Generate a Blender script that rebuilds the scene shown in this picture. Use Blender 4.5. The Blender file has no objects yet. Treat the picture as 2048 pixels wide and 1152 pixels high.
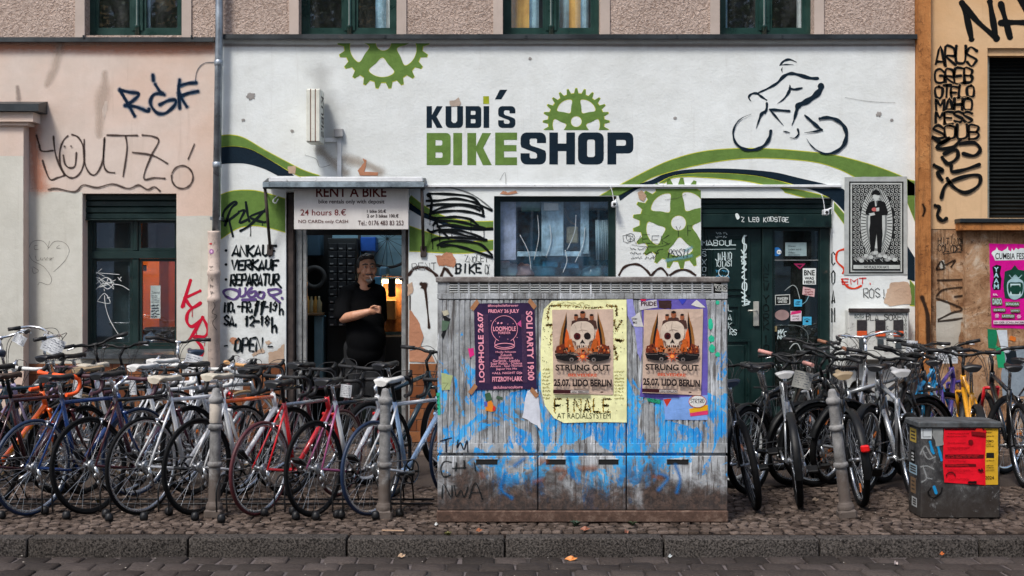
import bpy, bmesh, math, random
from mathutils import Vector, Matrix, Euler
from mathutils.geometry import tessellate_polygon
R = math.radians
random.seed(7)
SC = bpy.context.scene
COL = SC.collection

# ------------------------------------------------------------------ camera, sky, sun, exposure
F = 2700.0            # focal length in photo pixels (photo is 2048 wide)
CY = -13.7            # camera stands this far in front of the shop front (front plane: y = 0)
CH = 1.65             # eye height
cam = bpy.data.cameras.new('camera')
cam.sensor_width = 36.0
cam.lens = F / 2048 * 36
cam.shift_y = -16 / 2048
cam.clip_end = 400
camo = bpy.data.objects.new('camera', cam)
camo.location = (0, CY, CH)
camo.rotation_euler = (R(90), 0, 0)
COL.objects.link(camo)
SC.camera = camo

SUN_EL, SUN_AZ = 55.0, 212.0      # soft high sun behind the camera, a little to the left
world = bpy.data.worlds.new('World')
SC.world = world
world.use_nodes = True
wn = world.node_tree
bg = wn.nodes['Background']
sky = wn.nodes.new('ShaderNodeTexSky')
sky.sky_type = 'NISHITA'
sky.sun_disc = False
sky.sun_elevation = R(SUN_EL)
sky.sun_rotation = R(SUN_AZ)
sky.air_density = 1.0
sky.dust_density = 2.6
sky.ozone_density = 1.0
wn.links.new(sky.outputs[0], bg.inputs[0])
bg.inputs[1].default_value = 0.105
sun = bpy.data.lights.new('sun', 'SUN')
sun.energy = 1.5
sun.angle = R(12)
sun.color = (1.0, 0.97, 0.915)
suno = bpy.data.objects.new('sun', sun)
a = R(SUN_AZ)
sd = Vector((math.sin(a) * math.cos(R(SUN_EL)), math.cos(a) * math.cos(R(SUN_EL)), math.sin(R(SUN_EL))))
suno.rotation_euler = sd.to_track_quat('Z', 'Y').to_euler()
COL.objects.link(suno)
SC.view_settings.view_transform = 'Standard'
SC.view_settings.look = 'None'
SC.view_settings.gamma = 1.0
SC.view_settings.use_curve_mapping = False
SC.view_settings.exposure = 1.0
SC.cycles.max_bounces = 8
SC.cycles.transparent_max_bounces = 24

# ------------------------------------------------------------------ measuring helpers
def S(y=0.0):            # photo pixels per metre at depth y
    return F / (y - CY)
def wx(px, y=0.0):
    return (px - 1024) / S(y)
def wz(py, y=0.0):
    return CH - (py - 560) / S(y)
def gy(py, z=0.0):       # depth of a ground point that shows in photo row py
    return CY + F * (CH - z) / (py - 560)
def zt(ox, oy, k):
    return lambda pts: [(ox + p[0] / k, oy + p[1] / k) + tuple(p[2:]) for p in pts]

# ------------------------------------------------------------------ colours and materials
def srgb(r, g, b):
    def f(c):
        c /= 255.0
        return c / 12.92 if c <= 0.04045 else ((c + 0.055) / 1.055) ** 2.4
    return (f(r), f(g), f(b), 1.0)
MATS = {}
class NT:
    def __init__(self, name):
        self.m = bpy.data.materials.new(name)
        self.m.use_nodes = True
        self.t = self.m.node_tree
        self.b = self.t.nodes['Principled BSDF']
        self.out = self.t.nodes['Material Output']
        MATS[name] = self.m
    def n(self, typ, **kw):
        nd = self.t.nodes.new('ShaderNode' + typ)
        for k, v in kw.items():
            if k.startswith('i_'):
                key = k[2:]
                nd.inputs[int(key) if key.isdigit() else key].default_value = v
            else:
                setattr(nd, k, v)
        return nd
    def l(self, a, b):
        self.t.links.new(a, b)
    def pos(self, scale=(1, 1, 1), obj=False):
        src = self.n('TexCoord').outputs['Object'] if obj else self.n('NewGeometry').outputs['Position']
        mp = self.n('Mapping')
        mp.inputs['Scale'].default_value = scale
        self.l(src, mp.inputs[0])
        return mp.outputs[0]
    def noise(self, vec, scale, detail=5, rough=0.6, dist=0.0):
        nd = self.n('TexNoise')
        nd.inputs['Scale'].default_value = scale
        nd.inputs['Detail'].default_value = detail
        nd.inputs['Roughness'].default_value = rough
        nd.inputs['Distortion'].default_value = dist
        self.l(vec, nd.inputs['Vector'])
        return nd.outputs['Fac']
    def ramp(self, fac, stops):
        nd = self.n('ValToRGB')
        e = nd.color_ramp.elements
        while len(e) < len(stops):
            e.new(0.5)
        for el, (p, c) in zip(e, stops):
            el.position = p
            el.color = c if len(c) == 4 else tuple(c) + (1,)
        self.l(fac, nd.inputs[0])
        return nd.outputs[0]
    def rng(self, fac, a, b, c=0.0, d=1.0):
        nd = self.n('MapRange')
        nd.interpolation_type = 'SMOOTHSTEP'
        for i, v in zip((1, 2, 3, 4), (a, b, c, d)):
            nd.inputs[i].default_value = v
        self.l(fac, nd.inputs[0])
        return nd.outputs[0]
    def math(self, op, a, b=None):
        nd = self.n('Math', operation=op)
        for i, v in enumerate((a, b)):
            if v is None:
                continue
            if hasattr(v, 'links'):
                self.l(v, nd.inputs[i])
            else:
                nd.inputs[i].default_value = v
        return nd.outputs[0]
    def mix(self, fac, a, b, blend='MIX'):
        nd = self.n('Mix', data_type='RGBA', blend_type=blend)
        for i, v in ((0, fac), (6, a), (7, b)):
            if hasattr(v, 'links'):
                self.l(v, nd.inputs[i])
            else:
                nd.inputs[i].default_value = v
        return nd.outputs[2]
    def bump(self, h, strength=0.3, dist=0.01, normal=None):
        nd = self.n('Bump')
        nd.inputs['Strength'].default_value = strength
        nd.inputs['Distance'].default_value = dist
        self.l(h, nd.inputs['Height'])
        if normal is not None:
            self.l(normal, nd.inputs['Normal'])
        return nd.outputs[0]
    def sep(self, vec):
        nd = self.n('SeparateXYZ')
        self.l(vec, nd.inputs[0])
        return nd.outputs

def scale_c(c, k):
    return (min(1, c[0] * k), min(1, c[1] * k), min(1, c[2] * k), 1)

def simple(name, col, rough=0.5, metal=0.0, var=0.18, vs=6.0, bump=0.0, bs=60.0, obj=True, dirt=0.0, coat=0.0, spec=0.5):
    if name in MATS:
        return MATS[name]
    t = NT(name)
    p = t.pos(obj=obj)
    n1 = t.noise(p, vs, 6, 0.65)
    c = t.mix(t.rng(n1, 0.3, 0.7), scale_c(col, 1 - var), scale_c(col, 1 + var * 0.8))
    if dirt:
        n2 = t.noise(p, vs * 2.7, 8, 0.75, 0.6)
        c = t.mix(t.rng(n2, 0.62 - dirt * 0.25, 0.75), c, (0.07, 0.055, 0.045, 1))
    t.l(c, t.b.inputs['Base Color'])
    t.l(t.rng(n1, 0.2, 0.8, max(0.02, rough - 0.1), min(1, rough + 0.12)), t.b.inputs['Roughness'])
    t.b.inputs['Metallic'].default_value = metal
    t.b.inputs['Specular IOR Level'].default_value = spec
    if coat:
        t.b.inputs['Coat Weight'].default_value = coat
        t.b.inputs['Coat Roughness'].default_value = 0.12
    if bump:
        t.l(t.bump(t.noise(p, bs, 6, 0.6), bump, 0.004), t.b.inputs['Normal'])
    return t.m

def ink(rgb, chip=0.0, rough=0.7, key=None):
    name = key or 'ink_%d_%d_%d_%d' % (rgb[0], rgb[1], rgb[2], int(chip * 100))
    if name in MATS:
        return MATS[name]
    t = NT(name)
    col = srgb(*rgb)
    p = t.pos()
    n = t.noise(p, 9, 7, 0.7)
    c = t.mix(t.rng(n, 0.3, 0.7), scale_c(col, 0.86), scale_c(col, 1.12))
    c = t.mix(t.rng(t.noise(t.pos((5, 5, 0.7)), 2.5, 8, 0.75), 0.5, 0.75, 0, 0.35), c, t.mix(1.0, c, (0.62, 0.6, 0.58, 1), 'MULTIPLY'))
    t.l(c, t.b.inputs['Base Color'])
    t.b.inputs['Roughness'].default_value = rough
    t.b.inputs['Specular IOR Level'].default_value = 0.18
    hh = t.math('ADD', t.noise(p, 55, 6, 0.65), t.math('MULTIPLY', t.noise(p, 11, 3, 0.5, 1.5), 2.2))
    t.l(t.bump(hh, 0.26, 0.006), t.b.inputs['Normal'])
    if chip:
        n2 = t.noise(p, 7.5, 10, 0.78, 0.4)
        t.l(t.rng(n2, 0.735 - chip * 0.25, 0.75 - chip * 0.25, 1.0, 0.0), t.b.inputs['Alpha'])
    return t.m

def spray(rgb, soft=0.5, strength=1.0, key=None):
    name = key or 'spray_%d_%d_%d_%d' % (rgb[0], rgb[1], rgb[2], int(soft * 100))
    if name in MATS:
        return MATS[name]
    t = NT(name)
    col = srgb(*rgb)
    t.b.inputs['Base Color'].default_value = col
    t.b.inputs['Roughness'].default_value = 0.7
    t.b.inputs['Specular IOR Level'].default_value = 0.12
    uv = t.n('TexCoord').outputs['UV']
    u = t.sep(uv)[0]
    sp = t.noise(t.pos(), 260, 3, 0.8)
    sp2 = t.noise(t.pos(), 14, 5, 0.7)
    v = t.math('ADD', u, t.math('MULTIPLY', t.math('SUBTRACT', sp, 0.5), 0.7 * soft + 0.1))
    v = t.math('ADD', v, t.math('MULTIPLY', t.math('SUBTRACT', sp2, 0.5), 0.5 * soft))
    t.l(t.rng(v, 0.05, 0.1 + soft * 0.9, 0.0, strength), t.b.inputs['Alpha'])
    return t.m

def emit(name, rgb, k):
    if name in MATS:
        return MATS[name]
    t = NT(name)
    t.b.inputs['Base Color'].default_value = srgb(*rgb)
    t.b.inputs['Emission Color'].default_value = srgb(*rgb)
    t.b.inputs['Emission Strength'].default_value = k
    return t.m

def glass(name, refl=0.07, tint=(0.9, 0.95, 0.95), rough=0.015, dirt=0.04):
    t = NT(name)
    tr = t.n('BsdfTransparent')
    tr.inputs[0].default_value = tuple(tint) + (1,)
    gl = t.n('BsdfGlossy')
    gl.inputs['Roughness'].default_value = rough
    gl.inputs['Color'].default_value = (0.92, 0.97, 1.0, 1)
    fr = t.n('LayerWeight', i_Blend=0.5)        # same from both sides of the pane, so daylight gets in
    fac = t.math('ADD', t.math('MULTIPLY', t.math('POWER', fr.outputs['Facing'], 5.0), 0.9), refl + 0.04)
    p = t.pos()
    t.l(t.bump(t.noise(p, 1.1, 2, 0.4), 0.025, 0.02), gl.inputs['Normal'])
    mx = t.n('MixShader')
    t.l(fac, mx.inputs[0]); t.l(tr.outputs[0], mx.inputs[1]); t.l(gl.outputs[0], mx.inputs[2])
    df = t.n('BsdfDiffuse')
    df.inputs[0].default_value = (0.5, 0.52, 0.5, 1)
    mx2 = t.n('MixShader')
    t.l(t.rng(t.noise(t.pos((1, 1, 0.35)), 7, 8, 0.75), 0.45, 0.8, dirt * 0.3, dirt * 2.5), mx2.inputs[0])
    t.l(mx.outputs[0], mx2.inputs[1]); t.l(df.outputs[0], mx2.inputs[2])
    t.l(mx2.outputs[0], t.out.inputs[0])
    return t.m

# ------------------------------------------------------------------ mesh building
class MB:
    def __init__(self):
        self.v, self.f, self.mi, self.sm, self.uv = [], [], [], [], None
        self.cur = 0
        self.smooth = False
    def face(self, idx):
        self.f.append(tuple(idx)); self.mi.append(self.cur); self.sm.append(self.smooth)
    def quadp(self, *pts):
        n = len(self.v)
        self.v += [tuple(p) for p in pts]
        self.face(range(n, n + len(pts)))
        return self
    def box(self, x0, x1, y0, y1, z0, z1):
        n = len(self.v)
        self.v += [(x0, y0, z0), (x1, y0, z0), (x1, y1, z0), (x0, y1, z0), (x0, y0, z1), (x1, y0, z1), (x1, y1, z1), (x0, y1, z1)]
        sm, self.smooth = self.smooth, False
        for q in ((3, 2, 1, 0), (4, 5, 6, 7), (0, 1, 5, 4), (1, 2, 6, 5), (2, 3, 7, 6), (3, 0, 4, 7)):
            self.face([n + i for i in q])
        self.smooth = sm
        return self
    def bevbox(self, x0, x1, y0, y1, z0, z1, b=0.01):
        # box with bevelled front/top edges (a rounded block), 26 faces
        bm = bmesh.new()
        bmesh.ops.create_cube(bm, size=1.0)
        for v in bm.verts:
            v.co = Vector(((x0 + x1) / 2 + v.co.x * (x1 - x0), (y0 + y1) / 2 + v.co.y * (y1 - y0), (z0 + z1) / 2 + v.co.z * (z1 - z0)))
        bmesh.ops.bevel(bm, geom=list(bm.edges), offset=b, segments=1, affect='EDGES', profile=0.5)
        self.add_bm(bm)
        return self
    def add_bm(self, bm, M=None):
        n = len(self.v)
        bm.verts.index_update()
        for v in bm.verts:
            co = M @ v.co if M else v.co
            self.v.append(tuple(co))
        for f in bm.faces:
            self.face([n + v.index for v in f.verts])
        bm.free()
    def tube(self, pts, r, seg=8, closed=False, caps=True):
        pts = [Vector(p) for p in pts]
        m = len(pts)
        rs = r if isinstance(r, (list, tuple)) else [r] * m
        n0 = len(self.v)
        prev = None
        for i, p in enumerate(pts):
            if closed:
                d = pts[(i + 1) % m] - pts[i - 1]
            else:
                d = pts[min(i + 1, m - 1)] - pts[max(i - 1, 0)]
            d = d.normalized() if d.length > 1e-9 else Vector((0, 0, 1))
            if prev is None:
                up = Vector((0, 0, 1)) if abs(d.z) < 0.95 else Vector((1, 0, 0))
                u = d.cross(up).normalized()
            else:
                u = prev - d * prev.dot(d)
                u = u.normalized() if u.length > 1e-6 else d.orthogonal().normalized()
            prev = u
            w = d.cross(u)
            for k in range(seg):
                a = 2 * math.pi * k / seg
                self.v.append(tuple(p + (u * math.cos(a) + w * math.sin(a)) * rs[i]))
        sm, self.smooth = self.smooth, True
        for i in range(m if closed else m - 1):
            for k in range(seg):
                a0 = n0 + i * seg + k
                a1 = n0 + i * seg + (k + 1) % seg
                j = (i + 1) % m
                b0 = n0 + j * seg + k
                b1 = n0 + j * seg + (k + 1) % seg
                self.face((a0, a1, b1, b0))
        if caps and not closed:
            self.smooth = False
            self.face([n0 + k for k in range(seg)][::-1])
            self.face([n0 + (m - 1) * seg + k for k in range(seg)])
        self.smooth = sm
        return self
    def lathe(self, prof, seg=20, axis='z', o=(0, 0, 0), smooth=True, close=False):
        # prof: (radius, height) pairs
        n0 = len(self.v)
        o = Vector(o)
        for (r, h) in prof:
            for k in range(seg):
                a = 2 * math.pi * k / seg
                c, s = r * math.cos(a), r * math.sin(a)
                p = {'z': (c, s, h), 'y': (c, h, s), 'x': (h, c, s)}[axis]
                self.v.append(tuple(o + Vector(p)))
        sm, self.smooth = self.smooth, smooth
        m = len(prof)
        for i in range(m if close else m - 1):
            j = (i + 1) % m
            for k in range(seg):
                q = (n0 + i * seg + k, n0 + i * seg + (k + 1) % seg, n0 + j * seg + (k + 1) % seg, n0 + j * seg + k)
                self.face(q if axis != 'y' else q[::-1])
        self.smooth = sm
        return self
    def loft(self, rings, close=True, caps=True, smooth=True):
        n0 = len(self.v)
        k = len(rings[0])
        for r in rings:
            self.v += [tuple(p) for p in r]
        sm, self.smooth = self.smooth, smooth
        for i in range(len(rings) - 1):
            for j in range(k if close else k - 1):
                a, b = n0 + i * k + j, n0 + i * k + (j + 1) % k
                self.face((a, b, b + k, a + k))
        if caps:
            self.smooth = False
            self.face([n0 + j for j in range(k)][::-1])
            self.face([n0 + (len(rings) - 1) * k + j for j in range(k)])
        self.smooth = sm
        return self
    def prism(self, poly, y0, y1):
        # polygon in x,z extruded from y0 (front) to y1 (back)
        n = len(self.v); k = len(poly)
        self.v += [(p[0], y0, p[1]) for p in poly] + [(p[0], y1, p[1]) for p in poly]
        self.face(range(n, n + k)); self.face(range(n + 2 * k - 1, n + k - 1, -1))
        for i in range(k):
            j = (i + 1) % k
            self.face((n + j, n + i, n + k + i, n + k + j))
        return self
    def mesh(self, name, mats):
        me = bpy.data.meshes.new(name)
        me.from_pydata(self.v, [], self.f)
        for m in (mats if isinstance(mats, (list, tuple)) else [mats]):
            me.materials.append(m)
        me.polygons.foreach_set('material_index', self.mi)
        me.polygons.foreach_set('use_smooth', self.sm)
        me.update()
        return me
    def build(self, name, mats, parent=None, **kw):
        return add(name, self.mesh(name, mats), parent, **kw)

def add(name, me, parent=None, label=None, cat=None, group=None, kind=None, loc=None, rot=None, mat=None):
    o = bpy.data.objects.new(name, me)
    COL.objects.link(o)
    if parent is not None:
        o.parent = parent
    if mat is not None:
        o.matrix_local = mat
    if loc is not None:
        o.location = loc
    if rot is not None:
        o.rotation_euler = rot
    tag(o, label, cat, group, kind)
    return o
def tag(o, label=None, cat=None, group=None, kind=None):
    for k, v in (('label', label), ('category', cat), ('group', group), ('kind', kind)):
        if v:
            o[k] = v
def thing(name, label, cat, loc=(0, 0, 0), rot=(0, 0, 0), group=None):
    return add(name, None, None, label, cat, group, None, loc, rot)

def local(parent, o):
    # keep world placement of geometry written in world coordinates under a moved parent (translation only)
    o.location = -parent.location
    return o

# ------------------------------------------------------------------ flat paint and print, drawn in photo pixels on a plane
def smooth_pts(pts, n=6, closed=False):
    P = [tuple(p) for p in pts]
    m = len(P)
    if m < 3:
        return P
    out = []
    rng = m if closed else m - 1
    for i in range(rng):
        p0 = P[i - 1] if (closed or i > 0) else P[0]
        p1 = P[i]; p2 = P[(i + 1) % m]
        p3 = P[(i + 2) % m] if (closed or i + 2 < m) else P[-1]
        for k in range(n):
            t = k / n
            out.append(tuple(0.5 * ((2 * b) + (-a + c) * t + (2 * a - 5 * b + 4 * c - d) * t * t + (-a + 3 * b - 3 * c + d) * t ** 3)
                             for a, b, c, d in zip(p0, p1, p2, p3)))
    if not closed:
        out.append(P[-1])
    return out
def ell(cx, cy, rx, ry, n=28, a0=0.0, a1=360.0):
    return [(cx + rx * math.cos(R(a0 + (a1 - a0) * i / n)), cy + ry * math.sin(R(a0 + (a1 - a0) * i / n))) for i in range(n if a1 - a0 == 360 else n + 1)]
def clip_poly(poly, clips):
    # clips: list of (a,b,c): keep a*x+b*y<=c
    for (a, b, c) in clips:
        out = []
        for i in range(len(poly)):
            p, q = poly[i - 1], poly[i]
            dp, dq = a * p[0] + b * p[1] - c, a * q[0] + b * q[1] - c
            if dp <= 0:
                if dq > 0:
                    t = dp / (dp - dq); out.append((p[0] + (q[0] - p[0]) * t, p[1] + (q[1] - p[1]) * t))
            if dq <= 0:
                if dp > 0:
                    t = dp / (dp - dq); out.append((p[0] + (q[0] - p[0]) * t, p[1] + (q[1] - p[1]) * t))
                out.append(q)
        poly = out
        if len(poly) < 3:
            return []
    return poly

FONT = {  # stroke letters on a 4 x 6 grid, y up
 'A': '00 26 40|11 31', 'B': '00 06 36 45 33 03|33 42 30 00', 'C': '45 26 05 01 20 41', 'D': '00 06 26 44 42 20 00', 'E': '46 06 00 40|03 33',
 'F': '46 06 00|03 33', 'G': '45 26 05 01 20 41 43 23', 'H': '06 00|46 40|03 43', 'I': '26 20', 'J': '46 41 20 01', 'K': '06 00|46 03 40', 'L': '06 00 40',
 'M': '00 06 23 46 40', 'N': '00 06 40 46', 'O': '26 05 01 20 41 45 26', 'P': '00 06 36 45 43 33 03', 'Q': '26 05 01 20 41 45 26|32 40', 'R': '00 06 36 45 43 33 03 40',
 'S': '45 26 05 04 42 41 20 01', 'T': '06 46|26 20', 'U': '06 01 20 41 46', 'V': '06 20 46', 'W': '06 10 24 30 46', 'X': '06 40|46 00', 'Y': '06 23 46|23 20',
 'Z': '06 46 00 40', '0': '26 05 01 20 41 45 26', '1': '14 26 20', '2': '05 26 45 43 00 40', '3': '05 26 45 23 41 20 01', '4': '30 36 02 42', '5': '46 06 04 34 42 20 01',
 '6': '45 26 02 20 42 33 02', '7': '06 46 10', '8': '23 04 26 44 23 02 20 42 23', '9': '01 20 44 26 04 23 44', '.': '10 11', ',': '11 0.', '-': '03 43', '!': '26 22|20 21',
 ':': '11 12|14 15', '+': '03 43|25 21', "'": '26 24', '/': '00 46', '|': '26 20', 'h': '06 00|02 33 42 40', 'i': '24 20|26 25', '?': '05 26 45 32 22|20 21'}
def glyph(ch):
    s = FONT.get(ch) or FONT.get(ch.upper())
    if not s:
        return []
    out = []
    for st in s.split('|'):
        pts = []
        for q in st.split():
            if '.' in q:
                q = q.replace('.', '0')
            pts.append((int(q[0]) / 4.0, int(q[1]) / 6.0))
        out.append(pts)
    return out

TXT = {}
def text_tris(s, bold=0.0):
    key = (s, bold)
    if key in TXT:
        return TXT[key]
    cu = bpy.data.curves.new('t', 'FONT')
    cu.body = s
    cu.offset = bold
    cu.resolution_u = 3
    cu.fill_mode = 'FRONT'
    ob = bpy.data.objects.new('t', cu)
    COL.objects.link(ob)
    dg = bpy.context.evaluated_depsgraph_get()
    dg.update()
    me = bpy.data.meshes.new_from_object(ob.evaluated_get(dg))
    V = [(v.co.x, v.co.y) for v in me.vertices]
    Fs = [tuple(p.vertices) for p in me.polygons]
    bpy.data.objects.remove(ob); bpy.data.curves.remove(cu); bpy.data.meshes.remove(me)
    TXT[key] = (V, Fs)
    return V, Fs

class Draw:
    """flat paint or print on the plane y = y0, in photo pixels; later shapes lie 0.5 mm further out"""
    def __init__(self, y0, step=0.0005, xf=None):
        self.y0, self.step, self.k = y0, step, 1
        self.mb = MB(); self.uvs = []; self.mats = []; self.lay = []
        self.xf = xf
    def _m(self, m):
        if isinstance(m, tuple):
            m = ink(m)
        if m not in self.mats:
            self.mats.append(m)
        self.mb.cur = self.mats.index(m)
    def _pt(self, p):
        x, y = p[0], p[1]
        if self.xf:
            x, y = self.xf(x, y)
        return (wx(x, self.y0), self.y0 - self.k * self.step, wz(y, self.y0))
    def _face(self, idx, us):
        self.mb.face(idx); self.uvs += us; self.lay.append(self.k)
    def poly(self, pts, m, holes=(), clips=None):
        self._m(m)
        loops = [list(pts)] + [list(h) for h in holes]
        flat = [p for l in loops for p in l]
        tris = tessellate_polygon([[Vector((p[0], -p[1], 0)) for p in l] for l in loops])
        if clips:
            for t in tris:
                q = clip_poly([flat[i] for i in t], clips)
                if len(q) >= 3:
                    n = len(self.mb.v)
                    self.mb.v += [self._pt(p) for p in q]
                    self._face(range(n, n + len(q)), [1.0] * len(q))
        else:
            n = len(self.mb.v)
            self.mb.v += [self._pt(p) for p in flat]
            for t in tris:
                self._face([n + i for i in t], [1.0] * 3)
        self.k += 1
        return self
    def rect(self, x0, y0, x1, y1, m):
        return self.poly([(x0, y0), (x1, y0), (x1, y1), (x0, y1)], m)
    def rough(self, pts, m, j=1.5, sub=4):
        out = []
        for i in range(len(pts)):
            p, q = pts[i], pts[(i + 1) % len(pts)]
            for k in range(sub):
                t = k / sub
                out.append((p[0] + (q[0] - p[0]) * t + random.uniform(-j, j), p[1] + (q[1] - p[1]) * t + random.uniform(-j, j)))
        return self.poly(out, m)
    def stroke(self, pts, w, m, sm=5, closed=False, lift=True):
        """ribbon with round ends; points may carry their own width as third value; u runs 0 at the rim, 1 in the middle"""
        self._m(m)
        pts = [tuple(p) if len(p) > 2 else (p[0], p[1], w) for p in pts]
        if sm and len(pts) > 2:
            pts = smooth_pts(pts, sm, closed)
        if closed:
            pts = pts + [pts[0]]
        n0 = len(self.mb.v)
        m_ = len(pts)
        if m_ == 1:
            pts = pts * 2; m_ = 2
        ph = random.uniform(0, 6)
        for i, (x, y, ww) in enumerate(pts):
            ww *= 0.9 + 0.17 * math.sin(i * 0.8 + ph) if sm else 1.0
            a = pts[max(0, i - 1)]; b = pts[min(m_ - 1, i + 1)]
            dx, dy = b[0] - a[0], b[1] - a[1]
            L = math.hypot(dx, dy) or 1.0
            nx, ny = -dy / L * ww / 2, dx / L * ww / 2
            self.mb.v += [self._pt((x + nx, y + ny)), self._pt((x, y)), self._pt((x - nx, y - ny))]
        for i in range(m_ - 1):
            q = n0 + i * 3
            self._face((q, q + 1, q + 4, q + 3), [0, 1, 1, 0])
            self._face((q + 1, q + 2, q + 5, q + 4), [1, 0, 0, 1])
        if not closed:
            for i, sg in ((0, -1), (m_ - 1, 1)):
                x, y, ww = pts[i]
                a = pts[max(0, i - 1)]; b = pts[min(m_ - 1, i + 1)]
                ang = math.atan2(b[1] - a[1], b[0] - a[0]) + (math.pi if sg < 0 else 0)
                n = len(self.mb.v)
                self.mb.v.append(self._pt((x, y)))
                for k in range(7):
                    t = ang - math.pi / 2 + math.pi * k / 6
                    self.mb.v.append(self._pt((x + math.cos(t) * ww / 2, y + math.sin(t) * ww / 2)))
                for k in range(6):
                    self._face((n, n + 1 + k, n + 2 + k), [1, 0, 0])
        if lift:
            self.k += 1
        return self
    def hand(self, s, x0, y0, x1, y1, w, m, jit=0.06, slant=0.0, sm=0, gap=0.32):
        """hand-written capitals fitted into a box (y0 top, y1 bottom)"""
        n = len(s)
        cw = (x1 - x0) / (n + (n - 1) * gap)
        for i, ch in enumerate(s):
            ox = x0 + i * cw * (1 + gap)
            h = y1 - y0
            dy = random.uniform(-jit, jit) * h
            for st in glyph(ch):
                pts = []
                for (u, v) in st:
                    u += random.uniform(-jit, jit); v += random.uniform(-jit, jit) * 0.6
                    pts.append((ox + u * cw + slant * v * h, y1 - v * h + dy, w * random.uniform(0.78, 1.2)))
                self.stroke(pts, w, m, sm, lift=False)
        self.k += 1
        return self
    def text(self, s, x0, y0, x1, y1, m, bold=0.0, rot=0):
        """printed text fitted into a pixel box; rot=90 reads upwards, -90 reads downwards"""
        self._m(m)
        V, Fs = text_tris(s, bold)
        if not V:
            return self
        a0, a1 = min(v[0] for v in V), max(v[0] for v in V)
        b0, b1 = min(v[1] for v in V), max(v[1] for v in V)
        n = len(self.mb.v)
        for (u, v) in V:
            u = (u - a0) / (a1 - a0); v = (v - b0) / max(1e-6, (b1 - b0))
            if rot == 90:
                p = (x0 + (1 - v) * (x1 - x0), y1 - u * (y1 - y0))
            elif rot == -90:
                p = (x0 + v * (x1 - x0), y0 + u * (y1 - y0))
            else:
                p = (x0 + u * (x1 - x0), y1 - v * (y1 - y0))
            self.mb.v.append(self._pt(p))
        for f in Fs:
            self._face([n + i for i in f], [1.0] * len(f))
        self.k += 1
        return self
    def scrawl(self, x0, y0, x1, y1, w, m, lines=3, dens=9):
        """lines of illegible handwriting"""
        for i in range(lines):
            y = y0 + (y1 - y0) * (i + 0.5) / lines
            h = (y1 - y0) / lines * 0.33
            x = x0 + random.uniform(0, 0.1) * (x1 - x0)
            end = x1 - random.uniform(0, 0.25) * (x1 - x0)
            stp = (x1 - x0) / dens
            while x < end - stp:
                L = min(end, x + stp * random.uniform(1.2, 3.0))
                pts = []
                xx = x
                while xx < L:
                    pts.append((xx, y + random.uniform(-h, h)))
                    xx += stp * random.uniform(0.15, 0.35)
                if len(pts) > 1:
                    self.stroke(pts, w, m, 0, lift=False)
                x = L + stp * 0.5
        self.k += 1
        return self
    def build(self, name, parent=None, split=False, **kw):
        if split:      # every word or stroke becomes a part of its own
            at, out = 0, {}
            for f, mi, k in zip(self.mb.f, self.mb.mi, self.lay):
                out.setdefault(k, []).append((f, mi, self.uvs[at:at + len(f)])); at += len(f)
            for k, fs in out.items():
                q = Draw(self.y0); ids = {}
                q.mats = self.mats
                for f, mi, us in fs:
                    for i in f:
                        if i not in ids:
                            ids[i] = len(q.mb.v); q.mb.v.append(self.mb.v[i])
                    q.mb.cur = mi
                    q._face([ids[i] for i in f], us)
                q.build(name, parent, **kw)
            return None
        me = self.mb.mesh(name, self.mats)
        uv = me.uv_layers.new(name='UVMap')
        flat = []
        for u in self.uvs:
            flat += [u, 0.0]
        uv.data.foreach_set('uv', flat)
        o = add(name, me, parent, **kw)
        if parent is not None and parent.type == 'EMPTY':
            local(parent, o)
        elif parent is not None:
            o.location = -parent.location
        return o
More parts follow.
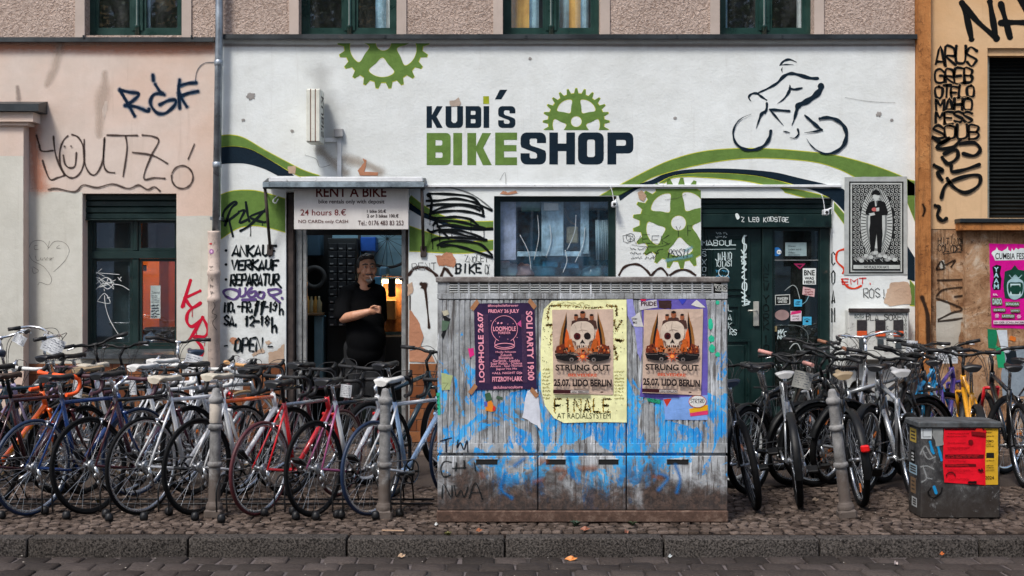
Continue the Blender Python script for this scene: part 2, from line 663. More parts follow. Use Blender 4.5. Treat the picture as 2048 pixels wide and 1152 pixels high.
# ------------------------------------------------------------------ surface materials
def plaster(name, col, col2, patch=0.5, bump=0.35, bs=38.0, peel=0.0, peel_top=0.6, under=(0.42, 0.22, 0.13), streak=0.3, grime=0.25, under2=None):
    t = NT(name)
    p = t.pos()
    x, y, z = t.sep(p)
    big = t.noise(p, 0.55, 5, 0.62, 0.3)
    c = t.mix(t.rng(big, 0.36, 0.36 + patch * 0.5), col, col2)
    med = t.noise(p, 3.2, 8, 0.7, 0.2)
    c = t.mix(t.rng(med, 0.3, 0.72), t.mix(1.0, c, (0.89, 0.885, 0.87, 1), 'MULTIPLY'), c)
    # rain streaks
    st = t.noise(t.pos((7.0, 7.0, 0.5)), 1.6, 6, 0.68)
    c = t.mix(t.rng(st, 0.55, 0.78, 0.0, streak), c, t.mix(1.0, c, (0.55, 0.5, 0.45, 1), 'MULTIPLY'))
    # small scuffs
    sc = t.noise(p, 17, 9, 0.78, 0.5)
    c = t.mix(t.rng(sc, 0.64, 0.73, 0.0, 0.55), c, t.mix(1.0, c, (0.5, 0.47, 0.44, 1), 'MULTIPLY'))
    # ingrained dirt that rises from the pavement
    gz = t.rng(t.math('ADD', z, t.math('MULTIPLY', t.math('SUBTRACT', med, 0.5), 1.6)), 0.25, 1.35, grime, 0.0)
    c = t.mix(gz, c, (0.13, 0.10, 0.075, 1))
    h1 = t.noise(p, bs, 6, 0.62)
    h2 = t.noise(p, 2.6, 5, 0.6)
    hh = t.math('ADD', t.math('MULTIPLY', h1, 0.35), t.math('MULTIPLY', h2, 1.6))
    if peel:
        pn = t.noise(p, 2.3, 10, 0.62, 0.25)
        zf = t.rng(z, peel_top - 0.5, peel_top + 0.9, 0.0, 0.24)
        v = t.math('SUBTRACT', pn, zf)
        pm = t.rng(v, 0.60 - peel * 0.2, 0.607 - peel * 0.2)
        un = t.mix(t.rng(t.noise(p, 14, 6, 0.7), 0.3, 0.7), scale_c(under + (1,), 0.6), under2 or scale_c(under + (1,), 1.35))
        c = t.mix(pm, c, un)
        hh = t.math('SUBTRACT', hh, t.math('MULTIPLY', pm, 0.5))
    t.l(c, t.b.inputs['Base Color'])
    t.b.inputs['Roughness'].default_value = 0.88
    t.b.inputs['Specular IOR Level'].default_value = 0.25
    t.l(t.bump(hh, bump, 0.02), t.b.inputs['Normal'])
    return t.m

def stucco(name, col, col2):
    t = NT(name)
    p = t.pos()
    big = t.noise(p, 0.8, 5, 0.6)
    c = t.mix(t.rng(big, 0.35, 0.65), col, col2)
    g = t.noise(p, 46, 3, 0.55, 0.8)
    c = t.mix(t.rng(g, 0.32, 0.6), t.mix(1.0, c, (0.62, 0.58, 0.55, 1), 'MULTIPLY'), c)
    st = t.noise(t.pos((6, 6, 0.5)), 1.4, 6, 0.68)
    c = t.mix(t.rng(st, 0.55, 0.8, 0, 0.35), c, t.mix(1.0, c, (0.55, 0.5, 0.46, 1), 'MULTIPLY'))
    t.l(c, t.b.inputs['Base Color'])
    t.b.inputs['Roughness'].default_value = 0.92
    t.b.inputs['Specular IOR Level'].default_value = 0.2
    t.l(t.bump(g, 0.9, 0.03), t.b.inputs['Normal'])
    return t.m

M_WHITE = plaster('white_plaster', (0.785, 0.82, 0.81, 1), (0.72, 0.75, 0.74, 1), 0.6, 0.4, peel=0.17, peel_top=0.45, streak=0.3, grime=0.55, under=(0.52, 0.33, 0.22))
M_SALMON = plaster('salmon_plaster', (0.69, 0.58, 0.51, 1), (0.70, 0.525, 0.43, 1), 0.5, 0.25, streak=0.35, grime=0.15)
M_CREAM = plaster('cream_paint', (0.66, 0.645, 0.575, 1), (0.58, 0.57, 0.51, 1), 0.6, 0.3, streak=0.25, grime=0.3, peel=0.05, peel_top=0.3)
M_STUCCO = stucco('rough_stucco', (0.58, 0.455, 0.385, 1), (0.50, 0.39, 0.33, 1))
M_SURR = plaster('window_surround', (0.56, 0.46, 0.40, 1), (0.48, 0.40, 0.35, 1), 0.5, 0.15, streak=0.3, grime=0.0)
M_OCHRE = plaster('ochre_plaster', (0.70, 0.47, 0.27, 1), (0.66, 0.40, 0.20, 1), 0.5, 0.25, streak=0.4, grime=0.45)
def worn(name, cols, stain):
    t = NT(name)
    p = t.pos()
    n = t.noise(p, 2.6, 12, 0.74, 0.5)
    c = t.ramp(n, [(0.30, cols[0]), (0.42, cols[1]), (0.54, cols[2]), (0.66, cols[3])])
    f = t.noise(p, 15, 10, 0.8, 0.6)
    c = t.mix(t.rng(f, 0.54, 0.62, 0, 0.85), c, cols[0])
    st = t.noise(t.pos((9, 9, 0.55)), 1.5, 9, 0.78)
    c = t.mix(t.rng(st, 0.5, 0.64, 0, stain), c, (0.055, 0.028, 0.015, 1))
    t.l(c, t.b.inputs['Base Color'])
    t.b.inputs['Roughness'].default_value = 0.9
    t.b.inputs['Specular IOR Level'].default_value = 0.15
    t.l(t.bump(t.math('ADD', n, t.math('MULTIPLY', f, 0.6)), 0.9, 0.02), t.b.inputs['Normal'])
    return t.m
M_WORN = worn('worn_plinth', [(0.085, 0.045, 0.025, 1), (0.24, 0.12, 0.06, 1), (0.42, 0.25, 0.14, 1), (0.58, 0.48, 0.37, 1)], 0.7)
M_ORANGE = worn('orange_pilaster', [(0.16, 0.06, 0.022, 1), (0.37, 0.145, 0.045, 1), (0.48, 0.20, 0.066, 1), (0.56, 0.27, 0.10, 1)], 0.55)
M_FLASH = simple('dark_flashing', (0.016, 0.022, 0.026, 1), 0.4, 0.2, 0.4, 3, 0.2, 30, dirt=0.15, obj=False)
M_GREEN = simple('bottle_green_paint', (0.0045, 0.020, 0.0185, 1), 0.36, 0, 0.3, 5, 0.12, 40, obj=False, dirt=0.12)
M_GREEN2 = simple('window_green_paint', (0.010, 0.040, 0.033, 1), 0.32, 0, 0.3, 5, 0.1, 40, obj=False, dirt=0.1)
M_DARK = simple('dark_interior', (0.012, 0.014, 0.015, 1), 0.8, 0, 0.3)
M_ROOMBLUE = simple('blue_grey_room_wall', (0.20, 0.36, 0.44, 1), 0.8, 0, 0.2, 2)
M_ROOMOR = simple('orange_room_wall', (0.75, 0.30, 0.06, 1), 0.8, 0, 0.2, 2)
M_ZINC = simple('zinc_pipe', (0.33, 0.37, 0.41, 1), 0.45, 0.75, 0.35, 4, 0.15, 20, dirt=0.3, obj=False)
M_PIPE = simple('painted_iron_pipe', (0.56, 0.45, 0.385, 1), 0.6, 0, 0.2, 6, 0.3, 40, dirt=0.3, obj=False)
M_WMETAL = simple('white_sheet_metal', (0.72, 0.74, 0.75, 1), 0.45, 0, 0.12, 5, 0.1, 20, dirt=0.25, obj=False)
M_ALU = simple('weathered_aluminium', (0.42, 0.43, 0.42, 1), 0.45, 0.7, 0.25, 8, 0.1, 30, dirt=0.35, obj=False)
M_RUST = simple('rusty_steel', (0.055, 0.04, 0.035, 1), 0.7, 0.3, 0.5, 14, 0.4, 60, obj=False, dirt=0.1)
M_GLASS = glass('window_glass', 0.08, (0.96, 0.98, 0.98), dirt=0.03)
M_GLASS_DIRTY = glass('dusty_shop_glass', 0.06, (0.96, 0.99, 1), dirt=0.02)
M_GLASS_THIN = glass('clear_pane_glass', 0.045, (0.96, 0.98, 0.98), dirt=0.012)

def stone_mat(name, cols, rough=0.8, bump=0.5, bs=70.0, speck=0.25, wet=0.0):
    t = NT(name)
    info = t.n('ObjectInfo').outputs['Random']
    p = t.pos()
    x, y, z = t.sep(p)
    cell = t.n('TexWhiteNoise')          # a tone of its own for every stone, also inside the joined field
    geo = t.n('NewGeometry')
    v = t.math('FRACT', t.math('ADD', t.math('MULTIPLY', geo.outputs['Random Per Island'], 1.0), info))
    c = t.ramp(v, [(0.0, cols[0]), (0.45, cols[1]), (1.0, cols[2])])
    sp = t.noise(p, 75, 5, 0.8)
    c = t.mix(t.rng(sp, 0.38, 0.62), t.mix(1.0, c, (1 - speck * 1.6,) * 3 + (1,), 'MULTIPLY'), c)
    gr = t.noise(p, 2.2, 7, 0.7, 0.3)
    c = t.mix(t.rng(gr, 0.42, 0.75, 0.0, 0.55), c, t.mix(1.0, c, (0.5, 0.45, 0.42, 1), 'MULTIPLY'))
    t.l(c, t.b.inputs['Base Color'])
    t.l(t.rng(gr, 0.3, 0.7, 0.95, rough + 0.1 - wet), t.b.inputs['Roughness'])
    t.b.inputs['Specular IOR Level'].default_value = 0.12
    h = t.math('ADD', t.noise(p, bs, 6, 0.65), t.math('MULTIPLY', t.noise(p, bs * 0.2, 4, 0.6), 1.2))
    t.l(t.bump(h, bump, 0.008), t.b.inputs['Normal'])
    return t.m
M_MOSAIC = stone_mat('mosaic_stone', [(0.06, 0.044, 0.035, 1), (0.115, 0.085, 0.069, 1), (0.19, 0.145, 0.12, 1)], 0.8)
M_SETT = stone_mat('road_sett', [(0.04, 0.033, 0.029, 1), (0.062, 0.05, 0.044, 1), (0.092, 0.074, 0.066, 1)], 0.6, 0.4, 45, wet=0.1)
M_KERB = stone_mat('granite_kerb', [(0.085, 0.074, 0.066, 1), (0.105, 0.092, 0.082, 1), (0.125, 0.11, 0.10, 1)], 0.75, 1.0, 60, speck=0.58)
M_SLAB = stone_mat('granite_slab', [(0.06, 0.046, 0.039, 1), (0.075, 0.059, 0.05, 1), (0.09, 0.072, 0.061, 1)], 0.75, 0.35, 90)
def ground_mat(name, c0, c1):
    t = NT(name)
    p = t.pos()
    n = t.noise(p, 9, 9, 0.75)
    t.l(t.mix(t.rng(n, 0.3, 0.7), c0, c1), t.b.inputs['Base Color'])
    t.b.inputs['Roughness'].default_value = 0.95
    t.b.inputs['Specular IOR Level'].default_value = 0.05
    t.l(t.bump(t.noise(p, 60, 6, 0.7), 0.7, 0.01), t.b.inputs['Normal'])
    return t.m
M_SAND = ground_mat('joint_sand', (0.012, 0.009, 0.008, 1), (0.032, 0.024, 0.02, 1))
def far_sett_mat():
    t = NT('far_sett_road')
    p = t.pos()
    br = t.n('TexBrick')
    br.inputs['Scale'].default_value = 1.0
    br.inputs['Brick Width'].default_value = 0.2
    br.inputs['Row Height'].default_value = 0.19
    br.inputs['Mortar Size'].default_value = 0.012
    br.inputs['Color1'].default_value = (0.08, 0.066, 0.062, 1)
    br.inputs['Color2'].default_value = (0.12, 0.098, 0.092, 1)
    br.inputs['Mortar'].default_value = (0.035, 0.028, 0.024, 1)
    t.l(p, br.inputs[0])
    t.l(br.outputs[0], t.b.inputs['Base Color'])
    t.b.inputs['Roughness'].default_value = 0.7
    t.l(t.bump(br.outputs[1], -0.6, 0.01), t.b.inputs['Normal'])
    return t.m
M_FARROAD = far_sett_mat()

# ------------------------------------------------------------------ the ground: road, kerb, pavement
KY = gy(1078)                       # front edge of the kerb
KH = 0.105                          # kerb height
RZ = -KH
road = MB().box(-60, 60, -40, KY + 0.02, RZ - 0.30, RZ - 0.016).build('road', M_FARROAD, kind='structure')
def rough_stone(w, d, h, b, j, seed):
    rnd = random.Random(seed)
    top = [(-w / 2 + b, -d / 2 + b), (w / 2 - b, -d / 2 + b), (w / 2 - b, d / 2 - b), (-w / 2 + b, d / 2 - b)]
    # eight-sided outline, crowned top
    def ring(inset, z):
        out = []
        hw, hd = w / 2 - inset, d / 2 - inset
        c = min(hw, hd) * 0.13
        for (sx, sy) in ((-1, -1), (1, -1), (1, 1), (-1, 1)):
            pr = [(sx * hw, sy * (hd - c)), (sx * (hw - c), sy * hd)]
            if sx * sy > 0:
                pr = pr
            else:
                pr = pr[::-1]
            out += pr
        return out, z
    rnds = [(rnd.uniform(-j, j), rnd.uniform(-j, j)) for _ in range(8)]
    rings = []
    for inset, z in ((0.0, -h), (0.0, -b), (b, -b * 0.15)):
        pts, zz = ring(inset, z)
        rings.append([(px + r[0], py + r[1], zz + (rnd.uniform(-0.002, 0.002) if inset else 0)) for (px, py), r in zip(pts, rnds)])
    mb = MB()
    mb.loft(rings, caps=False, smooth=False)
    n = len(mb.v)
    mb.v.append((rnd.uniform(-j, j), rnd.uniform(-j, j), rnd.uniform(0.0, 0.003)))
    for k in range(8):
        mb.face((16 + k, 16 + (k + 1) % 8, n))
    mb.sm = [True] * len(mb.f)
    return mb
# road setts near the kerb, each one a stone
sett_me = [rough_stone(0.205, 0.185, 0.05, 0.013, 0.006, s).mesh('paving_sett', M_SETT) for s in range(6)]
rnd = random.Random(3)
for row in range(5):
    y = KY - 0.115 - row * 0.196
    for i in range(-19, 20):
        x = i * 0.216 + (0.108 if row % 2 else 0) + row * 0.02 + rnd.uniform(-0.008, 0.008)
        add('paving_sett', sett_me[rnd.randrange(6)], road, loc=(x, y + rnd.uniform(-0.006, 0.006), RZ + rnd.uniform(-0.006, 0.004)), rot=(rnd.uniform(-0.03, 0.03), rnd.uniform(-0.02, 0.02), rnd.uniform(-0.04, 0.04)))
pav = MB().box(-60, 60, KY + 0.19, 0.30, -0.30, -0.014).build('pavement', M_SAND, kind='structure')
kerb = MB().box(-60, 60, KY + 0.045, KY + 0.188, -0.30, -0.03).build('kerb', M_KERB, kind='structure')
seams = [53, 375, 693, 1010, 1328, 1640, 1960]
sx = [wx(p, KY) for p in seams]
xs = [sx[0] - 3.1, sx[0] - 2.05, sx[0] - 1.02] + sx + [sx[-1] + 1.0, sx[-1] + 2.0, sx[-1] + 3.05]
for x0, x1 in zip(xs[:-1], xs[1:]):
    m = MB()
    bm = bmesh.new()
    bmesh.ops.create_cube(bm, size=1.0)
    for v in bm.verts:
        v.co = Vector(((x0 + x1) / 2 + v.co.x * (x1 - x0 - 0.012), KY + 0.08 + v.co.y * 0.16 + (0.012 if v.co.z > 0 and v.co.y < 0 else 0), RZ / 2 - 0.06 + v.co.z * (KH + 0.12)))
    bmesh.ops.bevel(bm, geom=[e for e in bm.edges], offset=0.009, segments=2, affect='EDGES', profile=0.5)
    m.smooth = True
    m.add_bm(bm)
    o = m.build('kerb_stone', M_KERB, kerb)
    o.location.z = rnd.uniform(-0.004, 0.004)
    o.location.y = rnd.uniform(-0.004, 0.004)
# mosaic paving: the front stones one by one, the rest joined as one field
mos_me = [rough_stone(0.064, 0.058, 0.03, 0.005, 0.007, 20 + s).mesh('mosaic_stone', M_MOSAIC) for s in range(8)]
field = MB()
mos_src = [rough_stone(0.064, 0.058, 0.03, 0.005, 0.007, 40 + s) for s in range(8)]
y = KY + 0.19 + 0.075
row = 0
cnt = 0
SLAB0, SLAB1 = gy(972), gy(912)
while y < SLAB0 - 0.03:
    x = -4.3 + rnd.uniform(0, 0.07)
    xlim = 4.3
    while x < xlim:
        yy = y + rnd.uniform(-0.012, 0.012) + 0.018 * math.sin(x * 2.3 + row * 0.7)
        zz = rnd.uniform(-0.002, 0.0015) - 0.008 * max(0, math.sin(x * 1.7 + 1) * math.sin(yy * 2.9))
        a = rnd.uniform(-0.22, 0.22)
        inview = abs(x) < 1024 / S(yy) + 0.05
        hidden = wx(872, -4.5) < x < wx(1457, -4.5) and -4.49 < yy < -4.2
        if yy < KY + 0.62 and inview and cnt < 298 and not hidden:
            cnt += 1
            add('mosaic_stone', mos_me[rnd.randrange(8)], pav, loc=(x, yy, zz), rot=(rnd.uniform(-0.03, 0.03), rnd.uniform(-0.03, 0.03), a))
        elif not hidden:
            src = mos_src[rnd.randrange(8)]
            n = len(field.v)
            ca, sa = math.cos(a), math.sin(a)
            tx, ty = rnd.uniform(-0.03, 0.03), rnd.uniform(-0.03, 0.03)
            for (px, py, pz) in src.v:
                field.v.append((x + px * ca - py * sa, yy + px * sa + py * ca, zz + pz + px * tx + py * ty))
            for f in src.f:
                field.smooth = True
                field.face([n + i for i in f])
        x += 0.068 + rnd.uniform(-0.004, 0.006)
    y += 0.0615
    row += 1
field.build('mosaic_stones', M_MOSAIC, pav, kind='stuff')
# granite slabs of the walkway, then a strip of sand-set stones up to the wall
x = -6.3
while x < 6.3:
    w = rnd.uniform(0.85, 1.1)
    MB().bevbox(x, x + w - 0.012, SLAB0 + 0.01, SLAB1 - 0.01, -0.06, 0.0 + rnd.uniform(-0.004, 0.003), 0.006).build('granite_slab', M_SLAB, pav)
    x += w
# soft stain stones next to the wall, too dark and far to tell apart: one joined field
back = MB()
yb = SLAB1 + 0.04
while yb < -0.03:
    xb = -6.2
    while xb < 6.2:
        h = rnd.uniform(-0.004, 0.004)
        back.box(xb, xb + 0.088, yb, yb + 0.08, -0.03, h)
        xb += 0.095
    yb += 0.088
back.build('wall_side_stones', M_MOSAIC, pav, kind='stuff')

# ------------------------------------------------------------------ walls with openings
def holed(x0, x1, z0, z1, holes, y0, depth, mb=None, back=True):
    mb = mb or MB()
    xs = sorted(set([x0, x1] + [h[0] for h in holes] + [h[1] for h in holes]))
    zs = sorted(set([z0, z1] + [h[2] for h in holes] + [h[3] for h in holes]))
    xs = [x for x in xs if x0 <= x <= x1]; zs = [z for z in zs if z0 <= z <= z1]
    inside = lambda x, z: any(h[0] < x < h[1] and h[2] < z < h[3] for h in holes)
    for i in range(len(xs) - 1):
        for j in range(len(zs) - 1):
            cx, cz = (xs[i] + xs[i + 1]) / 2, (zs[j] + zs[j + 1]) / 2
            if not inside(cx, cz):
                mb.quadp((xs[i], y0, zs[j]), (xs[i + 1], y0, zs[j]), (xs[i + 1], y0, zs[j + 1]), (xs[i], y0, zs[j + 1]))
                mb.quadp((xs[i], y0 + depth, zs[j]), (xs[i], y0 + depth, zs[j + 1]), (xs[i + 1], y0 + depth, zs[j + 1]), (xs[i + 1], y0 + depth, zs[j]))
    for (a, b, c, d) in holes:
        y1 = y0 + depth
        mb.quadp((a, y0, c), (a, y0, d), (a, y1, d), (a, y1, c))
        mb.quadp((b, y0, d), (b, y0, c), (b, y1, c), (b, y1, d))
        mb.quadp((a, y0, d), (b, y0, d), (b, y1, d), (a, y1, d))
        if c > z0 + 1e-6:
            mb.quadp((b, y0, c), (a, y0, c), (a, y1, c), (b, y1, c))
    y1 = y0 + depth
    mb.quadp((x0, y0, z0), (x0, y0, z1), (x0, y1, z1), (x0, y1, z0))
    mb.quadp((x1, y0, z1), (x1, y0, z0), (x1, y1, z0), (x1, y1, z1))
    mb.quadp((x0, y0, z1), (x1, y0, z1), (x1, y1, z1), (x0, y1, z1))
    return mb
def H(x0, y0, x1, y1, y=0.0):
    return (wx(x0, y), wx(x1, y), max(0.0, wz(y1, y)), wz(y0, y))
WT = 0.34
shop = thing('shop_building', 'pinkish stucco apartment house with the white painted bike shop on its ground floor', 'building')
XL, XM, XR = -7.4, wx(432), wx(1830)
ZL = wz(78)
TOP = 7.3
hole_lw = H(165, 387, 353, 716)
hole_door = H(572, 384, 817, 2000)
hole_dw = H(988, 392, 1233, 700)
hole_gd = H(1402, 396, 1666, 2000)
holed(XL, XM, 0, ZL, [hole_lw], 0.0, WT).build('left_wall', M_SALMON, shop, label='salmon ground-floor wall covered in spray tags')
holed(XM, XR, 0, ZL, [hole_door, hole_dw, hole_gd], 0.0, WT).build('front_wall', M_WHITE, shop, label='white ground-floor wall with the painted shop logo')
up_holes = [H(170, -420, 363, 70), H(598, -420, 793, 70), H(1006, -420, 1200, 70), H(1440, -420, 1628, 70)]
holed(XL, XR, ZL, TOP, up_holes, 0.012, WT).build('upper_wall', M_STUCCO, shop, label='pinkish rough-cast stucco above the ledge')
# ledge of dark sheet metal
lm = MB()
for (xa, xb, zt_, zb_) in ((XL, wx(430), wz(77), wz(86)), (wx(440), XR + 0.02, wz(71), wz(80))):
    n = len(lm.v)
    prof = [(0.02, zt_ + 0.018), (-0.07, zt_), (-0.075, zb_), (-0.06, zb_ - 0.004), (-0.055, zb_ + 0.01), (0.0, zb_ + 0.008)]
    for X in (xa, xb):
        lm.v += [(X, p[0], p[1]) for p in prof]
    k = len(prof)
    for i in range(k):
        j = (i + 1) % k
        lm.face((n + i, n + j, n + k + j, n + k + i))
    lm.face([n + i for i in range(k)][::-1]); lm.face([n + k + i for i in range(k)])
lm.build('ledge', M_FLASH, shop)
for px in (170, 385, 770, 1050, 1350, 1560):
    MB().box(wx(px), wx(px) + 0.02, -0.079, -0.074, wz(79.5), wz(73)).build('ledge_seam', M_FLASH, shop)

# rooms behind the openings, one shell each
def room(name, x0, x1, z0, z1, y0, y1, mats, parent):
    mb = MB()
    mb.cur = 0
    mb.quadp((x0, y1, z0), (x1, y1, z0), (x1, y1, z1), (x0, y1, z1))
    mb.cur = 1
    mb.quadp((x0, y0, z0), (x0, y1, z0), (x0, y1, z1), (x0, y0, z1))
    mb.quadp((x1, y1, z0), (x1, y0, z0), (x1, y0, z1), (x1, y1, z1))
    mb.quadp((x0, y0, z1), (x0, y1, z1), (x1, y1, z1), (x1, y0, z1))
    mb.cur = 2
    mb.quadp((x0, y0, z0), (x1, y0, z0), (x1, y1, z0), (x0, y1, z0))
    return mb.build(name, mats, parent)
M_FLOOR = simple('dark_floor', (0.05, 0.045, 0.04, 1), 0.7, 0, 0.3, 3)
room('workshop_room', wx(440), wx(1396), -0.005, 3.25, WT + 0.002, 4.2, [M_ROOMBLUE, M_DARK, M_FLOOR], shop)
room('side_room', wx(40), wx(425), -0.005, 3.0, WT + 0.002, 2.8, [M_ROOMOR, M_ROOMOR, M_FLOOR], shop)
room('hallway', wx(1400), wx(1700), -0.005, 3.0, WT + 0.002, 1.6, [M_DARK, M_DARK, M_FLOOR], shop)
# upper windows
CURT = simple('blue_curtain', (0.42, 0.64, 0.80, 1), 0.9, 0, 0.4, 5)
CURT2 = simple('ochre_curtain', (0.92, 0.52, 0.16, 1), 0.9, 0, 0.25, 5)
CURTW = simple('pale_curtain', (0.8, 0.83, 0.85, 1), 0.9, 0, 0.25, 5)
def curtain(parent, x0, x1, z0, z1, y, m, name='curtain'):
    mb = MB()
    n = max(6, int((x1 - x0) / 0.025))
    for i in range(n + 1):
        x = x0 + (x1 - x0) * i / n
        yy = y + 0.022 * math.sin(i * 1.3) + 0.01 * math.sin(i * 0.7)
        mb.v += [(x, yy, z0), (x, yy, z1)]
    mb.smooth = True
    for i in range(n):
        mb.face((2 * i, 2 * i + 2, 2 * i + 3, 2 * i + 1))
    return mb.build(name, m, parent)
up_labels = ['green framed upper window reflecting a dark tree', 'green framed upper window above the painted gear', 'green framed upper window with ochre and blue curtains', 'green framed upper window above the painted cyclist']
for k, (a, b, c, d) in enumerate(up_holes):
    w = add('window', None, shop, label=up_labels[k])
    fy = 0.16
    fw = 0.055
    mb = MB()
    mb.box(a, a + fw, fy, fy + 0.07, c, d).box(b - fw, b, fy, fy + 0.07, c, d)
    mb.box(a + fw, b - fw, fy, fy + 0.07, c, c + 0.075)
    mb.build('frame', M_GREEN2, w)
    xc = (a + b) / 2
    mb = MB().box(xc - 0.055, xc + 0.055, fy - 0.012, fy + 0.07, c + 0.075, d)
    mb.lathe([(0.0, c + 0.02), (0.026, c + 0.02), (0.026, c + 0.10), (0.03, c + 0.105), (0.03, c + 0.125), (0.021, c + 0.14), (0.021, d)], 12, o=(xc, fy - 0.014, 0))
    mb.build('mullion', M_GREEN2, w)
    for (p0, p1) in ((a + fw, xc - 0.055), (xc + 0.055, b - fw)):
        mb = MB()
        mb.box(p0, p0 + 0.03, fy + 0.012, fy + 0.055, c + 0.075, d).box(p1 - 0.03, p1, fy + 0.012, fy + 0.055, c + 0.075, d)
        mb.box(p0 + 0.03, p1 - 0.03, fy + 0.012, fy + 0.055, c + 0.075, c + 0.105)
        mb.build('sash', M_GREEN2, w)
        MB().box(p0 + 0.03, p1 - 0.03, fy + 0.03, fy + 0.036, c + 0.105, d).build('pane', M_GLASS, w)
    MB().box(a - 0.1, a - 0.003, -0.006, 0.05, c - 0.03, d + 0.1).build('surround', M_SURR, w)
    MB().box(b + 0.003, b + 0.1, -0.006, 0.05, c - 0.03, d + 0.1).build('surround', M_SURR, w)
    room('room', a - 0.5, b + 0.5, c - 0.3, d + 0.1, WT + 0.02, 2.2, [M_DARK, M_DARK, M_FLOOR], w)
    if k == 2:
        curtain(w, a + 0.07, a + 0.27, c, d, 0.27, CURT2)
        curtain(w, a + 0.27, a + 0.37, c, d, 0.27, CURT)
        curtain(w, xc + 0.06, xc + 0.19, c, d, 0.27, CURT)
        curtain(w, xc + 0.19, xc + 0.31, c, d, 0.27, CURT2)
        curtain(w, xc + 0.31, xc + 0.39, c, d, 0.27, CURT)
    elif k == 1:
        curtain(w, b - 0.24, b - 0.13, c, d, 0.27, CURT)
        curtain(w, b - 0.13, b - 0.02, c, d, 0.27, CURTW)
    elif k == 0:
        curtain(w, xc + 0.06, xc + 0.10, c, d, 0.27, CURT)
    else:
        curtain(w, a + 0.02, a + 0.12, c, d, 0.27, CURT)
        curtain(w, b - 0.12, b - 0.02, c, d, 0.27, CURTW)

# cream repainted areas and old repairs on the salmon wall (flat coats of paint with their own outline)
d = Draw(-0.0006, 0.0006)
d.rough([(48, 384), (165.0, 384), (165.0, 740), (48, 740)], M_CREAM, 0.5, 3)
d.rough([(353.5, 432), (428, 432), (428, 740), (353.5, 740)], M_CREAM, 0.8, 6)
d.rough([(165.2, 717), (353.2, 717), (353.2, 740), (165.2, 740)], M_CREAM, 0.1, 3)
d.build('repainted_area', shop)
M_REPAIR = plaster('grey_repair', (0.56, 0.47, 0.40, 1), (0.62, 0.52, 0.44, 1), 0.5, 0.6, streak=0.2, grime=0)
d = Draw(-0.0006, 0.0006)
Z1 = zt(0, 0, 2.881)
sp = spray((186, 170, 156), 1.0, 0.5, key='grey_patch_spray')
d.stroke(Z1([(605, 420, 18), (600, 500, 40), (580, 640, 44), (570, 780, 20)]), 30, sp)
d.rough(Z1([(600, 590), (622, 580), (615, 640), (600, 690), (590, 640)]), (196, 180, 168), 1)
d.stroke(Z1([(345, 250, 30), (320, 380, 36), (270, 490, 20)]), 26, sp)
d.stroke(Z1([(100, 500, 12), (108, 570, 16)]), 12, spray((150, 136, 128), 0.9, 0.6, key='grey_patch_spray_b'))
d.build('repair_patch', shop, True)
# salmon shade of older paint that shows along the ledge and the corner
sal = spray((208, 138, 106), 1.0, 0.6, key='old_salmon_spray')
d = Draw(-0.0012, 0.0006)
d.stroke([(-60, 92), (180, 96), (420, 95)], 44, sal)
d.stroke([(64, 262), (72, 330), (80, 372)], 60, sal)
d.build('old_paint_shade', shop)

# projecting pilaster with a small sheet-metal roof at the left edge
pil = add('pilaster', None, shop)
PY = -0.16
mb = MB().box(XL, wx(47, PY), PY, -0.002, 0, wz(250, PY))
mb.build('shaft', M_SALMON, pil)
d = Draw(PY - 0.001, 0.0006)
d.poly([(-120, 312), (46.6, 312), (46.6, 742), (-120, 742)], M_CREAM)
d.build('repainted_area', pil)
mb = MB().box(XL, wx(66, PY - 0.06), PY - 0.06, -0.002, wz(243, PY - 0.06), wz(224, PY - 0.06))
mb.box(XL, wx(56, PY - 0.03), PY - 0.03, -0.002, wz(250, PY - 0.06), wz(243.5, PY - 0.06))
mb.build('cornice', M_SALMON, pil)
mb = MB()
zc = wz(223.5, PY - 0.06)
n = len(mb.v)
prof = [(-0.002, zc + 0.13), (PY - 0.1, zc + 0.075), (PY - 0.105, zc + 0.002), (-0.002, zc + 0.002)]
for X in (XL, wx(77, PY - 0.1)):
    mb.v += [(X, p[0], p[1]) for p in prof]
for i in range(4):
    j = (i + 1) % 4
    mb.face((n + i, n + j, n + 4 + j, n + 4 + i))
mb.face((n + 3, n + 2, n + 1, n)); mb.face((n + 4, n + 5, n + 6, n + 7))
mb.build('metal_cap', M_FLASH, pil)

# brown glazed tiles of the plinth, one by one
t = NT('brown_glazed_tile')
info = t.n('ObjectInfo').outputs['Random']
p = t.pos()
c = t.ramp(info, [(0, (0.13, 0.042, 0.018, 1)), (0.5, (0.20, 0.068, 0.026, 1)), (1, (0.27, 0.11, 0.045, 1))])
c = t.mix(t.rng(t.noise(p, 12, 7, 0.7), 0.5, 0.75, 0, 0.7), c, (0.05, 0.03, 0.02, 1))
t.l(c, t.b.inputs['Base Color'])
t.b.inputs['Roughness'].default_value = 0.32
M_TILE = t.m
M_GROUT = simple('tile_grout', (0.10, 0.085, 0.075, 1), 0.95, 0, 0.3, 8, obj=False)
TZ = wz(727)
tile_w, tile_h = 0.150, 0.1145
tile_me = MB().bevbox(-tile_w / 2 + 0.003, tile_w / 2 - 0.003, -0.012, 0.004, -tile_h / 2 + 0.003, tile_h / 2 - 0.003, 0.003).mesh('tile', M_TILE)
